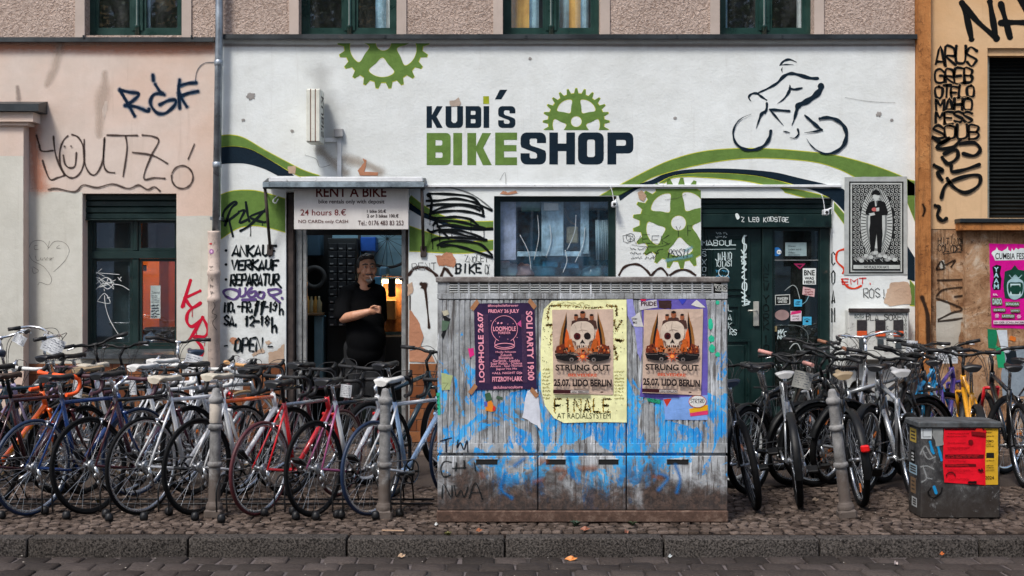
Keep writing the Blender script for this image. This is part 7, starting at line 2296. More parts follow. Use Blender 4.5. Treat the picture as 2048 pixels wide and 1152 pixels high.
def rb(d):
    K = (92, 8, 14)
    for (y0, y1) in ((150, 205), (445, 485), (540, 570)):
        (p0, q0), (p1, q1) = ZX([(350, y0), (740 if y0 < 500 else 660, y1)])
        d.rough([(p0, q0), (p1, q0), (p1, q1), (p0, q1)], K, 0.5); d.scrawl(p0 + 2, q0 + 1, p1 - 2, q1 - 1, 0.9, (200, 30, 36), 2, 16)
    for y_ in (235, 262, 330, 375, 390, 510, 600, 620, 690):
        (p0, q0), (p1, q1) = ZX([(360, y_ - 8), (600, y_ + 8)])
        d.scrawl(p0, q0, p1, q1, 0.8, (150, 14, 24), 1, 22)
    d.poly(ell(*ZX([(690, 215)])[0], 8, 9, 16), (214, 40, 30)); d.poly(ell(*ZX([(605, 320)])[0], 5, 5, 12), (110, 10, 16)); d.stroke(ell(*ZX([(405, 660)])[0], 9, 7, 14, 180, 360), 2, (60, 6, 10), 0)
    d.rough(ZX([(610, 210), (755, 225), (755, 265), (610, 245)]), (120, 10, 18), 0.5); d.rough(ZX([(580, 710), (665, 712), (663, 738), (575, 735)]), (24, 8, 12), 0.4)
    d.poly(ZX([(670, 600), (690, 585), (705, 600), (715, 575), (735, 610), (700, 618)]), (50, 6, 12))
bill('bright red bill with dark print on the small street box', ZX([(345, 135), (600, 135), (660, 145), (765, 205), (752, 500), (758, 755), (670, 745), (560, 740), (345, 725), (330, 560), (335, 300)]), (226, 20, 40), SBY - 0.0040, rb)
bill('white square sticker with a small doodle on the small street box', ZX([(108, 138), (220, 132), (218, 290), (112, 288)]), (196, 202, 204), SBY - 0.0012, lambda d: (d.stroke(ZX([(130, 190), (140, 175), (150, 190), (165, 170), (180, 185), (205, 170)]), 1.2, (60, 62, 66)), d.stroke(ZX([(130, 200), (130, 270), (205, 268)]), 1.2, (60, 62, 66), 0)), 'sticker', 'sticker')
# stickers on the left side of the box
for k_, (f0, f1, z0, z1, col, lb_) in enumerate(((0.35, 0.85, 0.575, 0.45 + 0.03, (176, 150, 70), 'yellowish sticker high on the side of the small street box'), (0.45, 0.80, 0.42, 0.33, (16, 18, 18), 'black sticker with pale letters on the side of the small street box'), (0.3, 0.9, 0.325, 0.255, (150, 176, 190), 'pale blue sticker on the side of the small street box'), (0.4, 0.8, 0.23, 0.12, (120, 96, 72), 'brown picture sticker on the side of the small street box'), (0.3, 0.7, 0.095, 0.03, (170, 172, 172), 'grey sticker lowest on the side of the small street box'))):
    mb = MB()
    X = bx0 - 0.0012
    za_, zb_ = z0 + 0.03, z1 + 0.03
    mb.quadp((X, SBY + 0.3 * f0, zb_), (X, SBY + 0.3 * f1, zb_), (X, SBY + 0.3 * f1, za_), (X, SBY + 0.3 * f0, za_))
    o = mb.build('sticker', ink(col), None, label=lb_, cat='sticker')
    mb = MB()
    for q in range(3):
        zz = zb_ + (za_ - zb_) * (0.25 + 0.25 * q)
        mb.quadp((X - 0.0006, SBY + 0.3 * (f0 + 0.08), zz - 0.006), (X - 0.0006, SBY + 0.3 * (f1 - 0.08), zz - 0.006), (X - 0.0006, SBY + 0.3 * (f1 - 0.08), zz + 0.006), (X - 0.0006, SBY + 0.3 * (f0 + 0.08), zz + 0.006))
    mb.build('print', ink((60, 56, 50)) if k_ != 1 else ink((190, 192, 190)), o)

# ------------------------------------------------------------------ bollards
t = NT('weathered_bollard_iron')
p = t.pos(); x, y, z = t.sep(p)
n = t.noise(p, 9, 9, 0.74, 0.3)
c = t.ramp(n, [(0.3, (0.06, 0.058, 0.056, 1)), (0.5, (0.20, 0.195, 0.19, 1)), (0.72, (0.38, 0.37, 0.36, 1))])
c = t.mix(t.rng(t.math('ADD', z, t.math('MULTIPLY', t.math('SUBTRACT', n, 0.5), 0.5)), 0.2, 0.42, 0.85, 0.0), c, (0.085, 0.06, 0.046, 1))
t.l(c, t.b.inputs['Base Color']); t.b.inputs['Roughness'].default_value = 0.75
t.l(t.bump(t.noise(p, 40, 7, 0.7), 0.4, 0.006), t.b.inputs['Normal'])
M_BOLL = t.m
M_WRAP = simple('beige_tape_wrap', (0.50, 0.44, 0.37, 1), 0.7, 0, 0.2, 8, 0.3, 30, dirt=0.25)
def bollard(px_top, px, py, label, wrap=False):
    y = gy(py)
    X = wx(px, y)
    b_ = thing('bollard', label, 'bollard', (X, y, 0), (0, math.atan2(wx(px_top, y) - X, 0.88), 0), 'iron bollards along the kerb')
    b_.scale = (0.9, 0.9, 1.0)
    MB().bevbox(-0.068, 0.068, -0.068, 0.068, -0.01, 0.055, 0.012).build('foot', M_BOLL, b_)
    MB().lathe([(0.064, 0.055), (0.066, 0.07), (0.062, 0.085), (0.048, 0.10), (0.046, 0.12), (0.044, 0.40), (0.042, 0.62), (0.041, 0.79)], 20).build('shaft', M_BOLL, b_)
    for z in (0.085, 0.365, 0.625):
        MB().lathe([(0.043, z - 0.022), (0.054, z - 0.016), (0.058, z), (0.054, z + 0.016), (0.043, z + 0.022)], 20).build('ring', M_BOLL, b_)
    MB().lathe([(0.040, 0.785), (0.055, 0.80), (0.057, 0.82), (0.050, 0.832), (0.036, 0.845), (0.031, 0.875), (0.022, 0.895), (0.0, 0.90)], 20).build('cap', M_BOLL, b_)
    if wrap:
        MB().lathe([(0.0445, 0.655), (0.047, 0.66), (0.047, 0.785), (0.0445, 0.79)], 20).build('tape_wrap', M_WRAP, b_)
bollard(432, 428, 1033, 'iron bollard with beige tape in front of the left bicycles', True)
bollard(771, 768, 1035, 'plain iron bollard between the blue-tyred bicycle and the big cabinet')
bollard(1664, 1694, 1034, 'leaning iron bollard in front of the right bicycles')
# ------------------------------------------------------------------ bicycles
def gloss(name, col, metal=0.0, rough=0.28):
    return simple('paint_' + name, col, rough, metal, 0.12, 5, 0, coat=0.6)
COLS = {'maroon': (0.05, 0.006, 0.010, 1), 'orange': (0.85, 0.13, 0.015, 1), 'blue': (0.006, 0.04, 0.17, 1), 'plum': (0.035, 0.006, 0.018, 1), 'white': (0.72, 0.73, 0.74, 1), 'red': (0.60, 0.012, 0.018, 1),
        'pink': (0.34, 0.08, 0.20, 1), 'ice': (0.35, 0.52, 0.75, 1), 'black': (0.005, 0.0055, 0.006, 1), 'silver': (0.34, 0.355, 0.37, 1), 'cyan': (0.02, 0.32, 0.62, 1), 'purple': (0.07, 0.04, 0.24, 1), 'yellow': (0.70, 0.31, 0.012, 1), 'lilac': (0.36, 0.30, 0.45, 1), 'grey': (0.035, 0.038, 0.04, 1), 'teal': (0.008, 0.035, 0.05, 1)}
def paint(k):
    return gloss(k, COLS[k], 0.5 if k == 'silver' else 0.0)
M_RUB = simple('tyre_rubber', (0.007, 0.007, 0.0075, 1), 0.7, 0, 0.3, 12, spec=0.1)
M_CHROME = simple('polished_alloy', (0.62, 0.64, 0.66, 1), 0.24, 0.9, 0.12, 8)
M_STEEL = simple('dull_steel', (0.30, 0.31, 0.32, 1), 0.35, 0.8, 0.25, 12)
M_BLACKM = simple('black_anodised', (0.006, 0.0065, 0.007, 1), 0.45, 0.0, 0.3, 12, spec=0.25)
M_CABLE = simple('cable_black', (0.012, 0.012, 0.013, 1), 0.5)
M_SPOKE = simple('spoke_steel', (0.5, 0.52, 0.54, 1), 0.3, 0.8, 0.1)
M_ORREF = simple('orange_reflector', (0.9, 0.22, 0.02, 1), 0.2)
M_REDREF = simple('red_reflector', (0.75, 0.01, 0.01, 1), 0.15)
LEATH = {'black': simple('saddle_black', (0.007, 0.007, 0.008, 1), 0.4), 'navy': simple('saddle_navy', (0.02, 0.035, 0.06, 1), 0.35), 'white': simple('saddle_white', (0.62, 0.61, 0.58, 1), 0.45, dirt=0.15), 'cream': simple('saddle_cream', (0.50, 0.45, 0.36, 1), 0.5, dirt=0.2), 'tan': simple('saddle_tan', (0.30, 0.22, 0.13, 1), 0.55, dirt=0.2), 'brown': simple('saddle_brown', (0.05, 0.028, 0.018, 1), 0.5), 'silver': simple('saddle_silver', (0.38, 0.38, 0.38, 1), 0.4)}
TAPE = {'black': simple('tape_black', (0.008, 0.008, 0.009, 1), 0.6, bump=0.4, bs=90), 'orange': simple('tape_orange', (0.90, 0.10, 0.012, 1), 0.5, bump=0.3, bs=90), 'tan': simple('tape_tan', (0.55, 0.30, 0.12, 1), 0.6, bump=0.3, bs=90), 'white': simple('tape_white', (0.66, 0.66, 0.64, 1), 0.5, dirt=0.15), 'plum': simple('tape_plum', (0.06, 0.02, 0.03, 1), 0.5), 'brown': simple('grip_brown', (0.26, 0.11, 0.06, 1), 0.6), 'pink': simple('grip_pink', (0.55, 0.26, 0.22, 1), 0.6)}
TYRE = {'black': M_RUB, 'blue': simple('tyre_blue', (0.004, 0.018, 0.055, 1), 0.5), 'maroon': simple('tyre_maroon', (0.075, 0.012, 0.016, 1), 0.55), 'gum': simple('tyre_gum', (0.30, 0.20, 0.10, 1), 0.6)}
RIM = {'silver': M_CHROME, 'black': M_BLACKM, 'white': simple('rim_white', (0.6, 0.62, 0.63, 1), 0.35)}
CACHE = {}
def cached(key, fn):
    if key not in CACHE:
        CACHE[key] = fn()
    return CACHE[key]
def V3(x, y, z):
    return Vector((x, y, z))
def ring(r, tr, n=56, seg=8):
    mb = MB()
    mb.lathe([(r + tr * math.cos(2 * math.pi * k / seg), tr * math.sin(2 * math.pi * k / seg)) for k in range(seg)], n, 'y', close=True)
    return mb
def wheel_meshes(fat, tyre, rim):
    R0 = 0.340
    tr = 0.025 if fat else 0.0135
    ty = cached(('tyre', fat, tyre), lambda: ring(R0 - tr, tr).mesh('tyre', TYRE[tyre]))
    h = 0.011 if fat else 0.009
    ri = R0 - 2 * tr + 0.003
    rm = cached(('rim', fat, rim), lambda: MB().lathe([(ri, -h), (ri + 0.006, -h), (ri + 0.006, h), (ri, h), (ri - 0.014, h * 0.8), (ri - 0.017, 0), (ri - 0.014, -h * 0.8)], 56, 'y', close=True).mesh('rim', RIM[rim]))
    def spk():
        mb = MB()
        for k in range(28):
            a = 2 * math.pi * k / 28
            sd = 1 if k % 2 else -1
            b = a + (0.55 if (k // 2) % 2 else -0.55)
            mb.tube([(0.02 * math.cos(b), 0.028 * sd, 0.02 * math.sin(b)), ((ri - 0.012) * math.cos(a), 0.002 * sd, (ri - 0.012) * math.sin(a))], 0.0014, 3, caps=False)
        return mb.mesh('spokes', M_SPOKE)
    sp_ = cached(('spokes', fat), spk)
    hb = cached('hub', lambda: MB().lathe([(0, -0.055), (0.009, -0.055), (0.009, -0.036), (0.024, -0.034), (0.024, -0.028), (0.013, -0.024), (0.013, 0.024), (0.024, 0.028), (0.024, 0.034), (0.009, 0.036), (0.009, 0.055), (0, 0.055)], 14, 'y').mesh('hub', M_STEEL))
    return ty, rm, sp_, hb
def saddle_mesh(col, wide):
    def f():
        rings = []
        rows = [(-0.135, 0.055, 0.00), (-0.125, 0.072, 0.014), (-0.09, 0.074, 0.018), (-0.05, 0.06, 0.012), (0.0, 0.036, 0.008), (0.06, 0.024, 0.010), (0.11, 0.020, 0.012), (0.135, 0.012, 0.004)]
        for (x, w, z) in rows:
            w *= 1.35 if wide else 1.0
            t_ = 0.05 if wide else 0.032
            rr_ = []
            for k in range(12):
                a = 2 * math.pi * k / 12
                cy, cz = math.cos(a), math.sin(a)
                rr_.append((x, w * cy, z + (0.010 if cz > 0 else t_) * cz - 0.004 * abs(cy)))
            rings.append(rr_)
        return MB().loft(rings).mesh('saddle', LEATH[col])
    return cached(('saddle', col, wide), f)
def tube_between(mb, a, b, r, r2=None, seg=9):
    mb.tube([a, b], [r, r2 or r], seg)
def arc(cx, cz, r, a0, a1, n=14, y=0.0):
    return [(cx + r * math.cos(R(a0 + (a1 - a0) * i / n)), y, cz + r * math.sin(R(a0 + (a1 - a0) * i / n))) for i in range(n + 1)]

def bicycle(label, X, Y, heading, lean=0.0, style='road', frame='black', fork=None, top=None, stays=None, tyre='black', rim='silver', saddle='black', tape='black', steer=0.0, decal=None, dcol=(220, 220, 220), guards=False, carrier=False, scale=1.0, group='bicycles parked in front of the shop'):
    fork = fork or frame; top = top or frame; stays = stays or frame
    b = thing('bicycle', label, 'bicycle', (X, Y, 0), (R(lean), 0, R(heading)), group)
    b.scale = (scale,) * 3
    fat = style != 'road'
    r = 0.340
    if style == 'road':
        BB, SCl, HT, HB, AX = V3(.41, 0, .27), V3(.262, 0, .775), V3(.795, 0, .795), V3(.832, 0, .675), V3(1.0, 0, r)
        sad, bar = V3(.225, 0, .955), V3(.875, 0, .915)
        tr_ = 0.0165
    elif style == 'mtb':
        BB, SCl, HT, HB, AX = V3(.43, 0, .29), V3(.30, 0, .74), V3(.80, 0, .87), V3(.838, 0, .75), V3(1.06, 0, r)
        sad, bar = V3(.245, 0, .965), V3(.85, 0, 1.03)
        tr_ = 0.02
    else:
        BB, SCl, HT, HB, AX = V3(.43, 0, .28), V3(.285, 0, .66), V3(.80, 0, .86), V3(.85, 0, .68), V3(1.07, 0, r)
        sad, bar = V3(.225, 0, .98), V3(.77, 0, 1.12)
        tr_ = 0.018
    sad.z += random.uniform(-0.025, 0.02)
    axis = (HT - HB).normalized()
    MS = Matrix.Translation(HB) @ Matrix.Rotation(R(steer), 4, axis) @ Matrix.Translation(-HB)
    # frame: main triangle, top tube, stays (two colours allowed)
    def main():
        mb = MB()
        if style == 'city':
            tube_between(mb, BB, HB + axis * 0.02, tr_ * 1.1, tr_)
            mb.tube(smooth_pts([tuple(HT - axis * 0.04), (.62, 0, .66), (.47, 0, .50), (.365, 0, .47)], 5), tr_ * 0.85, 9)
        else:
            tube_between(mb, BB, HB + axis * 0.015, tr_ * 1.15, tr_ * 1.15)
        tube_between(mb, BB, SCl + (SCl - BB).normalized() * 0.02, tr_)
        tube_between(mb, HB - axis * 0.005, HT, tr_ * 1.12)
        mb.lathe([(0.019, -0.036), (0.021, -0.034), (0.021, 0.034), (0.019, 0.036)], 14, 'y', tuple(BB))
        return mb.mesh('frame', paint(frame))
    fr = add('frame', cached(('frame', style, frame), main), b)
    if style != 'city':
        def topm():
            mb = MB()
            tube_between(mb, SCl, HT - axis * 0.025, tr_ * 0.9)
            return mb.mesh('top_tube', paint(top))
        add('top_tube', cached(('top', style, top), topm), b)
    def stay():
        mb = MB()
        for s in (-1, 1):
            e = V3(0, 0.066 * s, r)
            mb.tube([tuple(SCl + V3(0, 0.018 * s, -0.01)), (0.17 if style == 'road' else 0.19, 0.034 * s, 0.62), tuple(e)], [0.008, 0.0085, 0.007], 7)
            mb.tube([tuple(BB + V3(-0.02, 0.03 * s, 0)), (0.30, 0.042 * s, 0.285), tuple(e)], [0.010, 0.010, 0.007], 7)
        mb.tube([(0.17, -0.032, 0.63), (0.17, 0.032, 0.63)], 0.007, 6)
        return mb.mesh('stays', paint(stays))
    add('stays', cached(('stays', style, stays), stay), b)
    # fork
    def forkm():
        mb = MB()
        cr = HB - axis * 0.02
        for s in (-1, 1):
            w = 0.042 if style == 'road' else 0.058
            if style == 'mtb':
                mb.tube([tuple(cr + V3(0.01, w * s, 0.0)), tuple(AX + V3(-0.055, w * s, 0.17))], 0.014, 9)
                mb.tube([tuple(AX + V3(-0.058, w * s, 0.19)), tuple(AX + V3(-0.006, w * s, 0.005))], [0.021, 0.016], 9)
            else:
                mb.tube(smooth_pts([tuple(cr + V3(0, w * 0.75 * s, 0.0)), tuple(cr.lerp(AX, 0.5) + V3(-0.03, w * s, 0)), tuple(cr.lerp(AX, 0.85) + V3(-0.02, w * s, 0)), tuple(AX + V3(0, w * s, 0))], 4), [0.0125] * 5 + [0.011] * 4 + [0.008] * 4, 8)
        mb.tube([tuple(cr + V3(0, -0.06, 0)), tuple(cr + V3(0, 0.06, 0))], 0.014, 8)
        mb.tube([tuple(HB - axis * 0.03), tuple(HB)], 0.018, 10)
        return mb.mesh('fork', paint(fork))
    add('fork', cached(('fork', style, fork), forkm), b, mat=MS)
    # wheels
    ty, rm, sp_, hb = wheel_meshes(fat, tyre, rim)
    for nm, M in (('rear_wheel', Matrix.Translation((0, 0, r))), ('front_wheel', MS @ Matrix.Translation(AX))):
        w = add(nm, None, b, mat=M @ Matrix.Rotation(random.uniform(0, 6), 4, 'Y'))
        for n2, me in (('tyre', ty), ('rim', rm), ('spokes', sp_), ('hub', hb)):
            add(n2, me, w)
        if nm == 'rear_wheel':
            add('cassette', cached('cassette', lambda: MB().lathe([(0.012, -0.05), (0.022, -0.05), (0.03, -0.044), (0.036, -0.038), (0.042, -0.033), (0.042, -0.03), (0.012, -0.028)], 22, 'y').mesh('cassette', M_STEEL)), w)
        if fat:
            add('reflector', cached('reflector', lambda: MB().bevbox(0.17, 0.235, -0.006, 0.006, -0.014, 0.014, 0.004).mesh('reflector', M_ORREF)), w)
    # saddle
    st = SCl + (SCl - BB).normalized() * 0.02
    sp0 = add('saddle', saddle_mesh(saddle, style == 'city'), b, mat=Matrix.Translation(sad) @ Matrix.Rotation(R(random.uniform(-4, 2)), 4, 'Y'))
    def post():
        mb = MB()
        mb.tube([tuple(st - sad - (SCl - BB).normalized() * 0.03), (0.005, 0, -0.055), (0.0, 0, -0.03)], 0.0135, 10)
        for s in (-1, 1):
            mb.tube([(-0.09, 0.022 * s, -0.022), (-0.04, 0.022 * s, -0.036), (0.04, 0.02 * s, -0.036), (0.1, 0.012 * s, -0.012)], 0.0035, 5)
        return mb.mesh('seat_post', M_CHROME if style != 'road' or frame in ('blue', 'plum', 'white') else M_BLACKM)
    add('seat_post', cached(('post', style, frame in ('blue', 'plum', 'white')), post), sp0)
    # handlebar
    def barm():
        mb = MB()
        if style == 'road':
            half = [(0, 0, 0), (0.0, 0.10, 0.0), (0.012, 0.165, 0.0), (0.05, 0.195, 0.0), (0.085, 0.205, -0.025), (0.095, 0.208, -0.065), (0.07, 0.21, -0.115), (0.02, 0.212, -0.13), (-0.03, 0.213, -0.132)]
        elif style == 'mtb':
            half = [(0, 0, 0), (0.0, 0.07, 0.005), (-0.01, 0.13, 0.025), (-0.045, 0.275, 0.035)]
        else:
            half = [(0, 0, 0), (0.045, 0.08, 0.01), (0.04, 0.19, 0.03), (-0.03, 0.26, 0.035), (-0.11, 0.28, 0.025), (-0.19, 0.285, 0.01)]
        L = smooth_pts(half, 4)
        pts = [(p[0], -p[1], p[2]) for p in L[::-1]] + L[1:]
        rr_ = 0.0155 if style == 'road' else 0.0115
        mb.tube(pts, rr_, 8)
        return mb.mesh('handlebar', TAPE[tape] if style == 'road' else (M_CHROME if style == 'city' else M_BLACKM))
    hbar = add('handlebar', cached(('bar', style, tape if style == 'road' else ''), barm), b, mat=MS @ Matrix.Translation(bar))
    def stem():
        mb = MB()
        q = HT + axis * (0.075 if style == 'road' else 0.1)
        if style == 'city':
            q = HT + axis * 0.2
        mb.tube([tuple(HT - bar), tuple(q - bar)], 0.0125, 9)
        mb.tube([tuple(q - axis * 0.012 - bar), (0, 0, 0)], 0.0135, 9)
        mb.lathe([(0.018, -0.022), (0.019, -0.02), (0.019, 0.02), (0.018, 0.022)], 12, 'y')
        return mb.mesh('stem', M_CHROME if style == 'city' or frame in ('blue', 'plum', 'white') else M_BLACKM)
    add('stem', cached(('stem', style, style == 'city' or frame in ('blue', 'plum', 'white')), stem), hbar)
    for s in (-1, 1):
        if style == 'road':
            def lev(s=s):
                mb = MB()
                mb.tube([(0.065, 0.203 * s, 0.004), (0.098, 0.203 * s, 0.022), (0.118, 0.203 * s, 0.052)], [0.017, 0.017, 0.012], 8)
                mb.tube(smooth_pts([(0.112, 0.203 * s, 0.035), (0.128, 0.204 * s, 0.0), (0.125, 0.207 * s, -0.06), (0.108, 0.21 * s, -0.095)], 4), 0.0055, 6)
                return mb.mesh('brake_lever', M_BLACKM if tape != 'white' else M_CHROME)
            add('brake_lever', cached(('lev', style, s, tape == 'white'), lev), hbar)
        else:
            gx = (-0.028, 0.215, 0.031) if style == 'mtb' else (-0.12, 0.281, 0.023)
            ge = (-0.05, 0.29, 0.036) if style == 'mtb' else (-0.215, 0.286, 0.006)
            add('grip', cached(('grip', style, s, tape), lambda s=s: MB().tube([(gx[0] + 0.008, (gx[1] - 0.045) * s if style == 'mtb' else gx[1] * s, gx[2]), (ge[0], ge[1] * s, ge[2])], 0.0165, 9).mesh('grip', TAPE[tape])), hbar)
            add('brake_lever', cached(('lev', style, s), lambda s=s: MB().tube(smooth_pts([(gx[0] + 0.02, (gx[1] - 0.09) * s, gx[2]), (gx[0] + 0.05, (gx[1] - 0.06) * s, gx[2] - 0.01), (gx[0] + 0.045 - (0.08 if style == 'city' else 0), (gx[1] + 0.03) * s, gx[2] - 0.025)], 4), 0.006, 6).mesh('brake_lever', M_CHROME)), hbar)
    def cab():
        mb = MB()
        if style == 'road':
            for s in (-1, 1):
                mb.tube(smooth_pts([(0.11, 0.2 * s, 0.05), (0.135, 0.17 * s, 0.055), (0.10, 0.06 * s, 0.03), (0.03, 0.01 * s, -0.1), (-0.03, 0.0, -0.25)], 5), 0.0028, 5)
        else:
            for s in (-1, 1):
                mb.tube(smooth_pts([(0.03, 0.17 * s, 0.02), (0.10, 0.10 * s, 0.0), (0.12, 0.03 * s, -0.1), (0.06, 0.015 * s, -0.28)], 5), 0.003, 5)
                mb.tube(smooth_pts([(0.02, 0.2 * s, 0.02), (0.13, 0.12 * s, 0.04), (0.12, 0.02 * s, -0.06), (0.0, 0.02 * s, -0.3)], 5), 0.003, 5)
        return mb.mesh('cables', M_CABLE)
    add('cables', cached(('cab', style), cab), hbar)
    # drivetrain on the right-hand side (local -y)
    ang = random.uniform(-0.6, 0.9)
    ck_ = add('crankset', cached(('cr', style), lambda: (lambda mb: (mb.lathe([(0.082, -0.050), (0.094, -0.050), (0.094, -0.046), (0.082, -0.046)], 30, 'y', close=True), [mb.tube([(0, -0.05, 0), (0.084 * math.cos(k * 1.2566), -0.048, 0.084 * math.sin(k * 1.2566))], 0.008, 5) for k in range(5)], mb.tube([(0, -0.07, 0), (0, 0.07, 0)], 0.012, 8), mb)[-1])(MB()).mesh('crankset', M_STEEL if style != 'road' else M_BLACKM)), b, mat=Matrix.Translation(BB) @ Matrix.Rotation(ang, 4, 'Y'))
    for s in (-1, 1):
        add('crank_arm', cached(('arm', s), lambda s=s: MB().tube([(0, 0.066 * s, 0), (0.17 * s, 0.078 * s, 0)], [0.014, 0.010], 7).mesh('crank_arm', M_CHROME)), ck_)
        add('pedal', cached(('ped', s), lambda s=s: MB().bevbox(0.17 * s - 0.045, 0.17 * s + 0.045, min(0.095 * s, 0.175 * s), max(0.095 * s, 0.175 * s), -0.012, 0.012, 0.005).mesh('pedal', M_BLACKM)), ck_)
    def chainm():
        mb = MB()
        pts = arc(BB.x, BB.z, 0.09, -70, 95, 10, -0.048) + [(0.0, -0.042, r + 0.036)] + arc(0, r, 0.037, 100, 250, 6, -0.042) + [(0.02, -0.045, r - 0.10), (0.045, -0.045, r - 0.13)]
        mb.tube(pts, 0.0048, 5, True)
        return mb.mesh('chain', M_STEEL)
    add('chain', cached(('chain', style), chainm), b)
    add('derailleur', cached('derl', lambda: MB().tube([(0.0, -0.06, r - 0.01), (0.015, -0.068, r - 0.06), (0.045, -0.06, r - 0.125)], [0.012, 0.014, 0.008], 7).lathe([(0, -0.05), (0.022, -0.05), (0.022, -0.042), (0, -0.042)], 12, 'y', (0.02, 0, r - 0.075)).lathe([(0, -0.05), (0.022, -0.05), (0.022, -0.042), (0, -0.042)], 12, 'y', (0.046, 0, r - 0.125)).mesh('derailleur', M_CHROME)), b)
    add('rear_brake', cached(('rb', style), lambda: MB().bevbox(0.10, 0.125, -0.035, 0.035, 0.64, 0.66, 0.005).tube([(0.105, 0.03, 0.65), (0.09, 0.04, 0.62)], 0.007, 5).tube([(0.105, -0.03, 0.65), (0.09, -0.04, 0.62)], 0.007, 5).mesh('rear_brake', M_CHROME)), b)
    add('front_brake', cached(('fb', style), lambda: MB().bevbox(HB.x + 0.02, HB.x + 0.045, -0.035, 0.035, HB.z - 0.04, HB.z - 0.02, 0.005).tube([(HB.x + 0.035, 0.03, HB.z - 0.03), (HB.x + 0.04, 0.035, HB.z - 0.065)], 0.007, 5).tube([(HB.x + 0.035, -0.03, HB.z - 0.03), (HB.x + 0.04, -0.035, HB.z - 0.065)], 0.007, 5).mesh('front_brake', M_CHROME)), b, mat=MS)
    if guards:
        def guard(a0, a1):
            mb = MB()
            rings = []
            n = 20
            for i in range(n + 1):
                a = R(a0 + (a1 - a0) * i / n)
                rg = []
                for k in range(7):
                    t_ = math.pi * k / 6
                    rad = 0.352 + 0.014 * math.sin(t_)
                    rg.append((rad * math.cos(a), -0.03 * math.cos(t_), rad * math.sin(a)))
                rings.append(rg)
            mb.loft(rings, close=False, caps=False)
            return mb.mesh('mudguard', M_BLACKM)
        add('mudguard', cached(('rg',), lambda: guard(0, 195)), b, mat=Matrix.Translation((0, 0, r)))
        add('mudguard', cached(('fg',), lambda: guard(20, 170)), b, mat=MS @ Matrix.Translation(AX))
        if saddle == 'tan': add('rear_light', cached('rl', lambda: MB().bevbox(-0.385, -0.345, -0.03, 0.03, r + 0.10, r + 0.15, 0.01).mesh('rear_light', M_REDREF)), b)
    if carrier:
        def carm():
            mb = MB()
            for s in (-1, 1):
                mb.tube([(0.16, 0.05 * s, 0.72), (-0.22, 0.06 * s, 0.73)], 0.006, 6)
                mb.tube([(-0.05, 0.06 * s, 0.73), (0.0, 0.07 * s, r)], 0.005, 6)
            for k in range(5):
                mb.tube([(0.14 - k * 0.09, -0.055, 0.725), (0.14 - k * 0.09, 0.055, 0.725)], 0.005, 6)
            return mb.mesh('carrier', M_BLACKM)
        add('carrier', cached('carrier', carm), b)
    if decal:
        mb = MB()
        v_, f_ = text_tris(decal, 0.02)
        a0, a1 = min(v[0] for v in v_), max(v[0] for v in v_); b0, b1 = min(v[1] for v in v_), max(v[1] for v in v_)
        p0 = BB.lerp(HB, 0.22); p1 = BB.lerp(HB, 0.86)
        ax = (p1 - p0); up = V3(-ax.z, 0, ax.x).normalized()
        for (u, v) in v_:
            u = (u - a0) / (a1 - a0); v = (v - b0) / (b1 - b0) - 0.5
            q = p0 + ax * u + up * v * tr_ * 1.55
            yy = -math.sqrt(max(1e-6, (tr_ * 1.18) ** 2 - (v * tr_ * 1.55) ** 2)) - 0.0015
            mb.v.append((q.x, yy, q.z))
        for f in f_:
            mb.face(f)
        add('frame_lettering', mb.mesh('frame_lettering', ink(dcol)), b)
    return b

def front_row(px, py, **kw):
    y = gy(py)
    kw['heading'] += random.uniform(-3.5, 3.5); kw['lean'] = kw.get('lean', 0) + random.uniform(-1.5, 1.5)
    kw.setdefault('steer', random.uniform(-9, 9)); kw.setdefault('scale', random.uniform(0.97, 1.02))
    return bicycle(X=wx(px, y), Y=y, **kw)
# left front row: rear wheels towards the street
front_row(-106, 1027, label='orange-red racing bike with orange bar tape cut off by the left edge', heading=63, lean=1, frame='orange', top='maroon', stays='maroon', saddle='brown', tape='orange', rim='black', decal='RACER', dcol=(230, 150, 30))
front_row(-32, 1029, label='maroon racing bike with brown saddle at the left edge', heading=62, lean=-1, frame='maroon', saddle='brown', tape='plum', rim='black')
front_row(62, 1031, label='blue racing bike with a dark blue tyre near the left edge', heading=62, lean=2, frame='blue', tyre='blue', saddle='black', tape='plum', rim='silver')
front_row(182, 1028, label='thin plum coloured racing bike with yellow-black top tube', heading=61, lean=-2, frame='plum', stays='maroon', top='black', saddle='black', tape='black', rim='black', decal='PEUGEOT', dcol=(170, 190, 215))
front_row(283, 1029, label='white racing bike with cream saddle and white wheel rim', heading=62, lean=1, frame='white', saddle='cream', tape='black', rim='silver')
front_row(394, 1030, label='white racing bike with orange top tube and red lettering behind the taped bollard', heading=60, lean=-1, frame='white', top='orange', saddle='cream', tape='black', rim='black', decal='cannondale', dcol=(150, 24, 60))
front_row(517, 1031, label='bright red racing bike with a maroon rear tyre', heading=63, lean=2, frame='red', top='silver', tyre='maroon', saddle='black', tape='black', rim='silver')
front_row(630, 1033, label='racing bike with pink stays and a black top tube', heading=61, lean=-2, frame='white', top='black', stays='pink', fork='red', saddle='black', tape='black', rim='black', decal='CONWAY', dcol=(120, 20, 40))
front_row(742, 1031, label='white and pale blue racing bike with blue tyre and white saddle', heading=60, lean=1, frame='ice', stays='white', top='white', tyre='blue', saddle='white', tape='black', rim='silver', decal='FOCUS', dcol=(235, 240, 245))
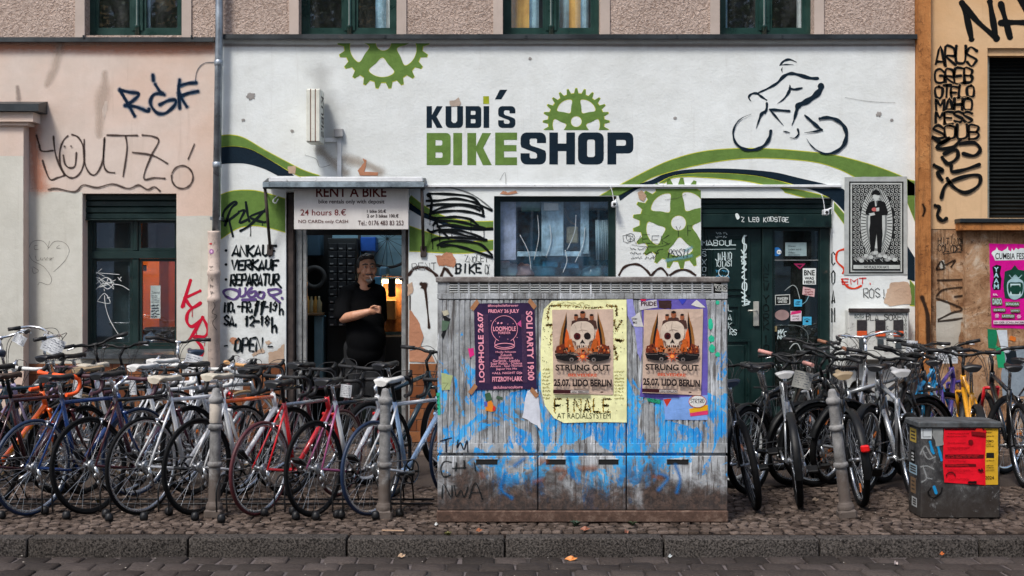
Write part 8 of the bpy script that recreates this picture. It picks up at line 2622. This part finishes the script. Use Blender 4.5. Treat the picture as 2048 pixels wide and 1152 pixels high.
# second row on the left, near the wall
def back_row(bar_px, y, heading, style, label, off=None, **kw):
    bx_ = {'road': .875, 'mtb': .85, 'city': .77}[style]
    dx, dy = bx_ * math.cos(R(heading)), bx_ * math.sin(R(heading))
    X = wx(bar_px, y + dy) - dx
    return bicycle(label=label, X=X, Y=y, heading=heading, style=style, **kw)
back_row(8, -2.6, 70, 'city', 'black city bike with chrome bars against the cream pilaster', frame='black', saddle='black', tape='black', steer=25, guards=True, lean=-2, scale=1.02)
back_row(78, -2.5, 60, 'city', 'grey city bike with navy saddle and a note on its bars', frame='grey', saddle='navy', tape='black', steer=-20, guards=True, lean=2, scale=1.04)
back_row(208, -2.3, 66, 'mtb', 'lilac trekking bike standing before the left window sill', frame='lilac', saddle='black', tape='black', steer=35, lean=-3, scale=1.04)
back_row(318, -2.5, 48, 'road', 'white racing bike with white bar tape in the second row', frame='white', saddle='cream', tape='white', lean=2)
back_row(360, -1.7, 118, 'mtb', 'white trekking bike with high navy saddle beside the red tag', frame='white', saddle='navy', tape='black', lean=-2, steer=-15, scale=1.03)
back_row(462, -2.4, 40, 'road', 'red and white racing bike with tan bar tape beside the drainpipe', frame='white', fork='red', saddle='white', tape='tan', rim='white', tyre='gum', lean=2)
back_row(140, -3.1, 56, 'road', 'teal racing bike half hidden between the two left rows', frame='teal', saddle='black', tape='plum', lean=-2, tyre='gum')
back_row(300, -3.2, 58, 'road', 'black racing bike half hidden behind the white one', frame='black', saddle='tan', tape='black', lean=2, rim='silver')
back_row(520, -2.9, 52, 'road', 'silver racing bike half hidden behind the red one', frame='silver', saddle='black', tape='black', lean=-2)
back_row(860, -2.8, 57, 'mtb', 'dark teal trekking bike partly hidden by the big cabinet', frame='teal', saddle='black', tape='black', lean=1, rim='white')
back_row(700, -3.05, 58, 'road', 'plum racing bike half hidden in front of the doorway', frame='maroon', saddle='black', tape='black', lean=3)
back_row(415, -3.3, 57, 'road', 'pale racing bike half hidden behind the taped bollard', frame='white', saddle='white', tape='white', lean=-1)
back_row(612, -3.25, 59, 'road', 'black racing bike half hidden behind the bike with pink stays', frame='black', fork='white', saddle='black', tape='black', lean=1)
back_row(40, -3.2, 59, 'road', 'lilac racing bike half hidden behind the blue one', frame='lilac', saddle='black', tape='white', lean=1, rim='black')
back_row(250, -2.0, 58, 'mtb', 'black trekking bike hidden behind the lilac one', frame='black', saddle='black', tape='black', lean=1, steer=15)
# right group, rear wheels towards the street, leaning
front_row(1513, 1020, label='black mountain bike nearest to the big cabinet', heading=86, lean=-9, style='mtb', frame='black', fork='silver', saddle='navy', tape='black', steer=-50, rim='black')
front_row(1600, 1014, label='white and silver trekking bike with a cardboard note on its bars', heading=84, lean=-7, style='mtb', frame='silver', fork='black', saddle='silver', tape='pink', steer=-48, guards=True)
front_row(1724, 1013, label='black city bike with tan saddle and red rear light behind the leaning bollard', heading=86, lean=-6, style='mtb', frame='black', saddle='tan', tape='black', steer=-52, guards=True)
front_row(1836, 1008, label='silver trekking bike with grey saddle beside the small street box', heading=88, lean=-6, style='mtb', frame='silver', fork='silver', saddle='silver', tape='black', steer=-40)
def second(px, y, heading, style, label, **kw):
    return bicycle(label=label, X=wx(px, y), Y=y, heading=heading, style=style, group='bicycles crowded in front of the green door', **kw)
second(1452, -2.9, 12, 'mtb', 'black mountain bike seen side-on behind the cabinet edge', frame='black', saddle='black', tape='black', lean=4, steer=20, rim='white')
second(1560, -2.0, 40, 'mtb', 'dark grey trekking bike with pink-brown grips', frame='grey', saddle='black', tape='brown', lean=-4, steer=-30, carrier=True)
second(1630, -2.9, 25, 'mtb', 'silver trekking bike seen side-on behind the leaning bollard', frame='silver', saddle='black', tape='black', lean=3, guards=True)
second(1622, -1.5, 75, 'mtb', 'black bike with chrome bars before the green door post', frame='black', fork='silver', saddle='black', tape='black', lean=-3, steer=-20)
second(1700, -1.9, 68, 'city', 'silver city bike under the cigarette machine', frame='silver', saddle='black', tape='black', lean=2, steer=25, guards=True)
second(1770, -2.7, 48, 'mtb', 'grey mountain bike with long black saddle before the pilaster', frame='grey', fork='silver', saddle='black', tape='black', lean=-3, steer=-25)
second(1800, -1.6, 66, 'mtb', 'black trekking bike with a paper note beside the orange pilaster', frame='black', saddle='black', tape='black', lean=3, carrier=True)
second(1500, -3.3, 50, 'mtb', 'dark mountain bike wedged behind the two leaning bikes', frame='black', fork='silver', saddle='black', tape='black', lean=-2, steer=20, guards=True)
second(1730, -3.3, 55, 'mtb', 'black trekking bike wedged beside the silver one', frame='black', saddle='black', tape='black', lean=2, steer=-20, guards=True)
second(1838, -2.5, 60, 'mtb', 'bright cyan blue bike behind the small street box', frame='cyan', saddle='black', tape='black', lean=-5, steer=-20, rim='white')
second(1880, -2.3, 60, 'mtb', 'purple bike between the cyan and the yellow one', frame='purple', saddle='black', tape='black', lean=-5, steer=20, carrier=True)
second(1968, -3.4, 78, 'mtb', 'yellow and black bike at the right edge', frame='yellow', saddle='black', tape='black', lean=-4, steer=-15, guards=True)
second(2010, -2.2, 40, 'mtb', 'black bike with silver bars under the magenta poster', frame='black', fork='silver', saddle='black', tape='black', lean=3, steer=-20)
second(2050, -3.0, 85, 'mtb', 'dark bike with a red fork cut off by the right edge', frame='black', fork='red', saddle='black', tape='black', lean=-3)

# price notes tied to bars and saddles
PAPER = simple('note_paper', (0.66, 0.68, 0.70, 1), 0.7, 0, 0.06, 5)
def note(label, px, py, y, w, h, rot, tilt=0.15, col=None, yaw=0.0):
    o = thing('price_note', label, 'note', (wx(px, y), y, wz(py, y)), (R(4), R(rot), R(yaw)), 'price notes on bicycles')
    W2, H2 = w / 2 / S(y), h / 2 / S(y)
    mb = MB()
    n = 6
    for i in range(n + 1):
        for s in (-1, 1):
            mb.v.append((-W2 + 2 * W2 * i / n, 0.006 * math.sin(i * 1.1), s * H2))
    for i in range(n):
        mb.face((2 * i, 2 * i + 2, 2 * i + 3, 2 * i + 1))
    mb.build('sheet', col or PAPER, o)
    mb = MB()
    for r_ in range(6):
        z = H2 * (0.75 - r_ * 0.28)
        x = -W2 * 0.8
        while x < W2 * 0.7:
            L = random.uniform(0.15, 0.5) * W2
            zz = z + random.uniform(-0.04, 0.04) * H2
            n0 = len(mb.v)
            hh = H2 * random.uniform(0.015, 0.035)
            mb.v += [(x, -0.008, zz - hh), (x + L, -0.008, zz - hh + random.uniform(-0.05, 0.05) * H2), (x + L, -0.008, zz + hh), (x, -0.008, zz + hh)]
            mb.face((n0, n0 + 1, n0 + 2, n0 + 3))
            x += L + random.uniform(0.05, 0.2) * W2
    mb.build('handwriting', ink((70, 76, 96)), o)
note('small white note on the leftmost city bike', 39, 679, -1.9, 26, 20, 28)
note('large white note with handwriting in front of the navy saddle', 106, 691, -1.95, 44, 34, 24)
note('white note hanging below the high navy saddle beside the red tag', 386, 726, -2.0, 34, 34, 14)
note('white note on the tan taped handlebar', 482, 728, -1.9, 24, 22, 25)
note('white note below the tan taped handlebar', 472, 760, -2.3, 28, 40, 2)
note('pale note between the blue and the white racing bike', 265, 772, -3.3, 14, 36, -4)
note('pale note on the plum racing bike', 155, 778, -3.2, 20, 34, 8)
note('white note behind the racing bike with pink stays', 692, 782, -3.2, 22, 26, 6)
note('grey cardboard note on the silver trekking bike', 1605, 760, -3.2, 38, 34, 12, col=simple('grey_card', (0.36, 0.36, 0.33, 1), 0.8))
note('white note hanging from the bike beside the pilaster', 1823, 700, -1.2, 22, 38, 4)
note('narrow white strip hanging below the cigarette machine', 1808, 745, -1.6, 10, 30, 0)
note('white note on the wall side of the cyan bike', 1893, 712, -0.5, 46, 30, 0)

# low rack that holds the front row, with round rubber feet
rk = thing('bike_rack', 'low black wire rack with round feet under the left bicycles', 'bike rack', (wx(430, -4.4), -4.4, 0))
M_RK = simple('rack_black', (0.006, 0.006, 0.007, 1), 0.5, 0.2)
rx0 = wx(-60, -4.4) - rk.location.x
rx1 = wx(860, -4.4) - rk.location.x
for yy in (0.35, 0.55):
    MB().tube([(rx0, yy, 0.05), (rx1, yy, 0.05)], 0.008, 6).build('rail', M_RK, rk)
x = rx0 + 0.1
while x < rx1:
    MB().tube(smooth_pts([(x, 0.0, 0.05), (x, 0.0, 0.22), (x + 0.02, 0.12, 0.29), (x + 0.05, 0.3, 0.22), (x + 0.05, 0.5, 0.05)], 4), 0.006, 6).build('hoop', M_RK, rk)
    MB().tube(smooth_pts([(x + 0.07, 0.0, 0.05), (x + 0.07, 0.0, 0.22), (x + 0.09, 0.12, 0.29), (x + 0.12, 0.3, 0.22), (x + 0.12, 0.5, 0.05)], 4), 0.006, 6).build('hoop', M_RK, rk)
    x += 0.40
foot = MB().lathe([(0, 0.0), (0.022, 0.0), (0.029, 0.01), (0.03, 0.024), (0.025, 0.046), (0.014, 0.056), (0, 0.058)], 14).mesh('foot', M_RK)
for px in (5, 73, 136, 208, 228, 294, 328, 395, 452, 524, 578, 594, 634, 674, 682, 752, 798):
    xx = wx(px, -4.35) - rk.location.x
    yy = random.uniform(-0.10, 0.22)
    add('foot', foot, rk, loc=(xx, yy, 0.0))
    MB().tube([(xx, yy, 0.04), (xx + 0.03, yy + 0.15, 0.045)], 0.006, 5).build('foot_arm', M_RK, rk)
# ------------------------------------------------------------------ the man in the doorway
def blob(prims, voxel, mat, name, parent, smooth=3):
    bm = bmesh.new()
    for p in prims:
        if p[0] == 'e':
            _, c, rad, rot = p
            M = Matrix.Translation(c) @ (Euler([R(q) for q in rot]).to_matrix().to_4x4()) @ Matrix.Diagonal((rad[0], rad[1], rad[2], 1))
            bmesh.ops.create_icosphere(bm, subdivisions=4, radius=1.0, matrix=M)
        else:
            _, pts, rs = p
            for i in range(len(pts) - 1):
                a, b = Vector(pts[i]), Vector(pts[i + 1])
                n = max(2, int((b - a).length / (min(rs[i], rs[i + 1]) * 0.45)) + 1)
                for k in range(n + 1):
                    t_ = k / n
                    q = a.lerp(b, t_); rr_ = rs[i] + (rs[i + 1] - rs[i]) * t_
                    bmesh.ops.create_icosphere(bm, subdivisions=3 if rr_ > 0.03 else 2, radius=rr_, matrix=Matrix.Translation(q))
    me = bpy.data.meshes.new(name); bm.to_mesh(me); bm.free()
    ob_ = bpy.data.objects.new('tmp', me); COL.objects.link(ob_)
    md = ob_.modifiers.new('r', 'REMESH'); md.mode = 'VOXEL'; md.voxel_size = voxel
    dg = bpy.context.evaluated_depsgraph_get(); dg.update()
    me2 = bpy.data.meshes.new_from_object(ob_.evaluated_get(dg))
    bpy.data.objects.remove(ob_); bpy.data.meshes.remove(me)
    bm = bmesh.new(); bm.from_mesh(me2)
    for _ in range(smooth):
        bmesh.ops.smooth_vert(bm, verts=bm.verts, factor=0.5, use_axis_x=True, use_axis_y=True, use_axis_z=True)
    bm.to_mesh(me2); bm.free()
    me2.name = name
    me2.polygons.foreach_set('use_smooth', [True] * len(me2.polygons))
    me2.materials.clear(); me2.materials.append(mat)
    return add(name, me2, parent)
MYY = 0.42
man = thing('person', 'man in black polo shirt smoking in the shop doorway, forearm held across his belly', 'person', (wx(728, MYY), MYY, 0.0))
man.location.z = 0.0
t = NT('skin')
p = t.pos(obj=True)
n = t.noise(p, 22, 5, 0.6)
t.l(t.mix(t.rng(n, 0.3, 0.7), (0.46, 0.215, 0.125, 1), (0.58, 0.30, 0.19, 1)), t.b.inputs['Base Color'])
t.b.inputs['Roughness'].default_value = 0.5
t.b.inputs['Subsurface Weight'].default_value = 0.06
M_SKIN = t.m
M_SHIRT = simple('black_cotton', (0.003, 0.0033, 0.004, 1), 0.95, 0, 0.3, 12, 0.4, 40, spec=0.1)
M_TROUS = simple('dark_trousers', (0.006, 0.007, 0.009, 1), 0.9, 0, 0.3, 12, 0.4, 40)
M_HAIR = simple('dark_hair', (0.018, 0.015, 0.014, 1), 0.6, 0, 0.4, 60, 0.8, 180)
M_BEARD = simple('grey_beard', (0.20, 0.185, 0.17, 1), 0.95, 0, 0.6, 90, 0.9, 200)
FZ = 0.10                                   # stands on the doorstep
def mp(x, y, z):
    return Vector((x, y, z + FZ))
# head frame: looks at the camera, turned a little to his left (picture right)
HC = mp(0.035, -0.03, 1.665)
HR = Matrix.Translation(HC) @ Matrix.Rotation(R(16), 4, 'Z') @ Matrix.Rotation(R(-3), 4, 'Y')
def hp(x, y, z):
    return HR @ Vector((x, y, z))
HE = (0, -3, 16)
body = [('e', hp(0, 0.015, 0.03), (0.086, 0.106, 0.108), HE), ('e', hp(0, -0.02, -0.055), (0.070, 0.082, 0.088), HE), ('e', hp(0, -0.045, -0.105), (0.045, 0.045, 0.035), HE),
        ('e', hp(0, -0.082, 0.042), (0.066, 0.026, 0.022), HE), ('e', hp(0.044, -0.078, -0.035), (0.030, 0.024, 0.030), HE), ('e', hp(-0.044, -0.078, -0.035), (0.030, 0.024, 0.030), HE),
        ('c', [hp(0, -0.098, 0.018), hp(0, -0.116, -0.018), hp(0, -0.124, -0.036)], [0.012, 0.015, 0.019]), ('e', hp(0.017, -0.108, -0.040), (0.012, 0.013, 0.010), HE), ('e', hp(-0.017, -0.108, -0.040), (0.012, 0.013, 0.010), HE),
        ('e', hp(0, -0.098, -0.072), (0.026, 0.016, 0.008), HE), ('e', hp(0, -0.097, -0.086), (0.024, 0.016, 0.008), HE),
        ('e', hp(-0.088, 0.012, -0.01), (0.010, 0.022, 0.036), (0, -3, 28)), ('e', hp(0.088, 0.012, -0.01), (0.010, 0.022, 0.036), (0, -3, 4)),
        ('c', [mp(-0.01, 0.03, 1.40), mp(0.02, 0.0, 1.58)], [0.085, 0.072]),
        ('e', mp(-0.01, 0.03, 1.20), (0.19, 0.14, 0.24), (0, 0, 20)), ('e', mp(0.02, -0.01, 0.98), (0.18, 0.16, 0.24), (0, 0, 20)), ('e', mp(0.0, 0.02, 0.82), (0.17, 0.14, 0.16), (0, 0, 20)),
        # near arm: hangs from the shoulder, forearm across the belly
        ('c', [mp(-0.155, -0.04, 1.36), mp(-0.195, -0.11, 1.24), mp(-0.18, -0.17, 1.155)], [0.078, 0.064, 0.052]), ('c', [mp(-0.18, -0.17, 1.155), mp(-0.06, -0.25, 1.185), mp(0.075, -0.275, 1.225)], [0.052, 0.050, 0.034]),
        ('e', mp(0.118, -0.275, 1.238), (0.048, 0.026, 0.042), (0, -18, 0)),
        # far arm, mostly hidden, hand in the pocket
        ('c', [mp(0.14, 0.09, 1.38), mp(0.15, 0.14, 1.12), mp(0.12, 0.12, 0.92)], [0.07, 0.058, 0.04]), ('e', mp(0.12, 0.1, 0.86), (0.03, 0.045, 0.05), (0, 0, 0)),
        ('c', [mp(-0.085, 0.01, 0.80), mp(-0.09, -0.03, 0.45), mp(-0.095, 0.02, 0.06)], [0.098, 0.068, 0.048]), ('c', [mp(0.095, 0.02, 0.80), mp(0.10, -0.02, 0.45), mp(0.105, 0.03, 0.06)], [0.098, 0.068, 0.048]),
        ('c', [mp(-0.095, 0.03, 0.04), mp(-0.06, -0.16, 0.032)], [0.042, 0.034]), ('c', [mp(0.105, 0.04, 0.04), mp(0.15, -0.14, 0.032)], [0.042, 0.034])]
# curled fingers of the near hand and its thumb
for k, (dz, ln) in enumerate(((0.030, 0.046), (0.010, 0.052), (-0.010, 0.049), (-0.029, 0.040))):
    k0 = mp(0.150, -0.282, 1.250 + dz); k1 = k0 + Vector((0.030, -0.006, -0.004)); k2 = k1 + Vector((0.008, 0.026, -0.006)); k3 = k2 + Vector((-0.022, 0.012, -0.002))
    body.append(('c', [k0, k1, k2, k3], [0.0105, 0.0105, 0.009, 0.008]))
body.append(('c', [mp(0.10, -0.290, 1.268), mp(0.130, -0.312, 1.285), mp(0.160, -0.315, 1.282)], [0.013, 0.012, 0.009]))
blob(body, 0.0065, M_SKIN, 'body', man, 2)
shirt = [('e', mp(-0.01, 0.02, 1.24), (0.198, 0.155, 0.20), (0, 0, 20)), ('e', mp(0.012, -0.01, 1.10), (0.195, 0.170, 0.22), (0, 0, 20)), ('e', mp(0.022, -0.02, 0.94), (0.198, 0.182, 0.24), (0, 0, 20)), ('e', mp(0.012, 0.0, 0.80), (0.195, 0.178, 0.18), (0, 0, 20)),
         ('c', [mp(-0.15, -0.02, 1.405), mp(-0.20, -0.105, 1.25), mp(-0.195, -0.145, 1.19)], [0.093, 0.088, 0.080]), ('c', [mp(0.13, 0.08, 1.40), mp(0.14, 0.12, 1.16)], [0.085, 0.08]),
         ('c', [mp(-0.15, 0.0, 1.41), mp(-0.01, 0.04, 1.465), mp(0.13, 0.06, 1.42)], [0.085, 0.085, 0.085]), ('e', mp(-0.005, 0.03, 1.33), (0.19, 0.14, 0.15), (0, 0, 20))]
sh = blob(shirt, 0.012, M_SHIRT, 'polo_shirt', man, 3)
cl = MB()
cl.tube([mp(0.008 + 0.084 * math.cos(R(a_)), 0.005 + 0.082 * math.sin(R(a_)), 1.525 + 0.045 * math.sin(R(a_))) for a_ in range(-62, 243, 14)], [0.014] + [0.02] * 20 + [0.014], 8)
cl.build('collar', M_SHIRT, sh)
blob([('c', [mp(-0.085, 0.01, 0.84), mp(-0.09, -0.03, 0.45), mp(-0.095, 0.02, 0.09)], [0.12, 0.095, 0.075]), ('c', [mp(0.095, 0.02, 0.84), mp(0.10, -0.02, 0.45), mp(0.105, 0.03, 0.09)], [0.12, 0.095, 0.075]), ('e', mp(0, 0.02, 0.80), (0.195, 0.17, 0.12), (0, 0, 20))], 0.013, M_TROUS, 'trousers', man, 3)
for s, x0, yaw in ((0, -0.08, 0.02), (1, 0.125, 0.03)):
    blob([('c', [mp(x0 - 0.015, 0.05, 0.045), mp(x0 + 0.015, -0.10, 0.042), mp(x0 + 0.03, -0.18, 0.036)], [0.052, 0.048, 0.040])], 0.01, M_DARK, 'shoe', man, 2)
hair = [('e', hp(0, 0.045, 0.060), (0.094, 0.100, 0.100), HE), ('e', hp(-0.01, -0.02, 0.118), (0.074, 0.046, 0.034), (8, -3, 16)), ('e', hp(0.03, -0.05, 0.128), (0.042, 0.03, 0.028), (14, 14, 16)), ('e', hp(-0.035, -0.04, 0.130), (0.03, 0.03, 0.022), (14, -14, 16)), ('e', hp(0.0, -0.02, 0.148), (0.03, 0.04, 0.018), (0, 0, 0)), ('e', hp(-0.078, 0.02, 0.045), (0.018, 0.045, 0.055), HE), ('e', hp(0.078, 0.02, 0.045), (0.018, 0.045, 0.055), HE), ('e', hp(-0.05, -0.025, 0.115), (0.032, 0.035, 0.032), HE)]
blob(hair, 0.0065, M_HAIR, 'hair', man, 1)
blob([('e', hp(0, -0.080, -0.124), (0.026, 0.024, 0.026), HE), ('c', [hp(-0.028, -0.080, -0.114), hp(0.028, -0.080, -0.114)], [0.012, 0.012])], 0.006, M_BEARD, 'beard', man, 1)
blob([('c', [hp(-0.032, -0.1065, -0.058), hp(0, -0.1155, -0.054), hp(0.032, -0.1065, -0.058)], [0.008, 0.009, 0.008])], 0.004, simple('dark_moustache', (0.10, 0.09, 0.085, 1), 0.8), 'moustache', man, 1)
for s in (-1, 1):
    blob([('c', [hp(0.014 * s, -0.107, 0.047), hp(0.036 * s, -0.106, 0.053), hp(0.058 * s, -0.092, 0.045)], [0.0075, 0.008, 0.006])], 0.004, M_HAIR, 'eyebrow', man, 1)
    e = MB()
    bm = bmesh.new(); bmesh.ops.create_uvsphere(bm, u_segments=16, v_segments=10, radius=0.0125, matrix=Matrix.Translation(hp(0.034 * s, -0.090, 0.022)))
    e.smooth = True; e.add_bm(bm)
    eo = e.build('eye', simple('eye_white', (0.5, 0.46, 0.42, 1), 0.2), man)
    e = MB()
    bm = bmesh.new(); bmesh.ops.create_uvsphere(bm, u_segments=12, v_segments=8, radius=0.0072, matrix=Matrix.Translation(hp(0.034 * s, -0.0975, 0.022)))
    e.smooth = True; e.add_bm(bm)
    e.build('iris', simple('dark_iris', (0.02, 0.012, 0.008, 1), 0.1), eo)
    blob([('c', [hp(0.020 * s, -0.1005, 0.034), hp(0.036 * s, -0.1035, 0.036), hp(0.05 * s, -0.094, 0.031)], [0.006, 0.0065, 0.005])], 0.003, M_SKIN, 'eyelid', man, 1)
cgm = MB().tube([hp(0.004, -0.112, -0.076), hp(0.010, -0.135, -0.098), hp(0.016, -0.156, -0.122)], 0.0045, 8)
cgo = cgm.build('cigarette', simple('cigarette_paper', (0.8, 0.8, 0.78, 1), 0.6), None, label='white cigarette between the lips of the man in the doorway', cat='cigarette')
cgo.location = man.location
man.scale = (1.06, 1.06, 1.0)
gl_ = MB()
for s in (-1, 1):
    gl_.tube([hp(0.042 * s + 0.024 * math.cos(a_ * math.pi / 8), -0.075 - 0.01 * math.sin(a_ * math.pi / 8), 0.135 + 0.016 * math.sin(a_ * math.pi / 8)) for a_ in range(16)], 0.0035, 6, True)
gl_.tube([hp(-0.018, -0.078, 0.138), hp(0.018, -0.078, 0.138)], 0.003, 6)
o = gl_.build('glasses', simple('pale_glasses_rim', (0.2, 0.2, 0.2, 1), 0.3, 0.5), None, label='pale rimmed glasses pushed up on the hair of the man', cat='glasses')
o.location = man.location

# ------------------------------------------------------------------ small litter and weeds
def leaf_thing(label, px, py, w, col, z=0.0, cat='leaf', name='fallen_leaf', rot=0.0):
    y = gy(py, z)
    mb = MB()
    pts = [(-1, 0), (-0.6, 0.42), (-0.1, 0.5), (0.2, 0.32), (0.55, 0.42), (1, 0.05), (0.5, -0.35), (-0.2, -0.45), (-0.7, -0.3)]
    n = len(pts)
    mb.v = [(p[0] * w, p[1] * w, 0.012 + 0.012 * math.sin(p[0] * 2.5 + p[1] * 4)) for p in pts] + [(0, 0, 0.002)]
    for i in range(n):
        mb.face((i, (i + 1) % n, n))
    o = mb.build(name, simple('leaf_' + '_'.join(str(c) for c in col), srgb(*col), 0.6, 0, 0.25, 20), None, label=label, cat=cat)
    o.location = (wx(px, y), y, z + 0.004); o.rotation_euler = (0.12, 0.05, rot)
    return o
leaf_thing('large orange dry leaf on the road below the kerb', 1142, 1122, 0.042, (222, 140, 70), RZ)
leaf_thing('small orange leaf on the road near the small street box', 1884, 1112, 0.016, (200, 110, 50), RZ)
leaf_thing('pale scrap on the road left of the big leaf', 803, 1116, 0.028, (190, 160, 130), RZ, 'scrap', 'paper_litter', 0.5)
leaf_thing('white scrap on the road below the right kerb joint', 1340, 1117, 0.014, (200, 205, 205), RZ, 'scrap', 'paper_litter', 0.2)
leaf_thing('pale crumpled scrap on the road at the far right', 1792, 1131, 0.022, (180, 165, 160), RZ, 'scrap', 'paper_litter', 0.9)
leaf_thing('white scrap in front of the left cabinet corner', 872, 1053, 0.014, (210, 212, 210), 0, 'scrap', 'paper_litter')
leaf_thing('pale leaf between the right bicycles', 1631, 1003, 0.03, (150, 130, 110), 0, 'leaf', 'fallen_leaf', 0.3)
leaf_thing('brown leaf before the middle of the cabinet', 1170, 1062, 0.035, (150, 92, 66), 0)
leaf_thing('brown leaf before the right part of the cabinet', 1253, 1068, 0.024, (140, 88, 66), 0, rot=1.0)
leaf_thing('small tan leaf before the left part of the cabinet', 958, 1065, 0.024, (160, 96, 60), 0, rot=0.4)
yk = gy(1064)
o = MB().bevbox(-0.075, 0.075, -0.008, 0.008, 0.0, 0.008, 0.002).build('wood_stick', simple('raw_stick', (0.42, 0.27, 0.17, 1), 0.7), None, label='flat wooden stick on the pavement in front of the second bollard', cat='stick')
o.location = (wx(786, yk), yk, 0.006); o.rotation_euler = (0, 0, -0.1)
def weed(label, px, py, n, h, col):
    y = gy(py)
    rn = random.Random(px)
    mb = MB()
    for _ in range(n):
        a_ = rn.uniform(0, 6.28); L = h * rn.uniform(0.5, 1.0)
        d_ = Vector((math.cos(a_), math.sin(a_), 0)); s_ = Vector((-d_.y, d_.x, 0)) * 0.006
        b0 = d_ * rn.uniform(0, 0.012)
        p1 = b0 + d_ * L * 0.4 + Vector((0, 0, L * 0.6)); p2 = b0 + d_ * L * 0.9 + Vector((0, 0, L * 0.75))
        k = len(mb.v)
        mb.v += [tuple(b0 - s_ * 0.5), tuple(b0 + s_ * 0.5), tuple(p1 + s_), tuple(p1 - s_), tuple(p2)]
        mb.face((k, k + 1, k + 2, k + 3)); mb.face((k + 3, k + 2, k + 4))
    o = mb.build('weed', simple('weed_' + str(px), col, 0.7, 0, 0.3), None, label=label, cat='weed')
    o.location = (wx(px, y), y, 0)
weed('dark green weed at the foot of the cabinet', 1152, 1052, 40, 0.05, (0.03, 0.06, 0.035, 1))
weed('small yellow-green weed in front of the left cabinet end', 896, 1070, 26, 0.03, (0.14, 0.13, 0.03, 1))
weed('small weed at the foot of the cabinet right of the middle', 1266, 1050, 22, 0.035, (0.05, 0.08, 0.03, 1))
weed('yellowish weed in the pavement left of the first bollard', 196, 1005, 30, 0.04, (0.16, 0.12, 0.03, 1))
spk = MB()
rn = random.Random(12)
for _ in range(260):
    if rn.random() < 0.6:
        y = rn.uniform(KY + 0.3, -3.4); z = 0.006
    else:
        y = rn.uniform(KY - 0.9, KY - 0.02); z = RZ + 0.006
    x = rn.uniform(-1, 1) * 1024 / S(y)
    s_ = rn.uniform(0.003, 0.008)
    a_ = rn.uniform(0, 3.1)
    u = Vector((math.cos(a_), math.sin(a_), 0)) * s_; v = Vector((-math.sin(a_), math.cos(a_), 0.3)) * s_ * 0.6
    c_ = Vector((x, y, z))
    spk.quadp(c_ - u, c_ + v, c_ + u, c_ - v)
spk.build('litter_specks', simple('speck_pale', (0.42, 0.37, 0.31, 1), 0.8), None, label='tiny pale specks of grit and litter on pavement and road', cat='litter', kind='stuff')
